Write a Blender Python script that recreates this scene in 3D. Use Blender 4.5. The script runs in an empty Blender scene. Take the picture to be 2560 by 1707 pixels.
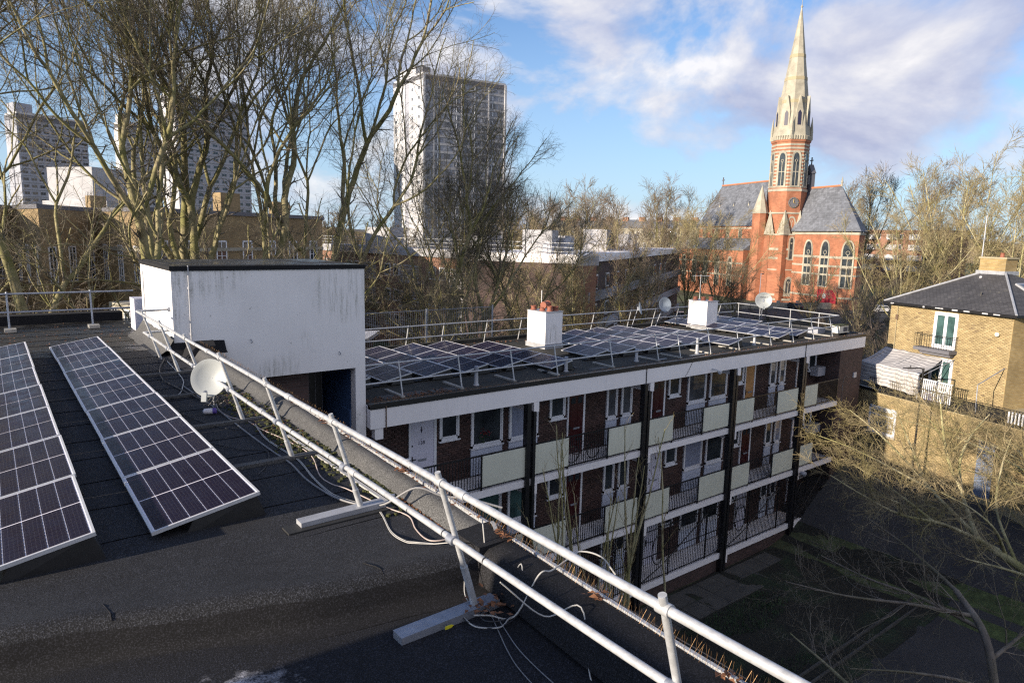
import bpy, math, random
import numpy as np
from mathutils import Vector, Matrix

S = bpy.context.scene
COL = S.collection
R = math.radians
ZUP = 16.0                     # everything is measured from eye level; lifted to ground = 0 at the end

# ------------------------------------------------------------------ camera
YAW, PIT, ROL = R(37.6376), R(8.8011), R(1.2522)
_f = Vector((math.sin(YAW) * math.cos(PIT), math.cos(YAW) * math.cos(PIT), -math.sin(PIT)))
_r = Vector((math.cos(YAW), -math.sin(YAW), 0))
_d = _f.cross(_r)
_c, _s = math.cos(ROL), math.sin(ROL)
rx = _c * _r - _s * _d
dn = _s * _r + _c * _d
cam = bpy.data.cameras.new("camera")
cam.lens = 24.0
cam.sensor_width = 36.0
cam.clip_start = 0.05
cam.clip_end = 3000
cam_o = bpy.data.objects.new("camera", cam)
COL.objects.link(cam_o)
m = Matrix.Identity(4)
for i in range(3):
    m[i][0], m[i][1], m[i][2] = rx[i], -dn[i], -_f[i]
m[2][3] = ZUP
cam_o.matrix_world = m
S.camera = cam_o

# ------------------------------------------------------------------ sun and sky
SUN_DIR = Vector((-1.0, 0.05, 0.262)).normalized()      # towards the sun
sun = bpy.data.lights.new("sun", 'SUN')
sun.energy = 5.0
sun.angle = R(0.5)
sun.color = (1.0, 0.86, 0.68)
sun_o = bpy.data.objects.new("sun", sun)
COL.objects.link(sun_o)
sun_o.rotation_euler = SUN_DIR.to_track_quat('Z', 'Y').to_euler()

world = bpy.data.worlds.new("World")
S.world = world
world.use_nodes = True
nt = world.node_tree
for n in list(nt.nodes):
    nt.nodes.remove(n)


def N(tree, kind, **kw):
    n = tree.nodes.new(kind)
    for k, v in kw.items():
        if k.startswith('i_'):
            n.inputs[k[2:].replace('_', ' ')].default_value = v
        else:
            setattr(n, k, v)
    return n


def mathn(tree, op, a, b=None, c=None, clamp=False):
    n = tree.nodes.new('ShaderNodeMath')
    n.operation = op
    n.use_clamp = clamp
    for i, v in enumerate((a, b, c)):
        if v is None:
            continue
        if isinstance(v, (int, float)):
            n.inputs[i].default_value = v
        else:
            tree.links.new(v, n.inputs[i])
    return n.outputs[0]


def mixc(tree, fac, a, b, blend='MIX'):
    n = tree.nodes.new('ShaderNodeMix')
    n.data_type = 'RGBA'
    n.blend_type = blend
    for idx, v in ((0, fac), (6, a), (7, b)):
        if isinstance(v, (int, float)):
            n.inputs[idx].default_value = v
        elif isinstance(v, tuple):
            n.inputs[idx].default_value = (*v[:3], 1)
        else:
            tree.links.new(v, n.inputs[idx])
    return n.outputs[2]


def ramp(tree, fac, stops):
    n = tree.nodes.new('ShaderNodeValToRGB')
    e = n.color_ramp.elements
    while len(e) > 1:
        e.remove(e[-1])
    for i, (p, c) in enumerate(stops):
        el = e[0] if i == 0 else e.new(p)
        el.position = p
        el.color = (c, c, c, 1) if isinstance(c, (int, float)) else (*c[:3], 1)
    tree.links.new(fac, n.inputs[0])
    return n.outputs[0]


def noise(tree, vec, scale, detail=4, rough=0.55, dist=0.0):
    n = tree.nodes.new('ShaderNodeTexNoise')
    n.inputs['Scale'].default_value = scale
    n.inputs['Detail'].default_value = detail
    n.inputs['Roughness'].default_value = rough
    n.inputs['Distortion'].default_value = dist
    if vec is not None:
        tree.links.new(vec, n.inputs['Vector'])
    return n.outputs['Fac']


sky = N(nt, 'ShaderNodeTexSky', sky_type='NISHITA', sun_disc=False)
sky.sun_elevation = math.asin(SUN_DIR.z)
sky.sun_rotation = math.atan2(SUN_DIR.x, SUN_DIR.y)
sky.air_density = 1.0
sky.dust_density = 0.6
sky.ozone_density = 2.2
tc = N(nt, 'ShaderNodeTexCoord')
sep = N(nt, 'ShaderNodeSeparateXYZ')
nt.links.new(tc.outputs['Generated'], sep.inputs[0])
gen = tc.outputs['Generated']
cmap = N(nt, 'ShaderNodeMapping')
cmap.inputs['Location'].default_value = (2.3, 0.7, 1.1)
cmap.inputs['Scale'].default_value = (3.9, 3.9, 7.0)
nt.links.new(gen, cmap.inputs[0])
f1 = noise(nt, cmap.outputs[0], 1.0, 9, 0.56, 0.25)


def cloud_bank(az, el, size, amount):
    """more cloud around one bearing of the sky"""
    d = (math.sin(R(az)) * math.cos(R(el)), math.cos(R(az)) * math.cos(R(el)), math.sin(R(el)))
    n = N(nt, 'ShaderNodeVectorMath', operation='DISTANCE')
    nt.links.new(gen, n.inputs[0])
    n.inputs[1].default_value = d
    return mathn(nt, 'MULTIPLY', ramp(nt, mathn(nt, 'DIVIDE', n.outputs['Value'], size), [(0.0, 1.0), (0.45, 0.75), (1.0, 0.0)]), amount)


bias = None
for (az, el, size, amt) in ((46, 21, .22, .12), (38, 19, .20, .12), (53, 25, .18, .08), (45, 12.5, .13, .15), (70, 14.5, .20, .18), (61, 11.0, .15, .17), (33, 11, .15, .12), (10, 16, .4, .08),
                            (48, 3.5, .10, .12), (56, 5.0, .2, .05), (115, 25, .6, .14), (180, 30, .95, .30), (235, 28, .6, .14), (300, 22, .5, .08),  # banks behind the camera are added to brighten the shaded fronts
                            (61.5, 21, .17, -.18), (30, 25, .11, -.14), (66, 20, .10, -.10), (40, 7, .10, -.05)):
    k = cloud_bank(az, el, size, amt)
    bias = k if bias is None else mathn(nt, 'ADD', bias, k)
dens = mathn(nt, 'ADD', f1, bias)
cmask = ramp(nt, dens, [(0.0, 0.0), (0.545, 0.0), (0.60, 0.5), (0.67, 0.88), (0.8, 0.97), (1.0, 0.97)])
cmap2 = N(nt, 'ShaderNodeMapping')
cmap2.inputs['Location'].default_value = (2.3 - .16, 0.7 - .02, 1.1 + .20)
cmap2.inputs['Scale'].default_value = (3.9, 3.9, 7.0)
nt.links.new(gen, cmap2.inputs[0])
f3 = noise(nt, cmap2.outputs[0], 1.0, 9, 0.56, 0.25)
shade = mathn(nt, 'SUBTRACT', f1, f3)
shade = mathn(nt, 'ADD', mathn(nt, 'MULTIPLY', shade, 3.6), 0.50, clamp=True)
ccol = ramp(nt, shade, [(0.0, (3.3, 3.5, 4.8)), (0.40, (4.5, 4.65, 5.6)), (0.75, (5.9, 5.85, 6.2)), (1.0, (7.2, 7.0, 7.0))])
skyc = mixc(nt, 1.0, sky.outputs[0], (0.76, 1.02, 1.36), 'MULTIPLY')
hz = ramp(nt, sep.outputs[2], [(0.0, 0.75), (0.12, 0.45), (0.36, 0.0), (1.0, 0.0)])
skyc = mixc(nt, hz, skyc, (4.4, 5.6, 7.0))
skyc = mixc(nt, cmask, skyc, ccol)
bg = N(nt, 'ShaderNodeBackground')
bg.inputs['Strength'].default_value = 0.08
nt.links.new(skyc, bg.inputs[0])
out = N(nt, 'ShaderNodeOutputWorld')
nt.links.new(bg.outputs[0], out.inputs[0])

S.view_settings.view_transform = 'Standard'
S.view_settings.look = 'None'
S.view_settings.exposure = 0.85
S.view_settings.gamma = 1.0
S.view_settings.use_curve_mapping = False
S.render.engine = 'CYCLES'
S.cycles.use_denoising = False
S.cycles.filter_width = 1.25
S.cycles.max_bounces = 6
S.cycles.diffuse_bounces = 3
S.cycles.glossy_bounces = 3
S.cycles.transparent_max_bounces = 6


# ------------------------------------------------------------------ materials
def base_mat(name):
    mt = bpy.data.materials.new(name)
    mt.use_nodes = True
    t = mt.node_tree
    return mt, t, t.nodes['Principled BSDF']


def pos(t):
    return N(t, 'ShaderNodeNewGeometry').outputs['Position']


def bump(t, b, h, strength=0.3, dist=0.02):
    n = N(t, 'ShaderNodeBump')
    n.inputs['Strength'].default_value = strength
    n.inputs['Distance'].default_value = dist
    t.links.new(h, n.inputs['Height'])
    t.links.new(n.outputs[0], b.inputs['Normal'])


def plain(name, col, rough=0.6, metal=0.0, var=0.25, scale=3.0, bmp=0.0, bscale=40.0, spec=0.5, col2=None, coord='pos'):
    mt, t, b = base_mat(name)
    v = pos(t) if coord == 'pos' else N(t, 'ShaderNodeTexCoord').outputs['Object']
    f = noise(t, v, scale, 6, 0.62)
    hi = col2 if col2 else tuple(min(1, c * (1 + var)) for c in col)
    lo = tuple(c * (1 - var) for c in col)
    c = ramp(t, f, [(0.3, lo), (0.7, hi)])
    t.links.new(c, b.inputs['Base Color'])
    b.inputs['Roughness'].default_value = rough
    b.inputs['Metallic'].default_value = metal
    b.inputs['Specular IOR Level'].default_value = spec
    if bmp:
        bump(t, b, noise(t, v, bscale, 3), bmp, 0.02)
    return mt


def wall_uv(t):
    g = N(t, 'ShaderNodeNewGeometry')
    cr = N(t, 'ShaderNodeVectorMath', operation='CROSS_PRODUCT')
    cr.inputs[0].default_value = (0, 0, 1)
    t.links.new(g.outputs['True Normal'], cr.inputs[1])
    nm = N(t, 'ShaderNodeVectorMath', operation='NORMALIZE')
    t.links.new(cr.outputs[0], nm.inputs[0])
    dt = N(t, 'ShaderNodeVectorMath', operation='DOT_PRODUCT')
    t.links.new(nm.outputs[0], dt.inputs[0])
    t.links.new(g.outputs['Position'], dt.inputs[1])
    sp = N(t, 'ShaderNodeSeparateXYZ')
    t.links.new(g.outputs['Position'], sp.inputs[0])
    cb = N(t, 'ShaderNodeCombineXYZ')
    t.links.new(dt.outputs['Value'], cb.inputs[0])
    t.links.new(sp.outputs[2], cb.inputs[1])
    return cb.outputs[0], g.outputs['Position']


def bricktex(name, c1, c2, mortar, bw=0.24, bh=0.08, rough=0.85):
    mt, t, b = base_mat(name)
    uv, p = wall_uv(t)
    n = N(t, 'ShaderNodeTexBrick')
    n.inputs['Scale'].default_value = 1.0
    n.inputs['Brick Width'].default_value = bw
    n.inputs['Row Height'].default_value = bh
    n.inputs['Mortar Size'].default_value = 0.006
    n.inputs['Color1'].default_value = (*c1, 1)
    n.inputs['Color2'].default_value = (*c2, 1)
    n.inputs['Mortar'].default_value = (*mortar, 1)
    t.links.new(uv, n.inputs['Vector'])
    f = ramp(t, noise(t, p, 0.6, 6, 0.65), [(0.3, 0.62), (0.7, 1.12)])
    c = mixc(t, 1.0, n.outputs['Color'], f, 'MULTIPLY')
    t.links.new(c, b.inputs['Base Color'])
    b.inputs['Roughness'].default_value = rough
    bump(t, b, n.outputs['Fac'], -0.4, 0.01)
    return mt


def tinted_brick(name, stops):
    """real bricks: colour picked by the face attribute 'tint'"""
    mt, t, b = base_mat(name)
    a = N(t, 'ShaderNodeAttribute', attribute_name='tint')
    c = ramp(t, a.outputs['Fac'], stops)
    f = ramp(t, noise(t, pos(t), 1.1, 5, 0.65), [(0.3, 0.72), (0.7, 1.1)])
    g = ramp(t, noise(t, pos(t), 60, 3, 0.6), [(0.3, 0.82), (0.7, 1.1)])
    c = mixc(t, 1.0, mixc(t, 1.0, c, f, 'MULTIPLY'), g, 'MULTIPLY')
    t.links.new(c, b.inputs['Base Color'])
    b.inputs['Roughness'].default_value = 0.88
    return mt


def felt_mat(name, c0, c1, frost=False, wet=False, bmp=0.5, spk=4.2):
    mt, t, b = base_mat(name)
    p = pos(t)
    big = noise(t, p, 0.7, 6, 0.65, 0.4)
    mid = noise(t, p, 6, 6, 0.7)
    fine = noise(t, p, 85, 3, 0.75)
    k = mathn(t, 'ADD', mathn(t, 'MULTIPLY', big, 0.5), mathn(t, 'MULTIPLY', mid, 0.5))
    c = ramp(t, k, [(0.32, c0), (0.68, c1)])
    sp = ramp(t, fine, [(0.34, 0.25), (0.52, 0.85), (0.64, spk)])
    c = mixc(t, 1.0, c, sp, 'MULTIPLY')
    if frost:                       # dried salt stain on the felt
        sub = N(t, 'ShaderNodeVectorMath', operation='SUBTRACT')
        t.links.new(p, sub.inputs[0])
        sub.inputs[1].default_value = (1.08, 4.75, ZUP - 3.3)
        sc = N(t, 'ShaderNodeVectorMath', operation='MULTIPLY')
        t.links.new(sub.outputs[0], sc.inputs[0])
        sc.inputs[1].default_value = (1.9, 3.6, 0.5)
        ln = N(t, 'ShaderNodeVectorMath', operation='LENGTH')
        t.links.new(sc.outputs[0], ln.inputs[0])
        d = mathn(t, 'ADD', ln.outputs['Value'], mathn(t, 'MULTIPLY', mathn(t, 'SUBTRACT', noise(t, p, 4.5, 6, 0.7), 0.5), 3.0))
        k2 = mathn(t, 'MULTIPLY', ramp(t, d, [(0.35, 0.8), (1.15, 0.0)]), ramp(t, noise(t, p, 60, 3, 0.7), [(0.35, 0.1), (0.6, 1.0)]))
        c = mixc(t, k2, c, (0.55, 0.55, 0.6))
    t.links.new(c, b.inputs['Base Color'])
    if wet:
        r = ramp(t, noise(t, p, 0.9, 3), [(0.42, 0.12), (0.6, 0.8)])
        t.links.new(r, b.inputs['Roughness'])
    else:
        b.inputs['Roughness'].default_value = 0.9
    b.inputs['Specular IOR Level'].default_value = 0.35
    bump(t, b, mathn(t, 'ADD', fine, mathn(t, 'MULTIPLY', mid, 0.25)), bmp, 0.012)
    return mt


def render_mat(name, col, stain=0.5):
    """painted render / concrete with algae streaks running down"""
    mt, t, b = base_mat(name)
    p = pos(t)
    mp = N(t, 'ShaderNodeMapping')
    mp.inputs['Scale'].default_value = (7.0, 7.0, 0.55)
    t.links.new(p, mp.inputs[0])
    st = noise(t, mp.outputs[0], 1.6, 8, 0.75)
    bl = noise(t, p, 0.42, 5, 0.6)
    sp = noise(t, p, 22, 4, 0.7)
    k = mathn(t, 'MULTIPLY', ramp(t, st, [(0.46, 0.0), (0.64, 1.0)]), ramp(t, bl, [(0.46, 0.06), (0.57, 1.0)]))
    k = mathn(t, 'MULTIPLY', k, ramp(t, sp, [(0.35, 0.25), (0.62, 1.0)]))
    k = mathn(t, 'MULTIPLY', k, stain)
    spots = mathn(t, 'MULTIPLY', ramp(t, noise(t, p, 9, 2, 0.5), [(0.735, 0.0), (0.76, 0.7)]), stain)
    c = ramp(t, noise(t, p, 0.8, 5), [(0.3, tuple(x * 0.9 for x in col)), (0.7, col)])
    c = mixc(t, k, c, (0.13, 0.14, 0.085))
    c = mixc(t, spots, c, (0.2, 0.2, 0.17))
    t.links.new(c, b.inputs['Base Color'])
    b.inputs['Roughness'].default_value = 0.8
    bump(t, b, noise(t, p, 60, 4), 0.12, 0.01)
    return mt


def cell_mat(name):
    mt, t, b = base_mat(name)
    v = N(t, 'ShaderNodeTexCoord').outputs['Object']
    oi = N(t, 'ShaderNodeObjectInfo')
    c = ramp(t, noise(t, v, 2.3, 3), [(0.3, (0.008, 0.006, 0.016)), (0.7, (0.017, 0.012, 0.031))])
    w = N(t, 'ShaderNodeTexWave', wave_type='BANDS', bands_direction='X')
    w.inputs['Scale'].default_value = 9.0
    t.links.new(v, w.inputs['Vector'])
    c = mixc(t, mathn(t, 'MULTIPLY', ramp(t, w.outputs['Fac'], [(0.9, 0.0), (1.0, 1.0)]), 0.10), c, (0.16, 0.16, 0.2))
    t.links.new(c, b.inputs['Base Color'])
    b.inputs['Specular IOR Level'].default_value = 0.22
    r = ramp(t, noise(t, pos(t), 3.5, 5), [(0.3, 0.14), (0.7, 0.34)])
    t.links.new(r, b.inputs['Roughness'])
    return mt


def glass_mat(name, col=(0.02, 0.025, 0.03), stripe=None):
    mt, t, b = base_mat(name)
    p = pos(t)
    c = ramp(t, noise(t, p, 1.3, 3), [(0.35, col), (0.65, tuple(x * 2.2 + 0.004 for x in col))])
    if stripe:
        uv, _ = wall_uv(t)
        w = N(t, 'ShaderNodeTexWave', wave_type='BANDS', bands_direction='X')
        w.inputs['Scale'].default_value = 5.5
        w.inputs['Distortion'].default_value = 2.0
        w.inputs['Detail Scale'].default_value = 0.6
        t.links.new(uv, w.inputs['Vector'])
        c = mixc(t, w.outputs['Fac'], tuple(x * 0.55 for x in stripe), stripe)
    t.links.new(c, b.inputs['Base Color'])
    b.inputs['Roughness'].default_value = 0.05
    b.inputs['Specular IOR Level'].default_value = 0.5
    return mt


def bark_mat(name, c0, c1, moss=(0.10, 0.11, 0.02)):
    mt, t, b = base_mat(name)
    v = N(t, 'ShaderNodeTexCoord').outputs['Object']
    c = ramp(t, noise(t, v, 2.2, 7, 0.65), [(0.32, c0), (0.5, c1), (0.66, tuple(min(1, x * 1.5) for x in c1))])
    k = ramp(t, noise(t, v, 0.6, 4, 0.6), [(0.42, 0.0), (0.62, 0.8)])
    c = mixc(t, k, c, moss)
    t.links.new(c, b.inputs['Base Color'])
    b.inputs['Roughness'].default_value = 0.9
    return mt


def ground_mat(name, stops, scale=0.5, bmp=0.4, fine=14.0):
    mt, t, b = base_mat(name)
    p = pos(t)
    a = noise(t, p, scale, 8, 0.65, 0.3)
    c = ramp(t, a, stops)
    sp = ramp(t, noise(t, p, fine, 4, 0.7), [(0.3, 0.5), (0.55, 1.0), (0.75, 1.7)])
    c = mixc(t, 1.0, c, sp, 'MULTIPLY')
    t.links.new(c, b.inputs['Base Color'])
    b.inputs['Roughness'].default_value = 0.95
    bump(t, b, noise(t, p, fine, 4, 0.7), bmp, 0.05)
    return mt


def slate_mat(name, col, w=0.35, h=0.22, lichen=0.6):
    mt, t, b = base_mat(name)
    uv, p = wall_uv(t)
    n = N(t, 'ShaderNodeTexBrick')
    n.inputs['Scale'].default_value = 1.0
    n.inputs['Brick Width'].default_value = w
    n.inputs['Row Height'].default_value = h
    n.inputs['Mortar Size'].default_value = 0.012
    n.inputs['Color1'].default_value = (*[x * 0.8 for x in col], 1)
    n.inputs['Color2'].default_value = (*[x * 1.25 for x in col], 1)
    n.inputs['Mortar'].default_value = (*[x * 0.4 for x in col], 1)
    t.links.new(uv, n.inputs['Vector'])
    f = ramp(t, noise(t, p, 0.5, 6, 0.65), [(0.3, 0.7), (0.7, 1.25)])
    c = mixc(t, 1.0, n.outputs['Color'], f, 'MULTIPLY')
    li = mathn(t, 'MULTIPLY', ramp(t, noise(t, p, 3.5, 6, 0.7), [(0.60, 0.0), (0.72, lichen)]), 1.0)
    c = mixc(t, li, c, (0.22, 0.21, 0.16))
    t.links.new(c, b.inputs['Base Color'])
    b.inputs['Roughness'].default_value = 0.75
    bump(t, b, n.outputs['Fac'], -0.3, 0.01)
    return mt


def stripe_cloth(name):
    mt, t, b = base_mat(name)
    at = N(t, 'ShaderNodeAttribute', attribute_name='run')
    k = mathn(t, 'FRACT', mathn(t, 'MULTIPLY', at.outputs['Fac'], 14.0))
    s = ramp(t, k, [(0.0, 1.0), (0.13, 1.0), (0.17, 0.0), (1.0, 0.0)])
    c = mixc(t, s, (0.46, 0.45, 0.46), (0.10, 0.10, 0.125))
    f = ramp(t, noise(t, pos(t), 2.5, 5), [(0.3, 0.8), (0.7, 1.05)])
    c = mixc(t, 1.0, c, f, 'MULTIPLY')
    t.links.new(c, b.inputs['Base Color'])
    b.inputs['Roughness'].default_value = 0.8
    return mt


MT = dict(
    felt=felt_mat('roof felt', (0.0105, 0.0110, 0.0140), (0.026, 0.027, 0.0315)),
    felt_near=felt_mat('roof felt near', (0.0055, 0.006, 0.0085), (0.0135, 0.0140, 0.0185), frost=True),  # darker copy of the roof felt, shade deepened in its colour
    felt_pale=felt_mat('mineral felt', (0.07, 0.07, 0.073), (0.12, 0.12, 0.12), bmp=0.25, spk=1.7),
    felt_dark=felt_mat('flashing felt', (0.005, 0.005, 0.007), (0.011, 0.011, 0.013), bmp=0.1),  # real dark felt; also holds painted shade of upstand and near parapet
    felt_wet=felt_mat('wet felt', (0.018, 0.018, 0.018), (0.04, 0.038, 0.034), wet=True),
    felt_block=felt_mat('block roof felt', (0.02, 0.02, 0.019), (0.06, 0.058, 0.05), spk=2.0),
    white=render_mat('white render', (0.87, 0.85, 0.86), 0.72),
    fascia=render_mat('white fascia', (0.87, 0.85, 0.87), 0.12),
    cream=render_mat('cream board', (0.66, 0.68, 0.58), 0.32),
    galv=plain('galvanised steel', (0.44, 0.45, 0.47), 0.42, 0.25, 0.22, 14, 0.08, 60),
    galv_dark=plain('dull steel', (0.30, 0.32, 0.37), 0.5, 0.5, 0.2, 6),
    steel_blk=plain('black painted steel', (0.012, 0.012, 0.014), 0.4, 0.0, 0.3, 5),
    blk_plastic=plain('black plastic', (0.012, 0.012, 0.013), 0.45, 0, 0.3, 12),
    rubber=plain('black rubber', (0.02, 0.02, 0.02), 0.7),
    frame=plain('anodised frame', (0.72, 0.73, 0.76), 0.35, 0.5, 0.06, 5, coord='obj'),
    sheet=plain('white backsheet', (0.74, 0.72, 0.80), 0.3, 0, 0.06, 5, coord='obj'),
    cell=cell_mat('solar cell'),
    upvc=plain('white window frame', (0.74, 0.76, 0.82), 0.35, 0, 0.06, 3),
    upvc_blue=plain('pale blue apron board', (0.60, 0.66, 0.80), 0.45, 0, 0.08, 3),
    glass=glass_mat('window glass'),
    glass_teal=glass_mat('tinted glass', (0.03, 0.06, 0.06)),
    tower_glass=glass_mat('tower glass', (0.12, 0.13, 0.155)),
    curtain=glass_mat('curtained glass', stripe=(0.34, 0.38, 0.52)),
    grey_blind=glass_mat('blind behind glass', (0.055, 0.06, 0.07)),
    door_white=plain('white door', (0.62, 0.62, 0.74), 0.4, 0, 0.05, 2),
    door_red=plain('oxblood door', (0.045, 0.008, 0.009), 0.35, 0, 0.2, 3),
    door_tan=plain('bare plywood door', (0.42, 0.22, 0.08), 0.6, 0, 0.15, 3),
    door_blue=plain('grey blue door', (0.20, 0.25, 0.36), 0.5, 0, 0.12, 3),
    blue=plain('blue painted wall', (0.055, 0.11, 0.24), 0.6, 0, 0.2, 2),
    mortar=plain('mortar', (0.10, 0.085, 0.08), 0.9, 0, 0.2, 20),
    mortar_y=plain('pale mortar', (0.34, 0.29, 0.19), 0.9, 0, 0.2, 20),
    brick_d=tinted_brick('dark brick', [(0.0, (0.04, 0.026, 0.026)), (0.4, (0.07, 0.042, 0.038)), (0.8, (0.105, 0.060, 0.052)), (1.0, (0.055, 0.042, 0.044))]),
    brick_y=tinted_brick('yellow stock brick', [(0.0, (0.17, 0.12, 0.075)), (0.14, (0.30, 0.22, 0.115)), (0.6, (0.40, 0.305, 0.155)), (1.0, (0.47, 0.37, 0.205))]),
    brick_tex_d=bricktex('dark brickwork', (0.05, 0.031, 0.030), (0.095, 0.055, 0.050), (0.075, 0.068, 0.068)),
    brick_tex_y=bricktex('stock brickwork', (0.38, 0.26, 0.10), (0.48, 0.35, 0.16), (0.32, 0.27, 0.18)),
    brick_school=bricktex('school brickwork', (0.24, 0.165, 0.08), (0.32, 0.225, 0.115), (0.26, 0.21, 0.13)),
    brick_red=bricktex('red church brickwork', (0.31, 0.118, 0.062), (0.38, 0.152, 0.083), (0.40, 0.20, 0.13), 0.5, 0.16),
    brick_mid=bricktex('brown brickwork', (0.24, 0.11, 0.07), (0.32, 0.16, 0.10), (0.25, 0.2, 0.16)),
    stone=plain('pale stone', (0.31, 0.285, 0.23), 0.8, 0, 0.2, 0.6, col2=(0.42, 0.39, 0.315)),
    slate=slate_mat('slate', (0.13, 0.14, 0.165), 0.6, 0.4, 0.12),
    slate_h=slate_mat('weathered slate', (0.075, 0.073, 0.078), 0.22, 0.055, 0.5),
    terracotta=plain('terracotta', (0.25, 0.085, 0.052), 0.7, 0, 0.2, 8),
    ridge=plain('red ridge tile', (0.42, 0.15, 0.07), 0.7, 0, 0.15, 3),
    lead=plain('lead flashing', (0.36, 0.37, 0.40), 0.5, 0.2, 0.2, 4),
    conc=plain('tower concrete', (0.36, 0.36, 0.385), 0.8, 0, 0.10, 0.2),
    conc_w=plain('white tower panel', (0.47, 0.47, 0.495), 0.7, 0, 0.08, 0.2),
    far_white=plain('weathered white render', (0.36, 0.36, 0.385), 0.8, 0, 0.15, 0.3),
    conc_d=plain('dark tower trim', (0.12, 0.12, 0.14), 0.7, 0, 0.1, 0.2),
    conc_g=plain('grey tower cladding', (0.30, 0.31, 0.36), 0.7, 0, 0.12, 0.2),
    pave=plain('paving concrete', (0.065, 0.063, 0.058), 0.9, 0, 0.3, 1.3, 0.2, 30),
    kerb=plain('kerb concrete', (0.30, 0.29, 0.27), 0.9, 0, 0.3, 2, 0.2, 30),
    asphalt=ground_mat('asphalt', [(0.3, (0.032, 0.032, 0.036)), (0.7, (0.055, 0.054, 0.056))], 0.4, 0.2, 40),
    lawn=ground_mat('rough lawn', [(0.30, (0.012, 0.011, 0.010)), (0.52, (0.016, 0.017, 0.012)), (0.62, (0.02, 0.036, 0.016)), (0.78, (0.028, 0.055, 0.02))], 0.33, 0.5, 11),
    park=ground_mat('park ground', [(0.3, (0.05, 0.045, 0.03)), (0.5, (0.06, 0.08, 0.03)), (0.7, (0.08, 0.12, 0.03))], 0.05, 0.4, 3),
    grass=plain('grass blades', (0.03, 0.065, 0.022), 0.8, 0, 0.5, 2.0),
    moss=plain('moss', (0.05, 0.055, 0.015), 0.95, 0, 0.6, 14),
    leaf=plain('dry leaf', (0.17, 0.075, 0.036), 0.8, 0, 0.5, 25),
    wire=plain('brass wire', (0.22, 0.13, 0.06), 0.5, 0.5, 0.25, 9),
    cable_g=plain('grey cable', (0.20, 0.20, 0.21), 0.55, 0, 0.15, 5),
    cable_w=plain('white cable', (0.42, 0.41, 0.39), 0.5, 0, 0.12, 5),
    cable_p=plain('pinkish cable', (0.44, 0.36, 0.33), 0.5, 0, 0.12, 5),
    cable_k=plain('black cable', (0.02, 0.02, 0.025), 0.5, 0, 0.2, 5),
    dish=plain('dish enamel', (0.36, 0.38, 0.385), 0.4, 0, 0.07, 3, coord='obj'),
    dish_blue=plain('blue grey dish', (0.20, 0.24, 0.30), 0.45, 0, 0.1, 3, coord='obj'),
    yellow=plain('yellow tag', (0.7, 0.6, 0.03), 0.5),
    purple=plain('violet cap', (0.10, 0.06, 0.30), 0.4),
    bottle=plain('cloudy bottle', (0.62, 0.60, 0.64), 0.3),
    green=plain('green notice', (0.02, 0.28, 0.20), 0.4, 0, 0.06, 2),
    gold=plain('gilding', (0.50, 0.36, 0.10), 0.4, 0.5),
    ink=plain('dark ink', (0.02, 0.02, 0.05), 0.5),
    cloth=stripe_cloth('striped awning cloth'),
    lamp_lit=plain('opal globe', (0.8, 0.76, 0.6), 0.35),
    bark=bark_mat('plane bark', (0.13, 0.11, 0.06), (0.27, 0.235, 0.135), (0.16, 0.16, 0.045)),
    twig=bark_mat('plane twigs', (0.105, 0.086, 0.070), (0.175, 0.147, 0.120), (0.125, 0.115, 0.065)),
    bark_y=bark_mat('willow bark', (0.20, 0.18, 0.10), (0.38, 0.34, 0.21), (0.24, 0.23, 0.08)),
    twig_y=bark_mat('golden twigs', (0.15, 0.115, 0.06), (0.29, 0.235, 0.14), (0.22, 0.19, 0.07)),
    twig_r=bark_mat('brown twigs', (0.11, 0.08, 0.058), (0.20, 0.155, 0.115), (0.15, 0.125, 0.06)),
    shrub=bark_mat('brown brush', (0.07, 0.052, 0.042), (0.14, 0.11, 0.09), (0.09, 0.085, 0.035)),
    car_s=plain('silver car paint', (0.42, 0.44, 0.48), 0.25, 0.6, 0.04),
    car_d=plain('dark car paint', (0.03, 0.035, 0.05), 0.25, 0.3, 0.04),
    car_w=plain('pale car paint', (0.6, 0.6, 0.62), 0.3, 0.1, 0.04),
    banner=plain('red banner', (0.32, 0.015, 0.03), 0.7),
    ac=plain('condenser casing', (0.66, 0.65, 0.60), 0.5, 0, 0.08, 3),
    timber=plain('fence timber', (0.14, 0.09, 0.06), 0.8, 0, 0.3, 3),
)


# ------------------------------------------------------------------ builders
def V(*a):
    return Vector(a)


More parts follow.
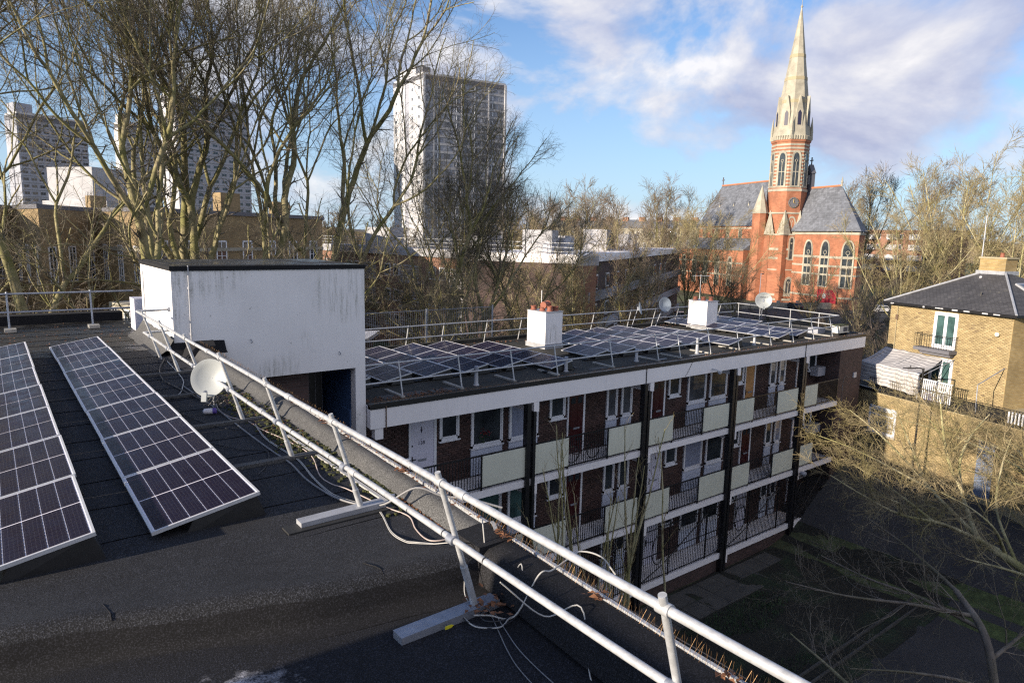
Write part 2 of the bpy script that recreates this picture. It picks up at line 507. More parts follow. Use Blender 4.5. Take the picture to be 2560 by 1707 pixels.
class MB:
    def __init__(s):
        s.v, s.f, s.a = [], [], []

    def box(s, x0, x1, y0, y1, z0, z1):
        return s.hexa([(x0, y0, z0), (x1, y0, z0), (x1, y1, z0), (x0, y1, z0), (x0, y0, z1), (x1, y0, z1), (x1, y1, z1), (x0, y1, z1)])

    def hexa(s, p):
        b = len(s.v)
        s.v += [tuple(q) for q in p]
        for f in ((3, 2, 1, 0), (4, 5, 6, 7), (0, 1, 5, 4), (1, 2, 6, 5), (2, 3, 7, 6), (3, 0, 4, 7)):
            s.f.append([b + i for i in f])
        return s

    def obox(s, o, u, v, w):
        """box from corner o with edge vectors u, v, w (right handed)"""
        o, u, v, w = map(Vector, (o, u, v, w))
        return s.hexa([o, o + u, o + u + v, o + v, o + w, o + u + w, o + u + v + w, o + v + w])

    def poly(s, pts):
        b = len(s.v)
        s.v += [tuple(q) for q in pts]
        s.f.append(list(range(b, b + len(pts))))
        return s

    def prism(s, pts, vec):
        """extrude polygon pts along vec"""
        vec = Vector(vec)
        n = len(pts)
        b = len(s.v)
        s.v += [tuple(q) for q in pts] + [tuple(Vector(q) + vec) for q in pts]
        s.f.append(list(range(b + n - 1, b - 1, -1)))
        s.f.append(list(range(b + n, b + 2 * n)))
        for i in range(n):
            j = (i + 1) % n
            s.f.append([b + i, b + j, b + n + j, b + n + i])
        return s

    def tube(s, pts, r, n=10, caps=True, r1=None):
        pts = [Vector(p) for p in pts]
        m_ = len(pts)
        b = len(s.v)
        prev = None
        for i, p in enumerate(pts):
            t = (pts[min(i + 1, m_ - 1)] - pts[max(i - 1, 0)]).normalized()
            if prev is None:
                a = t.cross(V(0, 0, 1))
                if a.length < 1e-3:
                    a = t.cross(V(1, 0, 0))
                a.normalize()
            else:
                a = (prev - t * prev.dot(t)).normalized()
            prev = a
            c = t.cross(a)
            rr = r if r1 is None else r + (r1 - r) * i / max(1, m_ - 1)
            for k in range(n):
                an = 2 * math.pi * k / n
                s.v.append(tuple(p + a * (rr * math.cos(an)) + c * (rr * math.sin(an))))
        for i in range(m_ - 1):
            for k in range(n):
                q = (k + 1) % n
                s.f.append([b + i * n + k, b + i * n + q, b + (i + 1) * n + q, b + (i + 1) * n + k])
        if caps:
            s.f.append([b + k for k in range(n)][::-1])
            s.f.append([b + (m_ - 1) * n + k for k in range(n)])
        return s

    def lathe(s, prof, o=(0, 0, 0), axis=(0, 0, 1), n=20, phase=0.0, sy=1.0):
        o, ax = Vector(o), Vector(axis).normalized()
        a = ax.cross(V(0, 0, 1))
        if a.length < 1e-3:
            a = V(1, 0, 0)
        a.normalize()
        c = ax.cross(a)
        b = len(s.v)
        for (r, h) in prof:
            for k in range(n):
                an = phase + 2 * math.pi * k / n
                s.v.append(tuple(o + ax * h + a * (r * math.cos(an)) + c * (r * sy * math.sin(an))))
        for i in range(len(prof) - 1):
            for k in range(n):
                q = (k + 1) % n
                s.f.append([b + i * n + k, b + i * n + q, b + (i + 1) * n + q, b + (i + 1) * n + k])
        s.f.append([b + k for k in range(n)][::-1])
        s.f.append([b + (len(prof) - 1) * n + k for k in range(n)])
        return s

    def mesh(s, name, mat, smooth=False, loc=None):
        me = bpy.data.meshes.new(name)
        vs = s.v if loc is None else [(x - loc[0], y - loc[1], z - loc[2]) for x, y, z in s.v]
        me.from_pydata(vs, [], s.f)
        me.materials.append(MT[mat] if isinstance(mat, str) else mat)
        if smooth:
            me.polygons.foreach_set('use_smooth', [True] * len(me.polygons))
            try:
                me.set_sharp_from_angle(angle=R(40))
            except Exception:
                pass
        me.update()
        return me


def link(o, parent=None):
    COL.objects.link(o)
    if parent is not None:
        o.parent = parent
    return o


def tag(o, label=None, cat=None, group=None, kind=None):
    if label:
        o['label'] = label
    if cat:
        o['category'] = cat
    if group:
        o['group'] = group
    if kind:
        o['kind'] = kind
    return o


BASES = {}


def thing(name, loc, label, cat, group=None, rot=0.0):
    o = bpy.data.objects.new(name, None)
    o.empty_display_size = 0.2
    o.location = loc
    o.rotation_euler = (0, 0, rot)
    tag(o, label, cat, group)
    link(o)
    BASES[o.name] = V(*loc) if rot == 0.0 else None
    return o


def root_loc(parent):
    p = parent
    while p.parent is not None:
        p = p.parent
    return p


def part(name, mb, mat, parent, smooth=False, label=None, kind=None):
    """a mesh in world coordinates hung under its thing (or under a part of it)"""
    o = bpy.data.objects.new(name, mb.mesh(name, mat, smooth))
    link(o, parent)
    if parent.parent is None and BASES.get(parent.name) is not None:
        o.location = -BASES[parent.name]
    tag(o, label, None, None, kind)
    return o


def solo(name, mb, mat, loc, label=None, cat=None, group=None, kind=None, smooth=False):
    o = bpy.data.objects.new(name, mb.mesh(name, mat, smooth, loc))
    o.location = loc
    link(o)
    return tag(o, label, cat, group, kind)


def dup_tree(o, parent=None):
    c = o.copy()
    COL.objects.link(c)
    if parent is not None:
        c.parent = parent
    for ch in o.children:
        dup_tree(ch, c)
    return c


def text_part(name, body, size, loc, right, up, mat, parent, extrude=0.004):
    cu = bpy.data.curves.new(name, 'FONT')
    cu.body = body
    cu.size = size
    cu.extrude = extrude
    cu.align_x = 'CENTER'
    cu.align_y = 'CENTER'
    cu.materials.append(MT[mat])
    tmp = bpy.data.objects.new(name, cu)
    COL.objects.link(tmp)
    dg = bpy.context.evaluated_depsgraph_get()
    me = bpy.data.meshes.new_from_object(tmp.evaluated_get(dg))
    bpy.data.objects.remove(tmp)
    o = bpy.data.objects.new(name, me)
    r_, u_ = Vector(right).normalized(), Vector(up).normalized()
    n_ = r_.cross(u_)
    mm = Matrix.Identity(4)
    for i in range(3):
        mm[i][0], mm[i][1], mm[i][2], mm[i][3] = r_[i], u_[i], n_[i], loc[i]
    link(o, parent)
    base = BASES.get(parent.name) if parent.parent is None else None
    if base is not None:
        for i in range(3):
            mm[i][3] -= base[i]
    o.matrix_local = mm
    return o


def pline(pts, n=6):
    """smooth polyline through points (Catmull-Rom)"""
    P = [Vector(p) for p in pts]
    P = [P[0] * 2 - P[1]] + P + [P[-1] * 2 - P[-2]]
    o = []
    for i in range(1, len(P) - 2):
        a, b, c, d = P[i - 1:i + 3]
        for k in range(n):
            t = k / n
            o.append(0.5 * ((2 * b) + (c - a) * t + (2 * a - 5 * b + 4 * c - d) * t * t + (3 * b - a - 3 * c + d) * t ** 3))
    o.append(P[-2])
    return o


def quads_mesh(name, Vt, Ft, mat, attr=None, smooth=False):
    """numpy verts (n,3) and quads (m,4)"""
    me = bpy.data.meshes.new(name)
    nv, nf = len(Vt), len(Ft)
    k = Ft.shape[1]
    me.vertices.add(nv)
    me.vertices.foreach_set('co', np.ascontiguousarray(Vt, dtype=np.float32).ravel())
    me.loops.add(nf * k)
    me.loops.foreach_set('vertex_index', np.ascontiguousarray(Ft, dtype=np.int32).ravel())
    me.polygons.add(nf)
    me.polygons.foreach_set('loop_start', np.arange(0, nf * k, k, dtype=np.int32))
    me.polygons.foreach_set('loop_total', np.full(nf, k, dtype=np.int32))
    if smooth:
        me.polygons.foreach_set('use_smooth', np.ones(nf, dtype=bool))
    me.materials.append(MT[mat])
    me.update(calc_edges=True)
    if attr is not None:
        a = me.attributes.new(attr[0], 'FLOAT', 'FACE')
        a.data.foreach_set('value', np.ascontiguousarray(attr[1], dtype=np.float32))
    me.validate()
    return me


def brickwork(parent, mat, o, u, L, z0, z1, n, holes=(), individual=0, seed=1, bl=0.24, bh=0.08, gap=0.008, proud=0.012):
    """real bricks laid in stretcher courses on a mortar wall. o: origin, u: unit direction, n: outward normal.
    holes: (u0,u1,z0,z1). The ones nearest the camera become brick parts, the rest one joined part."""
    rng = np.random.default_rng(seed)
    o, u, n = Vector(o), Vector(u).normalized(), Vector(n).normalized()
    rows = int((z1 - z0) / bh)
    B = []
    for j in range(rows):
        za, zb = z0 + j * bh + gap, z0 + (j + 1) * bh
        x = -bl * (0.5 if j % 2 else 0.0)
        while x < L:
            a, b = max(0, x + gap), min(L, x + bl)
            x += bl
            if b - a < 0.03:
                continue
            segs = [(a, b)]
            for (h0, h1, k0, k1) in holes:
                if zb > k0 + 0.01 and za < k1 - 0.01:
                    ns = []
                    for (p, q) in segs:
                        if q <= h0 or p >= h1:
                            ns.append((p, q))
                        else:
                            if p < h0 - 0.03:
                                ns.append((p, h0))
                            if q > h1 + 0.03:
                                ns.append((h1, q))
                    segs = ns
            B += [(p, q, za, zb) for p, q in segs]
    B = np.array(B)
    if len(B) == 0:
        return
    cx = o.x + u.x * (B[:, 0] + B[:, 1]) / 2
    cy = o.y + u.y * (B[:, 0] + B[:, 1]) / 2
    cz = (B[:, 2] + B[:, 3]) / 2
    d2 = cx ** 2 + cy ** 2 + cz ** 2
    full = (B[:, 1] - B[:, 0]) > bl - gap - 1e-3
    order = np.argsort(np.where(full, d2, 1e9))
    ind = set(order[:individual].tolist()) if individual else set()
    tint = rng.beta(2.2, 1.8, len(B))
    pr = proud + rng.uniform(-0.004, 0.004, len(B))
    keep = np.array([i not in ind for i in range(len(B))])
    K = B[keep]
    un, nn = np.array(u), np.array(n)
    on = np.array([o.x, o.y, 0.0])

    def verts(K, pr):
        out_ = []
        for (uu, zz_, dd) in ((0, 2, 0), (1, 2, 0), (1, 3, 0), (0, 3, 0), (0, 2, 1), (1, 2, 1), (1, 3, 1), (0, 3, 1)):
            p = on[None] + K[:, uu][:, None] * un[None] + (pr * dd)[:, None] * nn[None]
            p[:, 2] += K[:, zz_]
            out_.append(p)
        return np.stack(out_, 1)
    Vt = verts(K, pr[keep])
    base = (np.arange(len(K)) * 8)[:, None, None]
    Fq = np.array([[4, 5, 6, 7], [0, 1, 5, 4], [1, 2, 6, 5], [2, 3, 7, 6], [3, 0, 4, 7]])[None]
    if Vector(u).cross(V(0, 0, 1)).dot(n) < 0:
        Fq = Fq[:, :, ::-1]
    Ft = (base + Fq).reshape(-1, 4)
    me = quads_mesh('brickwork', Vt.reshape(-1, 3), Ft, mat, ('tint', np.repeat(tint[keep], 5)))
    ob = bpy.data.objects.new('brickwork', me)
    link(ob, parent)
    if BASES.get(parent.name) is not None:
        ob.location = -BASES[parent.name]
    ob['kind'] = 'stuff'
    if ind:
        variants = []
        for k in range(7):
            one = np.array([[-(bl - gap) / 2, (bl - gap) / 2, 0, bh - gap]])
            vv = verts(one, np.array([proud + (k % 3 - 1) * 0.003]))
            vv = vv - on[None, None]
            variants.append(quads_mesh('brick', vv.reshape(-1, 3), Fq.reshape(-1, 4), mat, ('tint', np.full(5, (k + 0.5) / 7))))
        for i in sorted(ind):
            b_ = bpy.data.objects.new('brick', variants[min(6, int(tint[i] * 7))])
            link(b_, parent)
            q = V(cx[i], cy[i], B[i, 2])
            b_.location = q - BASES[parent.name]


random.seed(7)
exec_parts = []

# ================================================================== SETTING
def gz(x, y):
    """ground height (eye level = 0)"""
    def sm(a, b, t):
        t = max(0.0, min(1.0, (t - a) / (b - a)))
        return t * t * (3 - 2 * t)
    z = -16.0
    z += 3.7 * sm(31.5, 40.5, x) * (1 - sm(25, 30, y))
    z += 2.2 * sm(27.0, 31.0, y)
    return z


def grid_sheet(name, xs, ys, zf, mat, kind='structure'):
    Vt = np.array([(x, y, zf(x, y)) for y in ys for x in xs], dtype=float)
    nx = len(xs)
    Ft = np.array([(j * nx + i, j * nx + i + 1, (j + 1) * nx + i + 1, (j + 1) * nx + i) for j in range(len(ys) - 1) for i in range(nx - 1)])
    o = bpy.data.objects.new(name, quads_mesh(name, Vt, Ft, mat, smooth=True))
    link(o)
    o['kind'] = kind
    return o


xs = [-1800, -500, -150, -60, -25] + [i * 1.5 for i in range(-8, 45)] + [75, 100, 150, 300, 700, 1800]
ys = [-600, -150, -60, -25] + [i * 1.5 for i in range(-8, 32)] + [55, 75, 110, 180, 350, 800, 2200]
grid_sheet('ground', xs, ys, gz, 'park')
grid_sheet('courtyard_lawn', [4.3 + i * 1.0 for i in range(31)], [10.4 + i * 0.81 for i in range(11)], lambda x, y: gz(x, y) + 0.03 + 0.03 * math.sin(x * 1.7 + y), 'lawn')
grid_sheet('road', [4.3 + i for i in range(60)], [-14 + i * 2.05 for i in range(13)], lambda x, y: gz(x, y) + 0.012 if y < 10.6 or x > 34.3 else gz(x, y) + 0.012, 'asphalt')
grid_sheet('side_road', [34.1 + i * 0.6 for i in range(16)], [9.0 + i for i in range(21)], lambda x, y: gz(x, y) + 0.02, 'asphalt')
grid_sheet('church_street', [60 + 6 * i for i in range(20)], [30 + 5 * i for i in range(12)], lambda x, y: gz(x, y) + 0.02, 'asphalt')
# paving flags along the foot of the long block, laid one by one
pv = thing('paved_path', (22, 17.2, -16), 'strip of old grey paving slabs along the foot of the long block', 'paving')
rr = random.Random(3)
for i in range(26):
    for j in range(2):
        x0, y0 = 9.2 + i * 1.15, 16.3 + j * 1.02
        if rr.random() < 0.22 and j == 0:
            continue
        z = gz(x0, y0)
        part('paving_slab', MB().box(x0 + .01, x0 + 1.13, y0 + .01, y0 + 1.0, z, z + 0.045 + rr.uniform(-.008, .012)), 'pave', pv)
kb = thing('garden_kerb', (24, 11.3, -16), 'long pale double kerb edging the dark courtyard lawn', 'kerb')
for i in range(18):
    x0 = 8 + i * 1.72
    part('kerbstone', MB().box(x0, x0 + 1.70, 11.62, 11.70, gz(x0, 11.6), gz(x0, 11.6) + 0.14), 'pave', kb)
    part('kerbstone', MB().box(x0, x0 + 1.70, 11.18, 11.26, gz(x0, 11), gz(x0, 11) + 0.12), 'pave', kb)
# grass tufts of the courtyard
rng = np.random.default_rng(5)
n_g = 26000
gx = rng.uniform(9, 34, n_g)
gy = rng.uniform(11.9, 16.2, n_g)
keep = np.sin(gx * 0.55 + 1.0) + np.cos(gy * 1.1 + gx * .3) > 0.5
gx, gy = gx[keep], gy[keep]
n_g = len(gx)
an = rng.uniform(0, 6.28, n_g)
hh = rng.uniform(0.05, 0.16, n_g)
w = 0.012
P = np.stack([gx, gy, np.full(n_g, -15.97)], 1)
side = np.stack([np.cos(an), np.sin(an), np.zeros(n_g)], 1) * w
tip = np.stack([np.sin(an) * hh * .5, -np.cos(an) * hh * .5, hh], 1)
Vt = np.stack([P - side, P + side, P + tip], 1).reshape(-1, 3)
o = bpy.data.objects.new('courtyard_grass', quads_mesh('courtyard_grass', Vt, np.arange(n_g * 3).reshape(-1, 3), 'grass'))
link(o)
tag(o, 'short green grass patch growing on the shaded courtyard lawn', 'grass', kind='stuff')

# ================================================================== THE NEAR BLOCK (the roof we stand on)
H = -3.14


def ridge_y(x):
    pts = [(-14, 10.0), (-4, 7.25), (-0.12, 6.08), (1.6, 5.5), (3.0, 5.2), (4.1, 5.05)]
    for (a, p), (b, q) in zip(pts, pts[1:]):
        if x <= b:
            return p + (q - p) * (x - a) / (b - a)
    return pts[-1][1]


nb = thing('flat_roofed_block', (-4, 5, -16), 'near flat roofed block with black felt roof and low grey parapet', 'building')
part('wall', MB().box(-16, 3.74, -30, 27.2, -16, H - 0.25), 'brick_tex_d', nb)


def rn(x, y, s=1.0):
    return 0.006 * math.sin(1.9 * x * s + 2.3 * y) + 0.005 * math.sin(3.7 * y * s - 1.1 * x + 1)


# felt laid in one metre widths, each lapping over the next
yy = 6.6
k = 0
while yy < 27.0:
    y1 = min(27.0, yy + 1.02)
    Vt, Ft = [], []
    nxs = 34
    for i in range(nxs + 1):
        x = -16 + 19.9 * i / nxs
        for t in range(6):
            y = yy + (y1 - yy) * t / 5
            lo = 0.010 * (1 - t / 5)
            edge = rn(x, yy, 2) * 2.0
            Vt.append((x, y + (edge if t in (0,) else 0), H + lo - 0.012 + rn(x, y)))
        b0 = i * 6
    for i in range(nxs):
        for t in range(5):
            a = i * 6 + t
            Ft.append((a, a + 6, a + 7, a + 1))
    ob = bpy.data.objects.new('felt_sheet', quads_mesh('felt_sheet', np.array(Vt), np.array(Ft), 'felt_wet' if yy > 19 else 'felt', smooth=True))
    link(ob, nb)
    ob.location = -BASES[nb.name]
    yy += 1.0
# wavy zone between the first lap and the ridge, the ridge itself and its upstand
prof = [(1.6, -3.150), (1.15, -3.14), (0.8, -3.128), (0.45, -3.09), (0.2, -3.04), (0.06, -3.0), (-0.03, -2.992), (-0.09, -3.025), (-0.12, -3.09)]
prof2 = [(-0.118, -3.086), (-0.135, -3.14), (-0.15, -3.22), (-0.165, -3.29), (-0.21, -3.315), (-0.34, -3.325)]  # upstand face: its shade is put into near-black felt
nxs = 60
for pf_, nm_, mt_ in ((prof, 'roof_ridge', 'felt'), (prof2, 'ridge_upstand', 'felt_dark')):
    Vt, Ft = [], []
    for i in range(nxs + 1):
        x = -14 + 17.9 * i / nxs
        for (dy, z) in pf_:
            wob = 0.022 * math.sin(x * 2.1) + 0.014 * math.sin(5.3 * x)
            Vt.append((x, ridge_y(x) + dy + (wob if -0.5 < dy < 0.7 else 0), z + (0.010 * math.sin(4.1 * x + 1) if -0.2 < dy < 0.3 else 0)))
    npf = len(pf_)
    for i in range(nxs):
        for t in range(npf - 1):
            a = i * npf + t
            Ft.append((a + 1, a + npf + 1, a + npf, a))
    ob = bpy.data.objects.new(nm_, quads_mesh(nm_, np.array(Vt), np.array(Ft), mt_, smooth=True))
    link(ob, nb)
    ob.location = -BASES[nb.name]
rg = random.Random(33)
for x in (-3.6, -2.2, -.9, .55, 1.5, 2.6, 3.3):          # cut joints in the ridge capping
    y = ridge_y(x)
    part('felt_lap', MB().tube([(x, y + .30, -3.062), (x + .01, y + .06, -3.001), (x + .02, y - .03, -2.994), (x + .02, y - .085, -3.028)], .006, 5), 'felt_dark', nb)
# near, lower sheets
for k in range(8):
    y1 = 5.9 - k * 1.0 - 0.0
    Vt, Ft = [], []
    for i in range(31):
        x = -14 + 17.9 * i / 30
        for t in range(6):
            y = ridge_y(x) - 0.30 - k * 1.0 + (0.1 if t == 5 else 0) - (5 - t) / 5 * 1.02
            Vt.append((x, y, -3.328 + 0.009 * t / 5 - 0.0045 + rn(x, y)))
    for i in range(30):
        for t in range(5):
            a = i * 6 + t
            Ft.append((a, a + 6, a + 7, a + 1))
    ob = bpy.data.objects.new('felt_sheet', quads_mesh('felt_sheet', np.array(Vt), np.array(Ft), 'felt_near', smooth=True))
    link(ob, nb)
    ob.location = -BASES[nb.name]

def px(y):
    """the parapet is not quite square to the long block: its outer edge drifts inwards towards us"""
    pts = [(-20, -0.42), (3, -0.33), (6.2, -0.21), (11, -0.06), (18, 0.02), (30, 0.02)]
    for (a, p), (b, q) in zip(pts, pts[1:]):
        if y <= b:
            return p + (q - p) * (y - a) / (b - a)
    return 0.02


def sweep_y(prof, y0, y1, n, jx=0.01, seed=1):
    rg = random.Random(seed)
    mb = MB()
    m_ = len(prof)
    for i in range(n + 1):
        y = y0 + (y1 - y0) * i / n
        j = [rg.uniform(-jx, jx) for _ in prof]
        for t, (x, z) in enumerate(prof):
            mb.v.append((x + px(y) * (1.0 if t > 1 else .6) + j[t] * 0.6, y, z + j[t] * 0.5))
    for i in range(n):
        for t in range(m_ - 1):
            a = i * m_ + t
            mb.f.append([a, a + m_, a + m_ + 1, a + 1])
    return mb


PF = [(3.60, H - 0.015), (3.86, H - 0.005), (3.92, H + 0.015), (4.0, H + 0.12), (4.04, H + 0.155), (4.12, H + 0.165), (4.17, H + 0.15), (4.18, H - 0.2)]
part('parapet', sweep_y(PF, 5.45, 18.68, 44, 0.012, 4), 'felt_pale', nb, smooth=True)
PF2 = [(3.4, -3.335), (3.70, -3.32), (3.76, -3.28), (3.82, -3.02), (3.88, -2.97), (4.10, -2.95), (4.17, -2.97), (4.19, -3.35)]  # near parapet: shade is put into its dark colour
part('parapet', sweep_y(PF2, -12, 5.5, 30, 0.012, 9), 'felt_dark', nb, smooth=True, label='parapet stretch beside the lower roof, its shade put into the felt colour')
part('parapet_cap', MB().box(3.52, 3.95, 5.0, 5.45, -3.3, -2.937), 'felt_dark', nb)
for ya, yb_ in ((-12, 3), (3.01, 6.2), (6.21, 11), (11.01, 18.6)):
    part('drip_trim', MB().hexa([(4.165 + px(ya), ya, -2.99), (4.20 + px(ya), ya, -2.99), (4.20 + px(yb_), yb_, -2.99), (4.165 + px(yb_), yb_, -2.99), (4.165 + px(ya), ya, -2.945), (4.20 + px(ya), ya, -2.945), (4.20 + px(yb_), yb_, -2.945), (4.165 + px(yb_), yb_, -2.945)]), 'galv', nb)
part('far_parapet', MB().box(-16, 3.6, 26.6, 27.2, H - .2, -2.86), 'felt_dark', nb)

# unseen block added on the roof to cast the broad shadow on near felt
part('rooftop_block', MB().box(-11.5, -7.6, -14, 5.35, H - 0.1, 0.0), 'white', nb)

# bird wires along the parapet
sp = MB()
rg = random.Random(21)
y = 1.2
while y < 18.5:
    for s_ in (-1, 1):
        b0 = V(4.14 + px(y) + rg.uniform(-.012, .012), y + rg.uniform(-.01, .01), -2.955)
        tp = b0 + V(rg.uniform(.01, .07), s_ * rg.uniform(.01, .05), rg.uniform(.10, .15))
        sp.tube([b0, tp], 0.0012, 3, False)
    y += 0.042
solo('bird_spikes', sp, 'wire', (4.14, 9, -2.95), 'long strip of rusty bird deterrent wires along parapet edge', 'bird spikes', kind='stuff')
bt = MB()
bt.tube([(4.215 + px(y_), y_, -2.94 + .012 * math.sin(y_ * 3)) for y_ in np.linspace(-3, 18, 60)], 0.004, 5)
bt.tube([(4.26 + px(y_), y_, -2.99 + .012 * math.sin(y_ * 2.3 + 1)) for y_ in np.linspace(-3, 18, 60)], 0.004, 5)
solo('edge_wire', bt, 'cable_k', (4.2, 8, -2.95), 'thin black wires running along outer edge of grey parapet', 'wire')

# ------------------------------------------------------------------ guard rail beside the parapet
gr = thing('guard_rail', (3.2, 9, H), 'tubular galvanised guard rail with leaning posts along the near roof edge', 'guard rail')


def lean(yb, t):                       # point on a leaning post, t = height above its foot
    return V(3.20 - 0.30 * t, yb, H + t)


post_y = [18.05, 16.05, 13.75, 11.38, 9.10, 6.88, 4.66, 2.27, 0.1, -2.0]
for yb in post_y:
    zb = 0.0 if yb > 5.5 else -0.17
    part('post', MB().tube([lean(yb, zb), lean(yb, 1.19)], 0.026, 14), 'galv', gr, True)
    part('post_socket', MB().tube([lean(yb, zb + .02), lean(yb, 0.28)], 0.034, 14), 'galv', gr, True)
    for hgt in (1.10, 0.56):
        p = lean(yb, hgt) + V(-0.045 if hgt < 1 else -0.0, 0, 0)
        part('clamp', MB().tube([p + V(0, -.045, 0), p + V(0, .045, 0)], 0.040, 14), 'galv_dark' if hgt < 1 else 'galv', gr, True)
    if yb > 8 and yb < 17:
        part('counterweight', MB().box(2.20, 3.62, yb - .06, yb + .06, H - .005, H + 0.045), 'felt_pale', gr)
    elif yb <= 8:
        z0 = H if yb > 5.5 else H - 0.185
        part('counterweight', MB().hexa([(2.46, yb - .085, z0), (3.46, yb - .075, z0), (3.46, yb + .075, z0), (2.46, yb + .065, z0), (2.46, yb - .085, z0 + .065), (3.46, yb - .075, z0 + .075), (3.46, yb + .075, z0 + .075), (2.46, yb + .065, z0 + .065)]), 'lead' if yb > 5.5 else 'galv_dark', gr)
        if yb > 5.5:
            part('rubber_mat', MB().box(2.30, 3.55, yb - .16, yb + .05, z0 - .004, z0 + .014), 'rubber', gr)
upper = [V(2.87, y_, -2.04 + 0.004 * math.sin(y_ * 1.3)) for y_ in np.linspace(18.9, -6, 40)]
lower_ = [V(3.03 - .03, y_, -2.58 + 0.006 * math.sin(y_ * 1.1 + 1)) for y_ in np.linspace(18.9, -6, 40)]
part('rail', MB().tube(upper, 0.0295, 18), 'galv', gr, True)
part('rail', MB().tube(lower_, 0.0295, 18), 'galv', gr, True)
part('rail', MB().tube([(2.87, 18.9, -2.04), (3.62, 18.9, -2.03)], 0.03, 14), 'galv', gr, True)
part('rail', MB().tube([(3.0, 18.9, -2.58), (3.62, 18.9, -2.57)], 0.03, 14), 'galv', gr, True)
part('wall_flange', MB().tube([(3.57, 18.9, -2.03), (3.615, 18.9, -2.03)], 0.06, 14), 'galv_dark', gr, True)
for (line, off) in ((upper, 0.0), (lower_, 0.4)):
    y_ = 17.6 - off
    kk = 0
    while y_ > 3.6:
        big = kk % 5 == 2
        p = V(line[0].x, y_, line[0].z)
        part('coupler' if big else 'cable_tie', MB().tube([p + V(0, -(.07 if big else .006), 0), p + V(0, (.07 if big else .006), 0)], 0.039 if big else 0.0312, 16), 'galv' if big else 'cable_k', gr, True)
        y_ -= 0.78 if line is upper else 0.62
        kk += 1
part('cap_plug', MB().tube([(2.87, 5.2, -2.015), (2.87, 5.2, -1.992)], 0.022, 12), 'galv_dark', gr)
part('cap_plug', MB().tube([(3.0, 5.75, -2.555), (3.0, 5.75, -2.533)], 0.022, 12), 'galv_dark', gr)

# far guard rail
fr = thing('guard_rail', (0, 25.2, H), 'grey two bar guard rail along the far parapet behind the solar rows', 'guard rail')
for x in (-9, -6.6, -4.0, -1.7, 0.42, 2.55):
    part('post', MB().tube([(x, 25.0, H), (x, 25.2, -1.98)], 0.028, 10), 'galv_dark', fr, True)
    part('foot_block', MB().box(x - .13, x + .16, 24.75, 25.15, H, H + .09), 'kerb', fr)
for z, yv in ((-2.04, 25.19), (-2.58, 25.1)):
    part('rail', MB().tube([(-14, yv, z), (3.75, yv, z)], 0.032, 10), 'galv_dark', fr, True)
cb = thing('service_cabinet', (3.68, 23.9, H), 'narrow pale grey cabinet tucked behind the white stair head', 'cabinet')
part('casing', MB().box(3.50, 3.85, 23.4, 24.2, H + .02, -2.15), 'door_white', cb)
part('plinth', MB().box(3.52, 3.83, 23.45, 24.15, H - .05, H + .02), 'conc_d', cb)

# ------------------------------------------------------------------ solar panels
PL, PW, PT, RISE = 1.885, 1.085, 0.038, 0.20
TU = V(PW, 0, RISE).normalized()         # across the module, up the tilt
TN = V(-RISE, 0, PW).normalized()
TL = math.hypot(PW, RISE)


def panel_proto(label, cells):
    """cells: 'parts' = every half cell an object, 'joined' = one sheet of cells"""
    o = thing('solar_panel', (0, 0, 0), label, 'solar panel')
    rim = 0.024
    fr_ = MB()
    for (a, b, c, d) in ((0, rim, 0, PL), (TL - rim, TL, 0, PL), (rim, TL - rim, 0, rim), (rim, TL - rim, PL - rim, PL)):
        fr_.obox(TU * a + V(0, c, 0) - TN * PT, TU * (b - a), V(0, d - c, 0), TN * PT)
    part('frame', fr_, 'frame', o)
    part('backsheet', MB().obox(TU * rim + V(0, rim, 0) - TN * .012, TU * (TL - 2 * rim), V(0, PL - 2 * rim, 0), TN * .007), 'sheet', o)
    x0, y0 = rim + .012, rim + .014
    cw = (TL - 2 * x0) / 6
    mid = 0.022
    chh = (PL - 2 * y0 - mid) / 20
    pts = [(x0 + i * cw, y0 + j * chh + (mid if j >= 10 else 0)) for i in range(6) for j in range(20)]

    def cell(mb, a, c):
        mb.obox(TU * (a + .0045) + V(0, c + .003, 0) - TN * .005, TU * (cw - .009), V(0, chh - .006, 0), TN * .0035)
    if cells == 'parts':
        mb = MB()
        cell(mb, 0, 0)
        me = mb.mesh('cell', 'cell')
        for (a, c) in pts:
            q = bpy.data.objects.new('cell', me)
            link(q, o)
            q.location = TU * a + V(0, c, 0)
    else:
        mb = MB()
        for (a, c) in pts:
            cell(mb, a, c)
        part('cells', mb, 'cell', o, kind='stuff')
    # plastic mounting tubs below, one at each end
    for yv in (0.03, PL - .36):
        t_ = MB()
        t_.hexa([(.30, yv, -.17), (PW + .10, yv, -.17), (PW + .10, yv + .34, -.17), (.30, yv + .34, -.17), (.42, yv + .03, .03), (PW - .02, yv + .03, RISE - .05), (PW - .02, yv + .31, RISE - .05), (.42, yv + .31, .03)])
        part('mounting_tub', t_, 'blk_plastic', o)
        ft = MB()
        ft.lathe([(0.10, 0), (0.12, .03), (0.07, .05), (0.05, .03), (0.02, .03)], (PW + .22, yv + .17, -.17), (0, 0, 1), 14)
        ft.obox((PW + .02, yv + .10, -.17), (.2, 0, 0), (0, .14, 0), (0, 0, .035))
        part('tub_foot', ft, 'blk_plastic', o, True)
    lf = MB().lathe([(0.10, 0), (0.12, .03), (0.07, .05), (0.05, .03), (0.02, .03)], (-.16, .17, -.17), (0, 0, 1), 14)
    lf.obox((-.12, .10, -.17), (.3, 0, 0), (0, .14, 0), (0, 0, .035))
    part('tub_foot', lf, 'blk_plastic', o, True)
    return o


ORD = ['nearest', 'second', 'third', 'fourth', 'fifth', 'sixth', 'seventh', 'eighth']
proto_p = panel_proto('p', 'parts')
proto_j = panel_proto('j', 'joined')
zl = H + 0.10


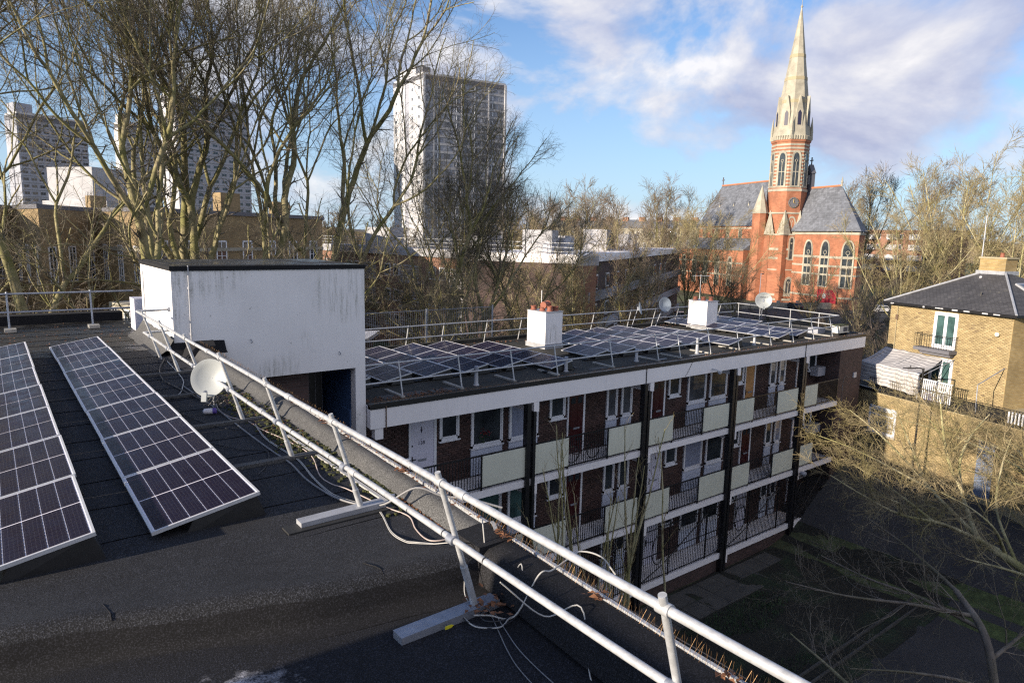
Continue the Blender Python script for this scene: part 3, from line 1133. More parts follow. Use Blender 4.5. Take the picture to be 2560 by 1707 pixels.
def put_panel(src, first, x, y, z, label, group):
    o = src if first else dup_tree(src)
    o.location = (x, y, z)
    o['label'] = label
    o['group'] = group
    return o


Y0A, PITCH = 7.35, 1.905
first_p, first_j = True, True
for row, x, cnt, nam in ((0, 1.12, 7, 'the row beside the guard rail'), (1, -0.45, 7, 'the row at the left edge of the roof')):
    for i in range(cnt):
        det = (row == 0 and i < 3) or (row == 1 and i < 2)
        lab = '%s solar panel from the camera in %s' % (ORD[i], nam)
        xx, yy_ = x + rr.uniform(-.012, .012), Y0A + (-.17 if row else 0) + i * PITCH
        if det:
            put_panel(proto_p, first_p, xx, yy_, zl, lab, 'solar panels on the near roof')
            first_p = False
        else:
            put_panel(proto_j, first_j, xx, yy_, zl, lab, 'solar panels on the near roof')
            first_j = False

# the long block's arrays (x of low edge, y of near end, how many)
ZB = -5.15
rows = [(8.78, 20.45, 3), (10.35, 20.45, 3), (11.96, 20.45, 3), (13.6, 20.45, 3), (15.2, 20.4, 3), (16.83, 18.43 + .9, 3), (19.96, 20.43, 1), (21.58, 20.36, 3), (23.16, 20.33, 3), (24.76, 20.35, 3), (26.35, 20.4, 3), (28.05, 19.3, 3), (32.47, 19.4, 4), (34.15, 19.4, 4), (35.85, 23.2, 2)]
names = ['long roof row against the stair head', 'second long roof row from the stair head', 'third long roof row from the stair head', 'fourth long roof row from the stair head', 'fifth long roof row from the stair head', 'row just before the nearer chimney', 'short row just past the nearer chimney', 'second row past the nearer chimney', 'third row past the nearer chimney', 'fourth row past the nearer chimney', 'fifth row past the nearer chimney', 'row just before the farther chimney', 'first row past the farther chimney', 'second row past the farther chimney', 'last dark row by the far corner']
for (x, y, n_), nm in zip(rows, names):
    for i in range(n_):
        lab = '%s solar panel from the front in the %s' % (ORD[i], nm) if i else 'frontmost solar panel in the %s' % nm
        put_panel(proto_j, False, x, y + i * PITCH, ZB + 0.20, lab, 'solar panels on the long block')

# ------------------------------------------------------------------ satellite dish on the near rail


def dish(name, c, aim, rad, label, mat='dish', stem=None, lnb=True, sy=1.08):
    """c: centre, aim: direction the bowl faces, stem: foot of the mast"""
    o = thing(name, stem if stem else c, label, 'satellite dish')
    aim = Vector(aim).normalized()
    prof = [(0.001, -.105 * rad / .35), (rad * .35, -.09 * rad / .35), (rad * .7, -.05 * rad / .35), (rad * .97, 0.0), (rad, 0.0), (rad * 1.005, -.012), (rad * .7, -.062 * rad / .35), (rad * .3, -.105 * rad / .35), (0.001, -.118 * rad / .35)]
    part('reflector', MB().lathe(prof, c, aim, 40, sy=sy), mat, o, True)
    side_ = aim.cross(V(0, 0, 1)).normalized()
    upv = side_.cross(aim).normalized()
    back = Vector(c) - aim * .12
    part('bracket', MB().obox(back - side_ * .05 - upv * .1, side_ * .1, upv * .2, -aim * .07), 'galv_dark', o)
    for sx_ in (-.03, .05):
        part('bolt', MB().lathe([(.009, 0), (.009, .006)], Vector(c) - aim * (.30 * rad) + side_ * sx_, aim, 8), 'galv_dark', o)
    if lnb:
        f0 = Vector(c) - upv * (rad * .98)
        f1 = Vector(c) - upv * (rad * .95) + aim * (rad * .75) - side_ * .02
        part('feed_arm', MB().tube([f0, f1], .014, 8), 'galv', o, True)
        part('feed_horn', MB().lathe([(.03, 0), (.035, .05), (.028, .09), (.018, .1)], f1 + aim * .03, -aim + upv * .4, 12), 'galv_dark', o, True)
        part('feed_box', MB().obox(f1 - side_ * .05 - upv * .14, side_ * .08, upv * .15, aim * .06), 'dish', o)
    if stem:
        part('mast', MB().tube([stem, back - aim * .05], .02, 10), 'galv_dark', o, True)
    return o


DC = V(2.86, 12.1, -2.49)
nd = dish('satellite_dish', DC, (-.50, -.80, .30), 0.30, 'large pale satellite dish clamped to a post of the near guard rail', 'dish', V(3.02, 12.45, H), True)
for k in range(9):
    rg = random.Random(50 + k)
    a = DC + V(.12, .12, -.30)
    pts = [a, a + V(rg.uniform(-.1, .15), rg.uniform(-.1, .1), -.12), a + V(rg.uniform(-.2, .25), rg.uniform(-.15, .15), -.25 + rg.uniform(-.05, .05)), a + V(rg.uniform(.1, .25), rg.uniform(-.1, .2), -.10)]
    part('loose_cable', MB().tube(pline(pts, 6), .006, 5), 'cable_k', nd, True)

# ------------------------------------------------------------------ cables on the roof
CBL = {
    'c1': [(2.97, 14.59), (3.02, 13.08), (3.04, 11.92), (3.04, 10.75), (3.06, 9.58), (3.09, 8.91), (3.04, 8.18), (3.07, 7.59), (3.14, 7.24), (3.28, 6.99), (3.42, 6.75), (3.66, 6.47), (3.88, 6.25)],
    'c2': [(3.16, 12.99), (3.06, 12.34), (3.08, 11.79), (3.18, 11.52), (3.26, 11.27), (3.28, 10.77), (3.38, 10.17), (3.43, 9.73), (3.46, 9.39), (3.45, 9.09), (3.39, 8.78), (3.24, 8.23), (3.24, 7.87), (3.33, 7.58), (3.4, 7.16), (3.47, 6.77), (3.55, 6.43), (3.45, 6.1), (3.37, 5.76), (3.4, 5.6), (3.6, 5.54)],
    'c3': [(3.28, 11.06), (3.18, 10.22), (3.21, 9.33), (3.22, 8.89), (3.13, 8.18), (3.1, 7.63), (3.14, 7.34), (3.25, 7.06), (3.37, 6.98), (3.32, 6.63), (3.19, 6.16), (3.14, 5.77), (3.19, 5.64), (3.32, 5.51)],
}


def zz_roof(x, y):
    ry = ridge_y(x)
    d = y - ry
    if d < -0.17:
        z = -3.32
    elif d < 0.0:
        z = -3.32 + 0.33 * (d + .17) / .17
    elif d < 0.8:
        z = -3.0 - .13 * d / .8
    else:
        z = H
    if x > 3.86 + px(y):
        z = max(z, -2.95)
    return z


def cable(name, pts, r, mat, label, lift=None):
    P = pline([(x, y, zz_roof(x, y) + r + .004 + (lift[i] if lift else 0)) for i, (x, y) in enumerate(pts)], 7)
    return solo(name, MB().tube(P, r, 7), mat, tuple(P[0]), label, 'cable', 'cables lying on the near roof', smooth=True)


cable('cable', CBL['c1'] + [(4.1, 6.0), (4.35, 5.75)], .012, 'cable_g', 'thick grey cable lying under the guard rail and out over the parapet', [0] * 10 + [.06, .10, .03, .02, -.05])
cable('cable', CBL['c2'], .007, 'cable_p', 'pinkish white cable looping between the rail posts and the parapet')
cable('cable', CBL['c3'] + [(3.40, 5.30), (3.37, 5.1), (3.35, 5.0), (3.25, 4.84), (3.2, 4.66)], .005, 'cable_w', 'thin white cable dropping over the roof ridge to the nearest post', [0] * 11 + [.02, .02, .01, .05, .16, .14, .07, .05])
cable('cable', [(x + .02, y + .035) for x, y in CBL['c3']], .005, 'cable_w', 'thin white cable doubled beside another over the felt', [0] * 11 + [.02, .02, .0])
cable('cable', [(3.66, 5.16), (3.58, 4.92), (3.57, 4.69), (3.63, 4.5), (3.56, 4.42), (3.38, 4.34), (3.25, 4.28), (3.15, 4.33), (3.07, 4.42), (3.07, 4.58), (3.1, 4.71)], .006, 'cable_w', 'white cable coiled round the foot of the nearest whole rail post', [.2, .08] + [.02] * 9)
cable('cable', [(3.10, 4.70), (3.06, 4.5), (3.16, 4.32), (3.33, 4.29), (3.5, 4.36), (3.55, 4.52), (3.42, 4.6), (3.22, 4.55), (3.2, 4.42), (3.35, 4.35), (3.48, 4.42)], .006, 'cable_k', 'black and grey cable coil heaped on the near counterweight', [.02] * 11)
cable('cable', [(3.16, 4.56), (3.27, 4.48), (3.44, 4.34), (3.61, 4.23), (3.76, 4.23), (4.0, 4.28), (4.14, 4.26), (4.26, 4.12), (4.33, 4.0)], .0075, 'cable_w', 'white cable arching from the coil over the dark parapet', [.02, .02, .02, .03, .03, .05, .09, .06, -.08])
cable('cable', [(3.36, 4.63), (3.24, 4.33), (3.11, 4.0), (3.04, 3.75), (3.0, 3.41), (2.97, 2.9)], .0042, 'cable_g', 'thin grey cable trailing down the dark near felt, inner of the pair')
cable('cable', [(3.36, 4.53), (3.28, 4.27), (3.2, 3.98), (3.16, 3.67), (3.14, 3.3), (3.12, 2.8)], .0042, 'cable_g', 'thin grey cable trailing down the dark near felt, outer of the pair')
cable('cable', [(3.02, 4.0), (3.40, 3.9), (3.57, 3.65), (3.43, 3.38), (3.34, 3.14), (3.26, 2.8)], .006, 'cable_w', 'white cable hanging from the lower rail to the near felt', [.62, .25, .02, 0, 0, 0])
cable('cable', [(2.15, 14.2), (2.55, 13.9), (2.75, 13.95), (2.95, 14.6), (3.1, 15.3), (3.2, 16.6), (3.25, 17.6)], .010, 'cable_w', 'white cable winding from the solar row towards the stair head')
cable('cable', [(3.25, 17.9), (2.9, 16.6), (2.75, 15.4), (2.85, 14.3), (2.98, 13.2)], .016, 'cable_k', 'black cable running from the stair head foot to the dish')
cable('cable', [(2.35, 10.6), (2.7, 9.9), (3.0, 9.6), (2.8, 9.0), (2.6, 8.7)], .007, 'cable_k', 'thin black cable looping beside the near solar row')
cable('cable', [(3.0, 10.9), (2.7, 11.4), (2.45, 12.6), (2.4, 13.8)], .007, 'cable_k', 'thin black cable curving along the solar row by the bottle')

tp = MB()
P = pline([(3.95, 5.4, -2.92), (3.89, 5.25, -2.93), (3.82, 5.07, -3.12), (3.77, 4.66, -3.15), (3.73, 4.26, -3.16)], 6)
for a, b in zip(P, P[1:]):
    tp.obox(a - V(.022, 0, 0), V(.044, 0, 0), b - a, V(0, 0, .004))
solo('flat_strip', tp, 'cable_w', (3.8, 4.8, -3.1), 'flat white strip bent down over the dark parapet end', 'strip')
for i, (y0, y1, lab) in enumerate(((4.17, 3.16, 'white cover strip on the dark felt under the lower rail'), (3.12, 0.4, 'second white cover strip continuing below the lower rail'))):
    solo('cover_strip', MB().obox((3.58, y1, -3.32), (.055, 0, 0), (.02, y0 - y1, 0), (0, 0, .03)), 'cable_w', (3.68, y1, -3.18), lab, 'cover strip', 'white cover strips')
solo('cover_strip', MB().obox((3.52, 6.9, H + .0), (.05, 0, 0), (-.03, 3.3, 0), (0, 0, .02)), 'cable_w', (3.5, 7, H), 'pale cover strip half buried in the mossy gutter', 'cover strip', 'white cover strips')

# bottle, tag, small finds
bo = thing('plastic_bottle', (2.85, 12.16, H), 'small cloudy bottle with violet end lying on the felt', 'bottle')
part('body', MB().lathe([(.02, 0), (.045, .02), (.05, .06), (.05, .16), (.03, .19), (.02, .2)], (2.76, 12.2, H + .055), (1, -.35, 0), 14), 'bottle', bo, True)
part('cap', MB().lathe([(.045, 0), (.052, .01), (.052, .06), (.03, .07)], (2.90, 12.15, H + .055), (1, -.35, 0), 14), 'purple', bo, True)
solo('cable_tag', MB().prism([(2.84, 4.52, -3.29), (2.90, 4.52, -3.29), (2.925, 4.52, -3.275), (2.9, 4.52, -3.262), (2.84, 4.52, -3.262)], (0, -.006, 0)), 'yellow', (2.87, 4.52, -3.28), 'small yellow tag stuck on the side of the near counterweight', 'tag')

rg = random.Random(91)
lm = MB()


def leaf(mb, x, y, z, s):
    a = rg.uniform(0, 6.28)
    ca, sa = math.cos(a) * s, math.sin(a) * s
    h1, h2 = rg.uniform(0, .7) * s, rg.uniform(0, .7) * s
    mb.poly([(x - ca, y - sa, z), (x - sa * .6, y + ca * .6, z + h1), (x + ca, y + sa, z + .2 * s)])
    mb.poly([(x + ca, y + sa, z + .2 * s), (x + sa * .6, y - ca * .6, z + h2), (x - ca, y - sa, z)])


for _ in range(430):
    y = rg.gauss(6.2, .45)
    leaf(lm, 3.78 + rg.gauss(0, .06) - max(0, (y - 6.4)) * .12, y, H + .012, rg.uniform(.015, .035))
for _ in range(70):
    y = rg.uniform(5.6, 18)
    leaf(lm, 4.12 + px(y) + rg.gauss(0, .03), y, -2.94, rg.uniform(.02, .04))
for (y, n_) in ((5.05, 18), (7.25, 22), (3.7, 14), (2.4, 12), (9.0, 10), (9.9, 14), (11.4, 12), (15.6, 14)):
    for _ in range(n_):
        leaf(lm, 4.09 + px(y) + rg.gauss(0, .03), y + rg.gauss(0, .06), -2.93 + rg.uniform(0, .03), rg.uniform(.02, .045))
for _ in range(260):
    leaf(lm, rg.uniform(3.2, 3.8), rg.uniform(9.5, 13.5), H + .01, rg.uniform(.01, .028))
for _ in range(220):
    leaf(lm, rg.uniform(-1.5, 3.2), rg.gauss(23.0, 1.3), H + .012, rg.uniform(.02, .04))
for _ in range(40):
    leaf(lm, 3.3 + rg.gauss(0, .12), 4.55 + rg.gauss(0, .1), -3.25 + rg.uniform(0, .04), rg.uniform(.02, .045))
solo('dead_leaves', lm, 'leaf', (3.8, 6.2, H), 'brown dead leaves drifted along the gutter and the bird wires', 'leaves', kind='stuff')
mo = MB()
for _ in range(1500):
    cl = rg.choice([(3.6, 10.8, .16, 1.2), (3.62, 8.4, .1, .9), (3.55, 12.6, .18, 1.1), (3.72, 7.2, .06, .5), (3.80, 4.95, .04, .25), (3.5, 9.9, .15, .6)])
    x, y = rg.gauss(cl[0], cl[2]), rg.gauss(cl[1], cl[3])
    if x > 3.86:
        continue
    s = rg.uniform(.008, .03)
    z = H if y > 5.4 else -3.3
    a = rg.uniform(0, 6.28)
    mo.prism([(x + s * math.cos(a + t), y + s * math.sin(a + t), z - .01) for t in (0, 1.26, 2.5, 3.8, 5.0)], (rg.uniform(-.2, .2) * s, 0, .012 + s * rg.uniform(.3, .9)))
solo('moss', mo, 'moss', (3.6, 9, H), 'patchy green moss cushions growing in the parapet gutter', 'moss', kind='stuff')

# ================================================================== WHITE STAIR HEAD
sh = thing('stair_tower', (6.2, 20.7, -16), 'white rendered stair tower with black felt rim and streaked face', 'stair tower')
XA, XB, YA, YB = 3.62, 8.82, 18.62, 22.75
part('render_wall', MB().box(XA, XB, YA, YB, -3.98, -1.05), 'white', sh)
part('roof_rim', MB().box(XA - .03, XB + .03, YA - .03, YB + .03, -1.05, -0.935), 'felt_dark', sh)
part('roof_sheet', MB().box(XA + .1, XB - .1, YA + .1, YB - .1, -0.935, -0.925), 'felt_wet', sh)
part('pillar', MB().box(8.50, 8.82, YA, YA + .34, -16, -3.98), 'white', sh)
part('wall', MB().box(4.3, 7.22, YA + .42, YA + .7, -16, -3.98), 'brick_tex_d', sh)
part('blue_wall', MB().box(8.52, 8.80, YA + .34, YB, -16, -3.98), 'blue', sh)
part('blue_dado', MB().box(8.46, 8.52, YA + .36, YB - .1, -8.5, -5.35), 'blue', sh)
part('back_wall', MB().box(4.3, 8.52, YB - .2, YB, -16, -3.98), 'brick_tex_d', sh)
dd = part('door', MB().box(7.24, 8.1, YA + 1.6, YA + 1.65, -6.3, -4.1), 'conc_d', sh)
for i in range(4):
    part('door_board', MB().box(7.27 + i * .21, 7.45 + i * .21, YA + 1.585, YA + 1.6, -6.25, -4.15), 'steel_blk', dd)
part('landing', MB().box(4.3, 8.5, YA + .42, YB, -6.5, -6.3), 'conc_g', sh)
part('conduit', MB().tube([(4.02, YA - .02, -0.92), (4.02, YA - .02, -2.75), (4.03, YA - .02, -3.2)], .016, 8), 'conc_w', sh, True)
for z in (-1.45, -2.62):
    part('conduit_joint', MB().tube([(4.02, YA - .02, z), (4.02, YA - .02, z - .06)], .03, 8), 'conc_w', sh, True)
part('conduit', MB().tube([(XA - .02, 22.3, -1.25), (XA - .02, 22.3, -3.0)], .016, 8), 'lead', sh, True)
for (x, z) in ((5.5, -2.9), (8.0, -3.45)):
    part('wall_hook', MB().tube(pline([(x, YA, z), (x, YA - .05, z - .01), (x + .02, YA - .06, z - .06), (x, YA - .03, z - .09)], 4), .012, 6), 'galv_dark', sh)
# rumpled felt skirts round the foot of the white walls
sk = MB()
rg = random.Random(14)
n_ = 26
for i in range(n_ + 1):
    y = 18.5 + 4.3 * i / n_
    w_ = .10 * math.sin(i * 1.1) * math.sin(i * .47)
    for (dx, z) in ((.46, H - .01), (.33, H + .03), (.16, H + .14 + w_ * .5), (.03, H + .34 + w_ * .4), (.0, H + .42 + w_ * .3)):
        sk.v.append((XA - dx - rg.uniform(0, .03), y, z))
for i in range(n_):
    for t in range(4):
        a = i * 5 + t
        sk.f.append([a, a + 1, a + 6, a + 5])
part('felt_skirt', sk, 'felt_pale', sh, True)
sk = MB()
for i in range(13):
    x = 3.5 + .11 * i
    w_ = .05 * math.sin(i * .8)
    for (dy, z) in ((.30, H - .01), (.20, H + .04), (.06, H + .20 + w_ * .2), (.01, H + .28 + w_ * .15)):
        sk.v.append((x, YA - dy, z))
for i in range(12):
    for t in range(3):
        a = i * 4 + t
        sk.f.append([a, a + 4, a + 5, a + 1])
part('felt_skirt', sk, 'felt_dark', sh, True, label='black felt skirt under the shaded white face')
part('parapet_end', MB().hexa([(3.75, 17.9, H - .02), (4.5, 17.9, H - .02), (4.6, 18.62, H - .02), (3.7, 18.62, H - .02), (4.0, 18.0, H + .24), (4.45, 18.0, H + .24), (4.55, 18.62, H + .30), (3.9, 18.62, H + .30)]), 'felt_dark', sh)

# ================================================================== LONG BLOCK
FY, WY = 18.45, 19.75
BX0, BX1, BYB = 8.86, 39.84, 27.2
lb = thing('apartment_block', (24, 20, -16), 'long three storey flats with cream balcony boards and black columns', 'apartment block')
FL = [(-8.74, -9.0), (-12.0, -12.27), (-15.0, -15.26)]          # walkway slabs: top, underside
# masonry core with the recessed walkway in front
part('core_wall', MB().box(BX0 + .02, BX1 - .02, WY + .02, BYB - .02, -16.2, -5.6), 'mortar', lb)
part('end_pier', MB().box(37.28, BX1, FY + .01, WY + .02, -16.2, -5.89), 'brick_tex_d', lb)
part('end_wall', MB().box(BX1 - .02, BX1 + .01, WY + .02, BYB, -16.2, -5.89), 'brick_tex_d', lb)
for (z1, z0) in FL:
    part('walkway_slab', MB().box(BX0, 37.27, FY + .0, WY, z0 + .02, z1), 'fascia', lb)
    part('slab_edge', MB().box(BX0, 37.27, FY - .035, FY, z0, z1 + (0.0 if z1 > -14 else .02)), 'fascia', lb)
part('plinth', MB().box(BX0, 37.27, FY + .1, FY + .4, -16.2, -15.26), 'brick_tex_d', lb)
part('roof_slab', MB().box(BX0, BX1, FY + .02, BYB, -5.86, -5.165), 'fascia', lb)
for (a, b) in ((BX0, 21.18), (21.2, 33.44), (33.46, BX1)):
    part('fascia', MB().box(a, b, FY - .05, FY + .02, -5.89, -5.19), 'fascia', lb)
    part('roof_trim', MB().box(a, b, FY - .075, FY + .12, -5.275, -5.115), 'steel_blk', lb)
part('roof_sheet', MB().box(BX0, BX1 - .02, FY + .12, BYB - .15, -5.165, -5.15), 'felt_block', lb)
part('back_kerb', MB().box(BX0, BX1, BYB - .25, BYB, -5.165, -4.98), 'felt_block', lb)
part('end_kerb', MB().box(BX1 - .12, BX1 + .02, FY, BYB, -5.165, -5.10), 'felt_pale', lb)
part('end_fascia', MB().box(BX1, BX1 + .05, FY - .05, BYB, -5.89, -5.17), 'fascia', lb)
for x in (21.19, 33.45, 9.38):
    part('downpipe', MB().tube([(x, FY - .07, -5.2), (x, FY - .07, -5.95)], .018, 8), 'timber' if x < 10 else 'steel_blk', lb, True)
# felt patches and lap lines on the roof
for (x, y, w_, h_, m_) in ((9.6, 18.9, 1.6, .5, 'felt_pale'), (11.4, 18.9, 1.0, .4, 'felt_pale'), (18.6, 18.9, 1.3, .35, 'felt_pale'), (22.4, 19.1, .9, .08, 'lead'), (24.8, 19.0, 1.2, .1, 'lead')):
    part('felt_patch', MB().box(x, x + w_, y, y + h_, -5.15, -5.143), m_, lb)

# columns, nibs and stub beams
for ci, x in enumerate((8.95, 15.08, 21.27, 27.38, 33.43)):
    if ci == 0:
        part('column', MB().box(8.88, 9.0, FY - .1, FY + .2, -16, -6.2), 'steel_blk', lb)
        part('nib', MB().box(9.02, 9.3, FY - .02, FY + .2, -6.25, -5.9), 'fascia', lb)
        continue
    if ci == 1:
        part('column', MB().box(14.9, 15.07, FY - .14, FY + .1, -16, -5.9), 'steel_blk', lb)
        part('column', MB().box(15.19, 15.31, FY - .14, FY + .1, -16, -6.22), 'steel_blk', lb)
    else:
        part('column', MB().box(x - .19, x - .02, FY - .14, FY + .12, -16, -5.9), 'steel_blk', lb)
        part('column', MB().box(x + .05, x + .19, FY - .14, FY + .12, -16, -6.22), 'steel_blk', lb)
    for (z1, z0) in [(-5.55, -5.9)] + FL:
        xn = x + (.27 if ci > 1 else .24)
        part('nib', MB().box(xn - .07, xn + .17, FY - .06, FY + .16, z0 - .36, z0), 'fascia', lb)
        part('stub_beam', MB().box(x - .1, x + .12, FY + .16, WY, z0 - .3, z0), 'fascia', lb)

# openings of one storey, top floor positions measured along the wall
OPEN = [('door_white', 10.90, 11.86), ('small', 12.09, 12.90), ('big', 13.42, 14.84, 'glass'), ('big', 15.14, 16.55, 'curtain'), ('small', 17.13, 17.95), ('door_red', 18.09, 18.93),
        ('slim', 20.28, 20.94), ('slim', 21.18, 21.85), ('door_red', 23.12, 23.92), ('small', 24.25, 25.09), ('big', 25.64, 27.02, 'grey_blind'), ('big', 27.32, 28.68, 'glass'),
        ('small', 29.40, 30.06), ('door_tan', 30.20, 30.98), ('slim', 32.43, 33.06), ('slim', 33.32, 33.92), ('door_red', 35.08, 35.86), ('small', 36.22, 37.05)]
NUM = {(0, 10.90): '138', (1, 23.12): '128'}
storey = [(-6.05, -8.74), (-9.10, -12.0), (-12.35, -15.0)]
glz = {1: {13.42: 'glass_teal', 15.14: 'glass_teal', 25.64: 'curtain', 27.32: 'glass', 32.43: 'glass', 33.32: 'curtain'}, 2: {}}
drs = {(1, 10.90): 'door_red', (1, 23.12): 'door_white', (1, 30.20): 'door_red', (1, 18.09): 'door_red', (1, 35.08): 'door_white', (2, 23.12): 'door_white', (2, 30.20): 'door_white', (2, 10.9): 'door_white', (2, 18.09): 'door_white', (2, 35.08): 'door_red'}


def window(x0, x1, z1, zsill, zfloor, gl, apron, open_=False):
    fw = .075
    w_ = MB()
    for (a, b, c, d) in ((x0, x1, z1 - fw, z1), (x0, x1, zsill, zsill + fw * 1.2), (x0, x0 + fw, zsill, z1), (x1 - fw, x1, zsill, z1)):
        w_.box(a, b, WY - .075, WY + .01, c, d)
    o = part('window', w_, 'upvc', lb)
    sash = MB()
    f2 = .045
    X0, X1, Z0, Z1 = x0 + fw, x1 - fw, zsill + fw * 1.2, z1 - fw
    for (a, b, c, d) in ((X0, X1, Z1 - f2, Z1), (X0, X1, Z0, Z0 + f2), (X0, X0 + f2, Z0, Z1), (X1 - f2, X1, Z0, Z1)):
        sash.box(a, b, WY - .06, WY - .005, c, d)
    q = part('sash', sash, 'upvc', o)
    q.location = -BASES[lb.name]
    q = part('pane', MB().box(X0 + f2, X1 - f2, WY - .04, WY - .02, Z0 + f2, Z1 - f2), gl, o)
    q.location = -BASES[lb.name]
    o.location = (0, 0, 0)
    o.location = -BASES[lb.name]
    for ch in o.children:
        ch.location = (0, 0, 0)
    q = part('sill', MB().box(x0 - .03, x1 + .03, WY - .12, WY, zsill - .05, zsill), 'upvc', o)
    if apron:
        n_ = 4
        hh_ = (zsill - .05 - (zfloor + .06)) / n_
        for k in range(n_):
            part('apron_board', MB().box(x0 + .01, x1 - .01, WY - .05 - .006 * (k % 2), WY, zfloor + .06 + k * hh_ + .006, zfloor + .06 + (k + 1) * hh_), 'upvc_blue', o)
    return o


holes_all = []
for si, (zt, zf) in enumerate(storey):
    holes = []
    for op in OPEN:
        kind, x0, x1 = op[:3]
        gl = op[3] if len(op) > 3 else 'glass'
        gl = glz.get(si, {}).get(x0, gl if si == 0 else 'glass')
        if kind == 'small':
            zs = zf + 1.60
            window(x0, x1, zt, zs, zf, gl, False)
            holes.append((x0 - BX0, x1 - BX0, zs - .05, zt))
        elif kind in ('big', 'slim'):
            zs = zf + (1.10 if kind == 'big' else 1.16)
            window(x0, x1, zt, zs, zf, gl if kind == 'big' else (gl if si else 'grey_blind'), True)
            holes.append((x0 - BX0, x1 - BX0, zf, zt))
        else:
            mt_ = drs.get((si, x0), kind if si == 0 else 'door_red')
            d_ = part('door', MB().box(x0 + .04, x1, WY - .06, WY, zf + .03, zt - .06), mt_, lb)
            fr_ = MB()
            fr_.box(x0 - .02, x0 + .04, WY - .08, WY, zf, zt)
            fr_.box(x1, x1 + .10, WY - .08, WY, zf, zt)
            fr_.box(x0 + .04, x1, WY - .08, WY, zt - .06, zt)
            part('door_frame', fr_, 'upvc', lb)
            part('letterbox', MB().box(x0 + .33, x0 + .66, WY - .075, WY - .06, zf + 1.03, zf + 1.11), 'galv_dark', d_).location = (0, 0, 0)
            hd = MB().box(x0 + .09, x0 + .12, WY - .085, WY - .06, zf + .95, zf + 1.25)
            hd.box(x0 + .10, x0 + .24, WY - .11, WY - .085, zf + 1.12, zf + 1.15)
            part('handle', hd, 'steel_blk', d_)
            part('lock', MB().lathe([(.03, 0), (.03, .015)], (x0 + .11, WY - .06, zf + 1.62), (0, -1, 0), 10), 'steel_blk', d_)
            if mt_ == 'door_red':
                for k in (0, 1):
                    part('light', MB().box(x0 + .17 + .37 * k, x0 + .40 + .37 * k, WY - .068, WY - .06, zf + 2.10, zf + 2.36), 'glass', d_)
                for (a, b) in ((.18, .9), (1.2, 2.0)):
                    for k in (0, 1):
                        part('door_panel', MB().box(x0 + .16 + .38 * k, x0 + .42 + .38 * k, WY - .07, WY - .06, zf + a, zf + b), 'door_red', d_)
            if mt_ == 'door_white':
                part('door_light', MB().prism([(x0 + .47, WY - .06, zf + 2.02), (x0 + .51, WY - .06, zf + 2.12), (x0 + .47, WY - .06, zf + 2.26), (x0 + .43, WY - .06, zf + 2.12)], (0, -.008, 0)), 'ink', d_)
                part('spyhole', MB().lathe([(.014, 0), (.014, .01)], (x0 + .47, WY - .06, zf + 1.82), (0, -1, 0), 8), 'ink', d_)
            if (si, x0) in NUM:
                text_part('number', NUM[(si, x0)], .19, (x0 + .47, WY - .066, zf + 1.68), (1, 0, 0), (0, 0, 1), 'ink', d_).location = (x0 + .47, WY - .066, zf + 1.68)
            for ch in d_.children:
                if not ch.name.startswith('number'):
                    ch.location = (0, 0, 0)
            holes.append((x0 - .02 - BX0, x1 + .10 - BX0, zf, zt))
    holes_all.append(holes)
    brickwork(lb, 'brick_d', (BX0, WY, 0), (1, 0, 0), 37.27 - BX0, zf, zt + .1, (0, -1, 0), holes, 300 if si == 0 else 0, 11 + si, bl=0.25, bh=0.083)

# balcony boards and barred railings
PANEL = [(9.2, 10.9), (13.02, 14.93), (15.3, 17.02), (19.15, 21.04), (21.46, 23.1), (25.2, 27.11), (27.67, 29.13), (31.19, 33.08), (33.64, 35.03)]
GAP = [(10.9, 13.02), (17.02, 19.15), (23.1, 25.2), (29.13, 31.19), (35.03, 37.2)]
for zf in (-8.74, -12.0):
    zt = zf + 1.24
    for (a, b) in PANEL:
        p_ = part('balcony_board', MB().box(a + .01, b - .01, FY - .055, FY - .035, zf + .14, zt), 'cream', lb)
        for (x, z) in ((a + .06, zt - .05), (b - .06, zt - .05), (a + .06, zf + .19), (b - .06, zf + .19), ((a + b) / 2, zf + .19), ((a + b) / 2, zt - .05)):
            part('bolt', MB().lathe([(.012, 0), (.012, .008)], (x, FY - .055, z), (0, -1, 0), 6), 'steel_blk', p_).location = (0, 0, 0)
    part('handrail', MB().box(9.0, 37.26, FY - .03, FY + .02, zt, zt + .045), 'steel_blk', lb)
    part('bottom_rail', MB().box(9.0, 37.26, FY - .03, FY + .02, zf + .09, zf + .13), 'steel_blk', lb)
    for (a, b) in GAP:
        bars = MB()
        n_ = int((b - a) / .115)
        for k in range(n_ + 1):
            x = a + (b - a) * k / n_
            bars.box(x - .011, x + .011, FY - .018, FY + .004, zf + .13, zt)
        part('railing_bars', bars, 'steel_blk', lb, kind='stuff')
        for x in (a, b):
            part('railing_post', MB().box(x - .025, x + .025, FY - .03, FY + .02, zf, zt), 'steel_blk', lb)
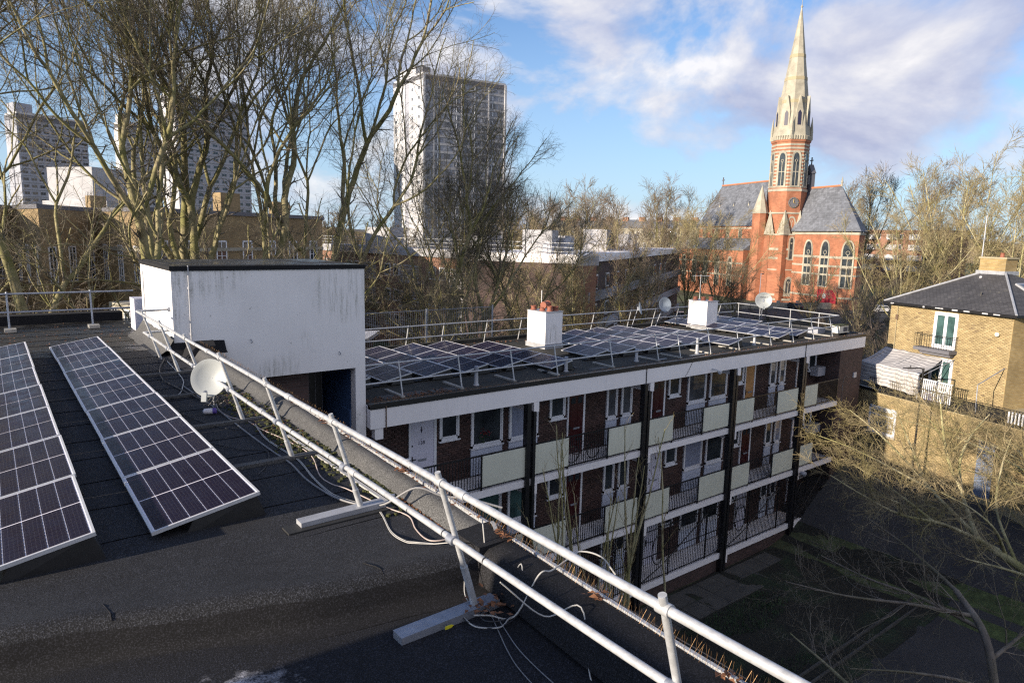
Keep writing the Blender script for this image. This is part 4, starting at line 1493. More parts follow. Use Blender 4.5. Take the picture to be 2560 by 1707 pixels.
# caged ground floor
cg = [(9.1, 14.9), (15.3, 21.05), (21.5, 27.15), (27.6, 33.2), (33.65, 37.25)]
for (a, b) in cg:
    bars = MB()
    n_ = int((b - a) / .125)
    for k in range(n_ + 1):
        x = a + (b - a) * k / n_
        bars.box(x - .009, x + .009, FY + .02, FY + .038, -14.95, -12.3)
    part('cage_bars', bars, 'steel_blk', lb, kind='stuff')
    for z in (-14.86, -13.72, -12.55):
        part('cage_rail', MB().box(a, b, FY + .0, FY + .02, z - .02, z + .02), 'steel_blk', lb)
    for x in (a + (b - a) * .33, a + (b - a) * .8):
        part('cage_post', MB().box(x - .03, x + .03, FY - .02, FY + .02, -14.95, -12.3), 'steel_blk', lb)
    L_ = b - a
    part('cage_scroll', MB().tube(pline([(a + L_ * .02, FY - .02, -14.8), (a + L_ * .25, FY - .02, -14.35), (a + L_ * .5, FY - .02, -13.6), (a + L_ * .8, FY - .02, -12.7)], 6), .028, 6), 'steel_blk', lb, True)
    part('cage_hoop', MB().tube([(a + L_ * .2 + .42 * math.cos(t), FY - .02, -13.55 + .68 * math.sin(t)) for t in np.linspace(0, 6.2832, 25)], .026, 6), 'steel_blk', lb, True)
part('cctv_bracket', MB().tube([(25.6, FY - .06, -5.72), (25.6, FY - .3, -5.75), (25.75, FY - .36, -5.82)], .03, 8), 'conc_w', lb, True)
part('cctv_head', MB().lathe([(.02, 0), (.09, .02), (.09, .12), (.04, .18)], (25.75, FY - .36, -5.76), (0, 0, -1), 12), 'conc_w', lb, True)
part('lamp', MB().lathe([(.05, 0), (.16, .05), (.18, .14), (.06, .24)], (33.85, FY - .3, -12.1), (0, 0, -1), 14), 'conc_g', lb, True)
part('loose_wire', MB().tube(pline([(24.2, FY - .06, -5.2), (24.0, FY - .06, -5.5), (23.7, FY - .06, -5.85), (23.4, FY + .3, -6.1)], 5), .008, 5), 'cable_k', lb, True)
for x, z, w_ in ((37.6, -6.9, 1.3), (37.6, -10.2, 1.3)):
    part('balcony_box', MB().box(36.4, 37.2, FY + .75, FY + 1.2, z - .5, z), 'conc_g', lb)
part('wall_cable', MB().tube(pline([(38.6, FY - .0, -7.55), (37.9, FY - .0, -7.55), (37.85, FY - .0, -9.0), (37.8, FY, -12)], 4), .01, 5), 'cable_g', lb, True)
part('cable_box', MB().box(38.9, 39.2, FY - .06, FY + .01, -7.6, -7.3), 'conc_w', lb)

# a bicycle leaning inside the second balcony gap, plants at a window
bk = thing('bicycle', (18.2, 18.85, -8.74), 'dark bicycle leaning inside the barred balcony by the oxblood door', 'bicycle')
for x in (17.65, 18.75):
    w_ = part('wheel', MB().tube([(x + .33 * math.cos(t), 18.85, -8.39 + .33 * math.sin(t)) for t in np.linspace(0, 6.2832, 25)], .02, 6), 'rubber', bk, True)
    sp_ = MB()
    for k in range(8):
        sp_.tube([(x, 18.85, -8.39), (x + .32 * math.cos(k * .785), 18.85, -8.39 + .32 * math.sin(k * .785))], .003, 3, False)
    part('spokes', sp_, 'galv', w_, kind='stuff').location = (0, 0, 0)
part('bike_frame', MB().tube([(17.65, 18.85, -8.39), (18.05, 18.85, -8.42), (18.55, 18.85, -7.95), (17.98, 18.85, -7.92), (18.05, 18.85, -8.42)], .018, 6), 'door_red', bk)
part('fork', MB().tube([(18.75, 18.85, -8.39), (18.55, 18.85, -7.95), (18.52, 18.85, -7.78)], .016, 6), 'door_red', bk)
part('handlebar', MB().tube([(18.52, 18.62, -7.76), (18.52, 19.08, -7.76)], .014, 6), 'steel_blk', bk)
part('saddle', MB().hexa([(17.82, 18.79, -7.84), (18.1, 18.83, -7.84), (18.1, 18.87, -7.84), (17.82, 18.91, -7.84), (17.82, 18.79, -7.79), (18.1, 18.83, -7.79), (18.1, 18.87, -7.79), (17.82, 18.91, -7.79)]), 'steel_blk', bk)
fl = thing('flower_bunch', (13.9, 19.6, -7.55), 'red and green flower bunch standing in the first wide window', 'flowers')
rg = random.Random(5)
a_, b_ = MB(), MB()
for _ in range(40):
    leaf(b_, 13.9 + rg.gauss(0, .14), 19.66, -7.3 + rg.gauss(0, .1), .045)
    leaf(a_, 14.0 + rg.gauss(0, .12), 19.64, -7.12 + rg.gauss(0, .06), .035)
part('petals', a_, 'banner', fl, kind='stuff')
part('leaves', b_, 'grass', fl, kind='stuff')

# roof furniture of the long block -------------------------------------------------
def roof_rail(name, label, posts, base_y, inx, iny, segs, mat='galv'):
    o = thing(name, (posts[0], base_y, -5.15), label, 'guard rail')
    return o


rf = thing('guard_rail', (22, 18.85, -5.15), 'steel guard rail with leaning posts along the front of the long roof', 'guard rail')
front_x = [8.0 + .0, 10.2, 12.45, 14.68, 16.75, 19.7, 22.45, 23.9, 26.05, 28.25, 30.95, 33.0, 35.0, 36.95]
for x in front_x[1:]:
    part('post', MB().tube([(x, 18.85, -5.15), (x, 19.13, -4.02)], .026, 9), 'galv', rf, True)
    part('counterweight', MB().box(x - .06, x + .06, 18.8, 20.0, -5.15, -5.09), 'kerb', rf)
for z, yv, x1 in ((-4.06, 19.12, 38.0), (-4.62, 18.98, 38.3)):
    part('rail', MB().tube([(8.9, yv, z), (x1, yv, z)], .03, 10), 'galv', rf, True)
rbk = thing('guard_rail', (22, 26.7, -5.15), 'steel guard rail along the back of the long roof below the trees', 'guard rail')
for x in (10.3, 12.5, 14.61, 16.46, 18.9, 21.0, 23.5, 26.0, 28.9, 31.0, 33.1, 35.2, 37.3):
    part('post', MB().tube([(x, 26.75, -5.15), (x, 26.45, -4.02)], .026, 9), 'galv', rbk, True)
for z, yv in ((-4.06, 26.46), (-4.62, 26.61)):
    part('rail', MB().tube([(8.9, yv, z), (38.9, yv, z)], .03, 10), 'galv', rbk, True)
ren = thing('guard_rail', (38.6, 22.5, -5.15), 'short steel guard rail closing the far end of the long roof', 'guard rail')
E_ = [(38.05, 19.15), (38.25, 20.4), (38.6, 22.4), (38.8, 24.6), (39.0, 26.46)]
for (x, y) in E_[1:-1] + [(39.0, 26.3)]:
    part('post', MB().tube([(x, y, -5.15), (x - .02, y, -4.02)], .026, 9), 'galv', ren, True)
for z in (-4.06, -4.62):
    part('rail', MB().tube([(x, y, z) for x, y in E_], .03, 10), 'galv', ren, True)


def chimney(x0, y0, x1, y1, z0, z1, label, pots, fallen):
    o = thing('chimney', ((x0 + x1) / 2, (y0 + y1) / 2, z0), label, 'chimney')
    part('stack', MB().box(x0, x1, y0, y1, z0, z1), 'white', o)
    part('cap', MB().box(x0 - .03, x1 + .03, y0 - .03, y1 + .03, z1, z1 + .03), 'lead', o)
    part('foot_flashing', MB().box(x0 - .05, x1 + .05, y0 - .05, y1 + .05, z0, z0 + .22), 'lead', o)
    for (px, py, h_) in pots:
        part('chimney_pot', MB().lathe([(.15, 0), (.155, .03), (.125, .06), (.12, h_ - .05), (.15, h_ - .03), (.15, h_), (.10, h_), (.10, h_ - .12)], (px, py, z1 + .03), (0, 0, 1), 16), 'terracotta', o, True)
    if fallen:
        part('chimney_pot', MB().lathe([(.16, 0), (.165, .05), (.14, .07), (.135, .42), (.165, .45), (.165, .5), (.12, .5), (.12, .1)], (fallen[0], fallen[1], z1 + .30), (.9, .35, .05), 18), 'terracotta', o, True, label='chimney pot lying on its side')
    return o


chimney(20.22, 23.72, 21.25, 25.05, -5.15, -3.46, 'nearer white chimney stack with one terracotta pot lying on its side', [(20.42, 24.85, .2), (20.5, 24.3, .18), (20.65, 23.95, .24), (21.05, 24.0, .2)], (20.45, 24.2))
chimney(32.78, 24.18, 33.76, 25.5, -5.15, -3.52, 'farther white chimney stack with three low terracotta pots', [(33.0, 25.2, .2), (33.2, 24.8, .2), (33.45, 24.45, .22)], None)


def aerial(name, foot, h_, label, kind_):
    o = thing(name, foot, label, 'aerial')
    x, y, z = foot
    part('pole', MB().tube([foot, (x, y, z + h_)], .022, 8), 'galv', o, True)
    if kind_:
        bm_ = V(.8, -.6, 0)
        a = V(x, y, z + h_ - .08) - bm_ * .5
        part('boom', MB().tube([a, a + bm_ * 1.1], .014, 6), 'galv', o)
        for k in range(9):
            c_ = a + bm_ * (.08 + .12 * k)
            part('element', MB().tube([c_ - V(.6, .8, 0) * .22, c_ + V(.6, .8, 0) * .22], .006, 4), 'galv', o)
    return o


aerial('aerial_mast', (21.1, 25.1, -5.15), 2.6, 'thin bare aerial pole strapped to the nearer chimney', False)
aerial('aerial_mast', (33.9, 25.6, -5.15), 3.1, 'television aerial on a tall pole beside the farther chimney', True)
dish('satellite_dish', (38.15, 24.0, -3.62), (-.80, -.58, .2), .50, 'white satellite dish on the far end of the long roof', 'dish', (38.3, 24.2, -5.15), True, 1.0)
dd_ = [o for o in bpy.data.objects if o.name.startswith('satellite_dish')][-1]
am = V(-.80, -.58, .2).normalized()
rt = V(0, 0, 1).cross(am).normalized()
up_ = am.cross(rt)
scr = V(38.15, 24.0, -3.62) + up_ * .2 - am * .035
part('logo_stroke', MB().tube(pline([scr - rt * .22 + up_ * .03, scr - rt * .14 - up_ * .02 + am * .004, scr - rt * .06 + up_ * .03, scr + rt * .0 - up_ * .05, scr + rt * .07 + up_ * .02, scr + rt * .14 - up_ * .01, scr + rt * .24 + up_ * .01], 5), .009, 5), 'ink', dd_)
dish('satellite_dish', (29.4, 26.2, -3.92), (.55, -.80, .2), .34, 'dull grey satellite dish on the back rail, the one nearer the first chimney', 'dish_blue', (29.1, 26.6, -5.15), False)
dish('satellite_dish', (31.5, 26.2, -3.80), (-.35, -.92, .2), .40, 'blue grey satellite dish on the back rail, the one nearer the second chimney', 'dish_blue', (31.2, 26.6, -5.15), False)
for i, (x, y, h_) in enumerate(((13.2, 19.1, .55), (17.55, 19.3, .45), (21.6, 19.35, .40), (25.55, 19.25, .62), (30.3, 19.4, .38))):
    lab = ['slim capped vent pipe near the white stair head end of the long roof', 'squat vent cowl by the board of panels before the first chimney', 'squat vent cowl just past the first chimney by the front rail', 'tall slim vent pipe midway along the long roof front', 'squat lead vent cowl before the second chimney by the front rail'][i]
    o = thing('vent_pipe', (x, y, -5.15), lab, 'vent pipe', 'vent pipes on the long roof')
    part('pipe', MB().lathe([(.11, 0), (.075, .06), (.06, h_)], (x, y, -5.15), (0, 0, 1), 14), 'lead', o, True)
    part('cowl', MB().lathe([(.05, 0), (.085, .02), (.085, .1), (.05, .13)], (x, y, -5.15 + h_), (0, 0, 1), 14), 'galv_dark', o, True)
ac = thing('condenser_unit', (38.2, 19.1, -5.15), 'mossy white condenser unit at the far end of the long roof', 'air conditioner')
part('casing', MB().box(37.75, 38.75, 18.9, 19.35, -5.02, -4.62), 'ac', ac)
part('lid', MB().box(37.72, 38.78, 18.87, 19.38, -4.62, -4.58), 'moss', ac)
for k in range(7):
    part('louvre', MB().box(38.2 + k * .07, 38.24 + k * .07, 18.885, 18.9, -4.95, -4.7), 'conc_d', ac)
for x in (37.8, 38.6):
    part('foot', MB().box(x, x + .1, 18.9, 19.35, -5.15, -5.02), 'steel_blk', ac)
ct = thing('cable_conduit', (37, 20, -5.15), 'low grey roof trunking box by the far end rail', 'trunking')
part('box', MB().box(37.3, 38.1, 19.9, 20.5, -5.15, -4.85), 'conc_g', ct)
part('pipe', MB().tube([(38.1, 20.2, -4.95), (38.6, 20.2, -4.95), (38.7, 20.2, -5.12)], .03, 8), 'galv_dark', ct)
sl = MB()
for _ in range(260):
    x = rg.uniform(8.9, 38)
    leaf(sl, x, 18.62 + abs(rg.gauss(0, .12)), -5.14, rg.uniform(.02, .05))
for _ in range(500):
    leaf(sl, rg.uniform(8.9, 33), rg.gauss(26.4, .25), -5.13, rg.uniform(.03, .06))
for _ in range(300):
    leaf(sl, rg.uniform(8.9, 12), rg.gauss(18.95, .15), -5.14, rg.uniform(.02, .05))
solo('roof_leaves', sl, 'leaf', (22, 18.7, -5.15), 'brown leaves scattered along the edges of the long roof', 'leaves', kind='stuff')
sp = MB()
x = 9.0
while x < 39.6:
    b0 = V(x, FY - .05, -5.115)
    sp.tube([b0, b0 + V(rg.uniform(-.05, .05), rg.uniform(-.05, .02), rg.uniform(.07, .11))], .0025, 3, False)
    x += .09
sp.tube([(xx, FY - .02, -5.09 + .01 * math.sin(xx * 2)) for xx in np.linspace(9, 39.6, 80)], .006, 4)
solo('bird_spikes', sp, 'wire', (22, FY, -5.11), 'thin bird wires along the front edge of the long roof', 'bird spikes', kind='stuff')

# ================================================================== YELLOW BRICK HOUSE
HP = V(42.33, 15.81, 0)
DV = V(math.sin(R(17)), math.cos(R(17)), 0)
NV = V(-math.cos(R(17)), math.sin(R(17)), 0)


def hp(d, off, z):
    return HP + DV * d + NV * off + V(0, 0, z)


def hbox(mb, d0, d1, o0, o1, z0, z1):
    return mb.hexa([hp(d0, o0, z0), hp(d1, o0, z0), hp(d1, o1, z0), hp(d0, o1, z0), hp(d0, o0, z1), hp(d1, o0, z1), hp(d1, o1, z1), hp(d0, o1, z1)])


ho = thing('brick_house', tuple(hp(-.6, -4, -12.4)), 'yellow stock brick house with hipped slate roof and striped awning terrace', 'house')
EZ = -3.42
part('upper_wall', hbox(MB(), -4.26, 2.93, -8.3, -.012, -8.4, EZ), 'mortar_y', ho)
part('lower_wall', hbox(MB(), -8.8, 6.5, -8.3, 2.288, -14.5, -8.36), 'mortar_y', ho)
part('side_wall', hbox(MB(), -4.275, -4.26, -8.3, -.0, -8.4, EZ), 'brick_tex_y', ho)
# french windows
def french(d0, d1, z0, z1, off, label):
    o = part('french_window', hbox(hbox(hbox(hbox(MB(), d0, d1, off - .04, off + .04, z1 - .09, z1), d0, d1, off - .04, off + .04, z0, z0 + .07), d0, d0 + .08, off - .04, off + .04, z0, z1), d1 - .08, d1, off - .04, off + .04, z0, z1), 'upvc', ho, label=label)
    mid = (d0 + d1) / 2
    for a, b in ((d0 + .08, mid), (mid, d1 - .08)):
        mb = MB()
        for (p, q, c, d) in ((a, a + .09, z0 + .07, z1 - .09), (b - .09, b, z0 + .07, z1 - .09), (a, b, z0 + .07, z0 + .22), (a, b, z1 - .18, z1 - .09)):
            hbox(mb, p, q, off - .02, off + .03, c, d)
        part('leaf_frame', mb, 'upvc', o)
        part('pane', hbox(MB(), a + .09, b - .09, off, off + .012, z0 + .22, z1 - .18), 'glass_teal', o)
    part('handle', hbox(MB(), mid - .03, mid + .03, off + .03, off + .07, z0 + 1.0, z0 + 1.14), 'galv', o)
    return o


french(-1.38, 0.02, -5.72, -3.70, 0.0, 'upper french window over the small iron balcony')
french(-1.38, 0.0, -8.3, -6.25, 0.0, 'lower french window beside the awning')
brickwork(ho, 'brick_y', hp(-4.26, -.012, 0), DV, 7.19, -8.36, EZ - .08, NV, [(4.26 - 1.38, 4.28, -5.72, -3.70), (4.26 - 1.38, 4.26, -8.4, -6.25)], 300, 41, bl=0.215, bh=0.071)
brickwork(ho, 'brick_y', hp(-8.8, 2.288, 0), DV, 15.0, -12.4, -8.5, NV, [(8.8 - .12, 8.8 + 1.7, -10.86, -9.27), (8.8 - 5.7, 8.8 - 4.85, -12.4, -9.66)], 0, 42, bl=0.215, bh=0.071)
part('coping', hbox(MB(), -8.8, 6.5, 2.1, 2.36, -8.5, -8.34), 'steel_blk', ho)
part('terrace_floor', hbox(MB(), -8.8, 6.5, 0, 2.1, -8.36, -8.33), 'felt_block', ho)
# hipped roof
e0, e1, eo = -4.55, 3.22, .30
E1, E2, E3, E4 = hp(e0, eo, EZ), hp(e1, eo, EZ), hp(e1, -8.6, EZ), hp(e0, -8.6, EZ)
A1, A2 = hp(-.75, -4.14, -1.45), hp(0.25, -4.14, -1.45)
rm = MB()
for f_ in ((E2, E1, A1, A2), (E1, E4, A1), (E3, E2, A2), (E4, E3, A2, A1)):
    rm.poly(f_)
rm.poly((E1, E2, E3, E4))
part('roof', rm, 'slate_h', ho)
hr = MB()
for a, b in ((E1, A1), (E2, A2)):
    hr.tube([a + V(0, 0, .03), b + V(0, 0, .05)], .06, 6)
part('hip_ridge', hr, 'lead', ho)
gt = hbox(hbox(MB(), e0, e1, eo - .02, eo + .1, EZ - .12, EZ + .02), e0 - .1, e0, -8.6, eo + .1, EZ - .12, EZ + .02)
part('gutter', gt, 'steel_blk', ho)
rg = random.Random(17)
for k in range(9):
    d = rg.uniform(e0 + .3, e1 - .4)
    part('peeling_paint', hbox(MB(), d, d + rg.uniform(.08, .4), eo + .1, eo + .106, EZ - .11 + rg.uniform(0, .04), EZ - .02), 'conc_w', ho)
ch = part('chimney', hbox(MB(), -.86, .64, -4.9, -3.95, -1.75, -.72), 'brick_tex_y', ho)
part('chimney_cap', hbox(MB(), -.92, .70, -4.96, -3.89, -.72, -.62), 'mortar_y', ch)
part('chimney_pot', MB().lathe([(.12, 0), (.10, .2), (.13, .25)], tuple(hp(-.3, -4.4, -.62)), (0, 0, 1), 12), 'terracotta', ch)
part('chimney_flashing', hbox(MB(), -.95, .73, -5.0, -3.8, -1.62, -1.40), 'lead', ch)
_dn = ((E1 * .55 + E4 * .45) - A1).normalized()
_h = (E4 - E1).normalized()
_up = _h.cross(_dn)
if _up.z < 0:
    _up = -_up
so = A1 + _dn * 1.35 - _h * .75
sk_ = part('skylight', MB().obox(so, _dn * 1.5, _h * .8, _up * .10), 'lead', ho)
part('skylight_glass', MB().obox(so + _dn * .14 + _h * .12, _dn * 1.22, _h * .56, _up * .13), 'grey_blind', sk_)
part('vent_stack', MB().tube([hp(-1.47, -1.38, -3.1), hp(-1.46, -1.38, -2.5)], .05, 8), 'steel_blk', ho)
part('vent_stack', MB().tube([hp(.1, -3.4, -1.95), hp(.0, -3.25, -1.75)], .07, 8), 'conc_w', ho)
# little iron balcony
bal = part('balcony', hbox(MB(), -1.5, .68, 0, .62, -5.92, -5.74), 'conc_d', ho)
br = MB()
for k in range(15):
    d = -1.48 + 2.14 * k / 14
    br.tube([hp(d, .6, -5.74), hp(d, .6, -4.98)], .009, 4)
for d in (-1.48, .66):
    for o_ in (.15, .3, .45):
        br.tube([hp(d, o_, -5.74), hp(d, o_, -4.98)], .009, 4)
part('balcony_bars', br, 'steel_blk', bal, kind='stuff')
part('balcony_handrail', MB().tube([hp(.66, 0, -4.97), hp(.66, .6, -4.97), hp(-1.48, .6, -4.97), hp(-1.48, 0, -4.97)], .018, 6), 'steel_blk', bal)
part('balcony_bracket', hbox(MB(), -1.35, .5, 0, .3, -6.12, -5.92), 'conc_d', bal)
gl_ = part('globe_lamp', MB().lathe([(.01, -.12), (.08, -.09), (.12, 0), (.08, .09), (.01, .12)], tuple(hp(-3.6, .12, -4.5)), (0, 0, 1), 14), 'lamp_lit', ho, True)
part('alarm_box', hbox(MB(), 2.35, 2.5, 0, .08, -4.45, -4.15), 'timber', ho)
part('wall_pipe', MB().tube([hp(2.42, .04, -3.6), hp(2.42, .04, -6.3)], .02, 6), 'mortar_y', ho)
# terrace railing
tr = MB()
for k in range(112):
    d = -8.7 + k * .136
    tr.tube([hp(d, 2.24, -8.34), hp(d, 2.24, -7.72)], .009, 4)
part('terrace_bars', tr, 'steel_blk', ho, kind='stuff')
part('terrace_handrail', MB().tube([hp(-8.8, 2.24, -7.71), hp(6.4, 2.24, -7.71)], .02, 6), 'steel_blk', ho)
wr = MB()
for k in range(17):
    d = -2.85 + k * .115
    wr.obox(hp(d, 1.9, -8.3), DV * .05, NV * .03, V(0, 0, 1.05))
part('white_balustrade', wr, 'upvc', ho, kind='stuff')
part('white_rail', MB().obox(hp(-2.9, 1.88, -7.26), DV * 1.95, NV * .07, V(0, 0, .06)), 'upvc', ho)
for k in range(6):
    part('white_baluster', MB().obox(hp(-6.95 + k * .16, 2.3, -8.34), DV * .06, NV * .04, V(0, 0, .55)), 'upvc', ho)
# window with grille, blue grey door
gw = part('window', hbox(hbox(hbox(hbox(MB(), -.12, 1.7, 2.22, 2.33, -9.42, -9.28), -.12, 1.7, 2.22, 2.33, -10.86, -10.72), -.12, .0, 2.22, 2.33, -10.86, -9.28), 1.58, 1.7, 2.22, 2.33, -10.86, -9.28), 'upvc', ho)
part('pane', hbox(MB(), 0, 1.58, 2.22, 2.25, -10.72, -9.42), 'grey_blind', gw)
part('vent_sash', hbox(hbox(hbox(MB(), .05, 1.53, 2.25, 2.31, -9.80, -9.73), .05, 1.53, 2.25, 2.31, -9.52, -9.46), .05, .11, 2.25, 2.31, -9.8, -9.46), 'upvc', gw)
gm = MB()
for k in range(1, 9):
    gm.tube([hp(k * .176, 2.31, -10.72), hp(k * .176, 2.31, -9.8)], .012, 4)
for k in range(1, 6):
    gm.tube([hp(0, 2.312, -10.72 + k * .16), hp(1.58, 2.312, -10.72 + k * .16)], .012, 4)
part('window_grille', gm, 'conc_w', gw, kind='stuff')
part('sill', hbox(MB(), -.2, 1.78, 2.28, 2.42, -10.94, -10.86), 'stone', gw)
hd_ = part('door', hbox(MB(), -5.7, -4.86, 2.22, 2.30, -12.4, -9.68), 'door_blue', ho)
rz = MB()
for k in range(14):
    d = -5.68 + k * .062
    rz.tube([hp(d, 2.30, -9.68), hp(d + rg.uniform(-.03, .03), 2.32 + rg.uniform(0, .05), -9.55 + rg.uniform(-.03, .05))], .01, 4)
part('door_spikes', rz, 'conc_w', hd_, kind='stuff')
part('door_handle', hbox(MB(), -5.62, -5.55, 2.30, 2.36, -11.4, -11.15), 'steel_blk', hd_)
pf = thing('pole_frame', tuple(hp(-4.3, 2, -8.34)), 'thin grey pole frame standing on the terrace right of the french window', 'pole frame')
part('pole', MB().tube([hp(-4.3, 2.02, -8.34), hp(-4.24, 2.02, -6.91)], .025, 6), 'galv_dark', pf)
part('pole', MB().tube([hp(-4.24, 2.02, -6.91), hp(-4.13, .02, -6.19)], .025, 6), 'galv_dark', pf)
part('pole', MB().tube([hp(-1.42, .02, -6.22), hp(-1.3, 2.1, -7.0)], .025, 6), 'galv_dark', pf)
# awning: a draped striped sheet on two arms
aw = thing('awning', tuple(hp(1.0, 1.0, -8.3)), 'grey and black striped cloth awning sagging over the house terrace', 'awning')
nu, nv_ = 30, 26
Vt, run = [], []
for j in range(nv_ + 1):
    t = j / nv_
    for i in range(nu + 1):
        u = i / nu
        d_top, d_bot = 3.0 - 3.75 * u, 2.75 - 3.9 * u
        if t < .62:
            s_ = t / .62
            d = d_top + (d_bot - d_top) * s_
            off = .02 + 2.2 * s_
            z = -6.18 - .08 * u - .70 * s_ - .10 * math.sin(math.pi * s_) * (1 + .6 * math.sin(u * 9))
        else:
            s_ = (t - .62) / .38
            d = d_bot + .05 * math.sin(u * 14) * s_
            off = 2.22 + .05 * s_ * math.sin(u * 17) + .03
            z = -6.90 - .06 * u - (1.08 + .12 * u) * s_
        z += .018 * math.sin(u * 23 + t * 9) + .012 * math.sin(u * 41)
        Vt.append(hp(d, off, z))
Ft = [(j * (nu + 1) + i, j * (nu + 1) + i + 1, (j + 1) * (nu + 1) + i + 1, (j + 1) * (nu + 1) + i) for j in range(nv_) for i in range(nu)]
rn_ = [(j + .5) / nv_ for j in range(nv_) for i in range(nu)]
me = quads_mesh('cloth', np.array(Vt), np.array(Ft), 'cloth', smooth=True)
at = me.attributes.new('run', 'FLOAT', 'POINT')
at.data.foreach_set('value', np.array([j / nv_ for j in range(nv_ + 1) for i in range(nu + 1)], dtype=np.float32))
oc = bpy.data.objects.new('cloth', me)
link(oc, aw)
oc.location = -BASES[aw.name]
for d in (2.7, .8, -1.1):
    part('arm', MB().tube([hp(d, .0, -6.25), hp(d - .05, 2.2, -6.96)], .02, 6), 'galv_dark', aw)
for d in (2.65, -1.1):
    part('leg', MB().tube([hp(d, 2.15, -6.95), hp(d, 2.15, -8.33)], .025, 6), 'galv_dark', aw)
tt = thing('garden_table', tuple(hp(1.2, 1.5, -8.33)), 'dark table set on the terrace under the striped awning', 'table')
part('top', hbox(MB(), .6, 1.8, 1.1, 1.9, -7.66, -7.62), 'steel_blk', tt)
for d in (.65, 1.72):
    for o_ in (1.15, 1.82):
        part('leg', hbox(MB(), d, d + .05, o_, o_ + .04, -8.33, -7.66), 'steel_blk', tt)
gb = thing('storage_box', tuple(hp(-1.8, 1.3, -8.33)), 'blue box on the terrace below the lower french window', 'box')
part('body', hbox(MB(), -2.2, -1.3, 1.55, 1.85, -8.33, -7.95), 'purple', gb)
part('lid', hbox(MB(), -2.23, -1.27, 1.52, 1.88, -7.95, -7.9), 'car_w', gb)

# street lamp in front of the house
lp = thing('street_lamp', tuple(hp(-2.5, 3.7, -12.4)), 'slim black street lamp with a flat arm in front of the brick house', 'street lamp')
part('pole', MB().tube([hp(-2.5, 3.68, -12.4), hp(-2.5, 3.68, -10.5)], .075, 10), 'steel_blk', lp, True)
part('pole', MB().tube([hp(-2.5, 3.68, -10.5), hp(-2.5, 3.68, -6.3)], .05, 10), 'steel_blk', lp, True)
part('arm', MB().tube(pline([hp(-2.5, 3.68, -6.45), hp(-2.42, 3.68, -6.34), hp(-2.2, 3.68, -6.36), hp(-1.9, 3.68, -6.42)], 4), .035, 8), 'steel_blk', lp, True)
part('lantern', MB().hexa([hp(-1.9, 3.58, -6.46), hp(-1.9, 3.78, -6.46), hp(-1.35, 3.76, -6.52), hp(-1.35, 3.6, -6.52), hp(-1.95, 3.6, -6.38), hp(-1.95, 3.76, -6.38), hp(-1.35, 3.74, -6.48), hp(-1.35, 3.62, -6.48)]), 'steel_blk', lp)
part('sensor', MB().lathe([(.04, 0), (.03, .07)], tuple(hp(-1.75, 3.68, -6.38)), (0, 0, 1), 8), 'steel_blk', lp)
gs = thing('wall_notice', (38.5, 18.4, -13.5), 'green and white notice board on the end pier of the long block', 'sign')
part('board', MB().box(38.12, 38.86, 18.36, 18.44, -13.78, -13.18), 'conc_w', gs)
for k, (z0, z1) in enumerate(((-13.44, -13.22), (-13.70, -13.48))):
    part('notice', MB().box(38.17, 38.81, 18.35, 18.36, z0, z1), 'green', gs)
    for j in range(3):
        part('text_line', MB().box(38.25, 38.6 + .05 * j, 18.345, 18.35, z0 + .04 + .06 * j, z0 + .06 + .06 * j), 'upvc', gs)

# ================================================================== CHURCH
CZ = -13.8
CA = R(250)                    # local x runs along the nave towards the apse
CO = V(147.3, 88.9, CZ)
chh = thing('church', tuple(CO), 'red brick church with tall pale spire and steep slate roofs', 'church', rot=CA)


def cpart(name, mb, mat, parent=None, smooth=False, label=None, kind=None):
    """mesh given in the church's own frame, heights from eye level"""
    mb.v = [(x, y, z - CZ) for x, y, z in mb.v]
    o = bpy.data.objects.new(name, mb.mesh(name, mat, smooth))
    link(o, parent or chh)
    return tag(o, label, kind=kind)


PH = R(-38.9)


def octo(r, z, ph=PH, n=8):
    return [(r * math.cos(ph + 2 * math.pi * k / n), r * math.sin(ph + 2 * math.pi * k / n), z) for k in range(n)]


def frustum(r0, z0, r1, z1, ph=PH, n=8, mb=None, c=(0, 0)):
    mb = mb or MB()
    b = len(mb.v)
    mb.v += [(x + c[0], y + c[1], z) for x, y, z in octo(r0, z0, ph, n) + octo(r1, z1, ph, n)]
    for k in range(n):
        q = (k + 1) % n
        mb.f.append([b + k, b + q, b + n + q, b + n + k])
    mb.f.append([b + k for k in range(n)][::-1])
    mb.f.append([b + n + k for k in range(n)])
    return mb


cpart('tower_base', frustum(5.25, CZ - .5, 5.15, 1.5), 'brick_red')
cpart('tower_shaft', frustum(4.30, 1.5, 4.22, 11.3), 'brick_red')
cpart('belfry', frustum(4.08, 11.3, 4.02, 22.0), 'brick_red')
for z, r, h_ in ((11.2, 4.35, .55), (6.2, 4.5, .35), (1.4, 5.3, .35), (-1.95, 5.24, .5), (-3.95, 5.24, .45), (-6.45, 5.24, .3), (-12.3, 5.35, .55), (-13.3, 5.5, .5)):
    cpart('string_course', frustum(r, z, r - .05, z + h_), 'stone')
for k in range(13):
    z = 12.0 + k * .765
    cpart('stone_stripe', frustum(4.115, z, 4.11, z + .40), 'stone')
cpart('cornice', frustum(4.2, 22.0, 4.3, 22.45), 'brick_red')
cpart('parapet_band', frustum(4.28, 22.45, 4.2, 23.1), 'stone')
sp_ = frustum(4.12, 23.1, 3.05, 31.0)
frustum(3.05, 31.0, .12, 51.0, mb=sp_)
cpart('spire', sp_, 'stone')
for z in (30.5, 35.5, 40.4):
    r = 3.05 - (z - 31) * .1465 if z > 31 else 3.1
    cpart('spire_band', frustum(r + .05, z, r - .01, z + .7), 'mortar_y')
cpart('finial', MB().lathe([(.14, 0), (.3, .25), (.12, .5), (.05, .8), (.04, 2.2)], (0, 0, 51.0), (0, 0, 1), 8), 'stone')


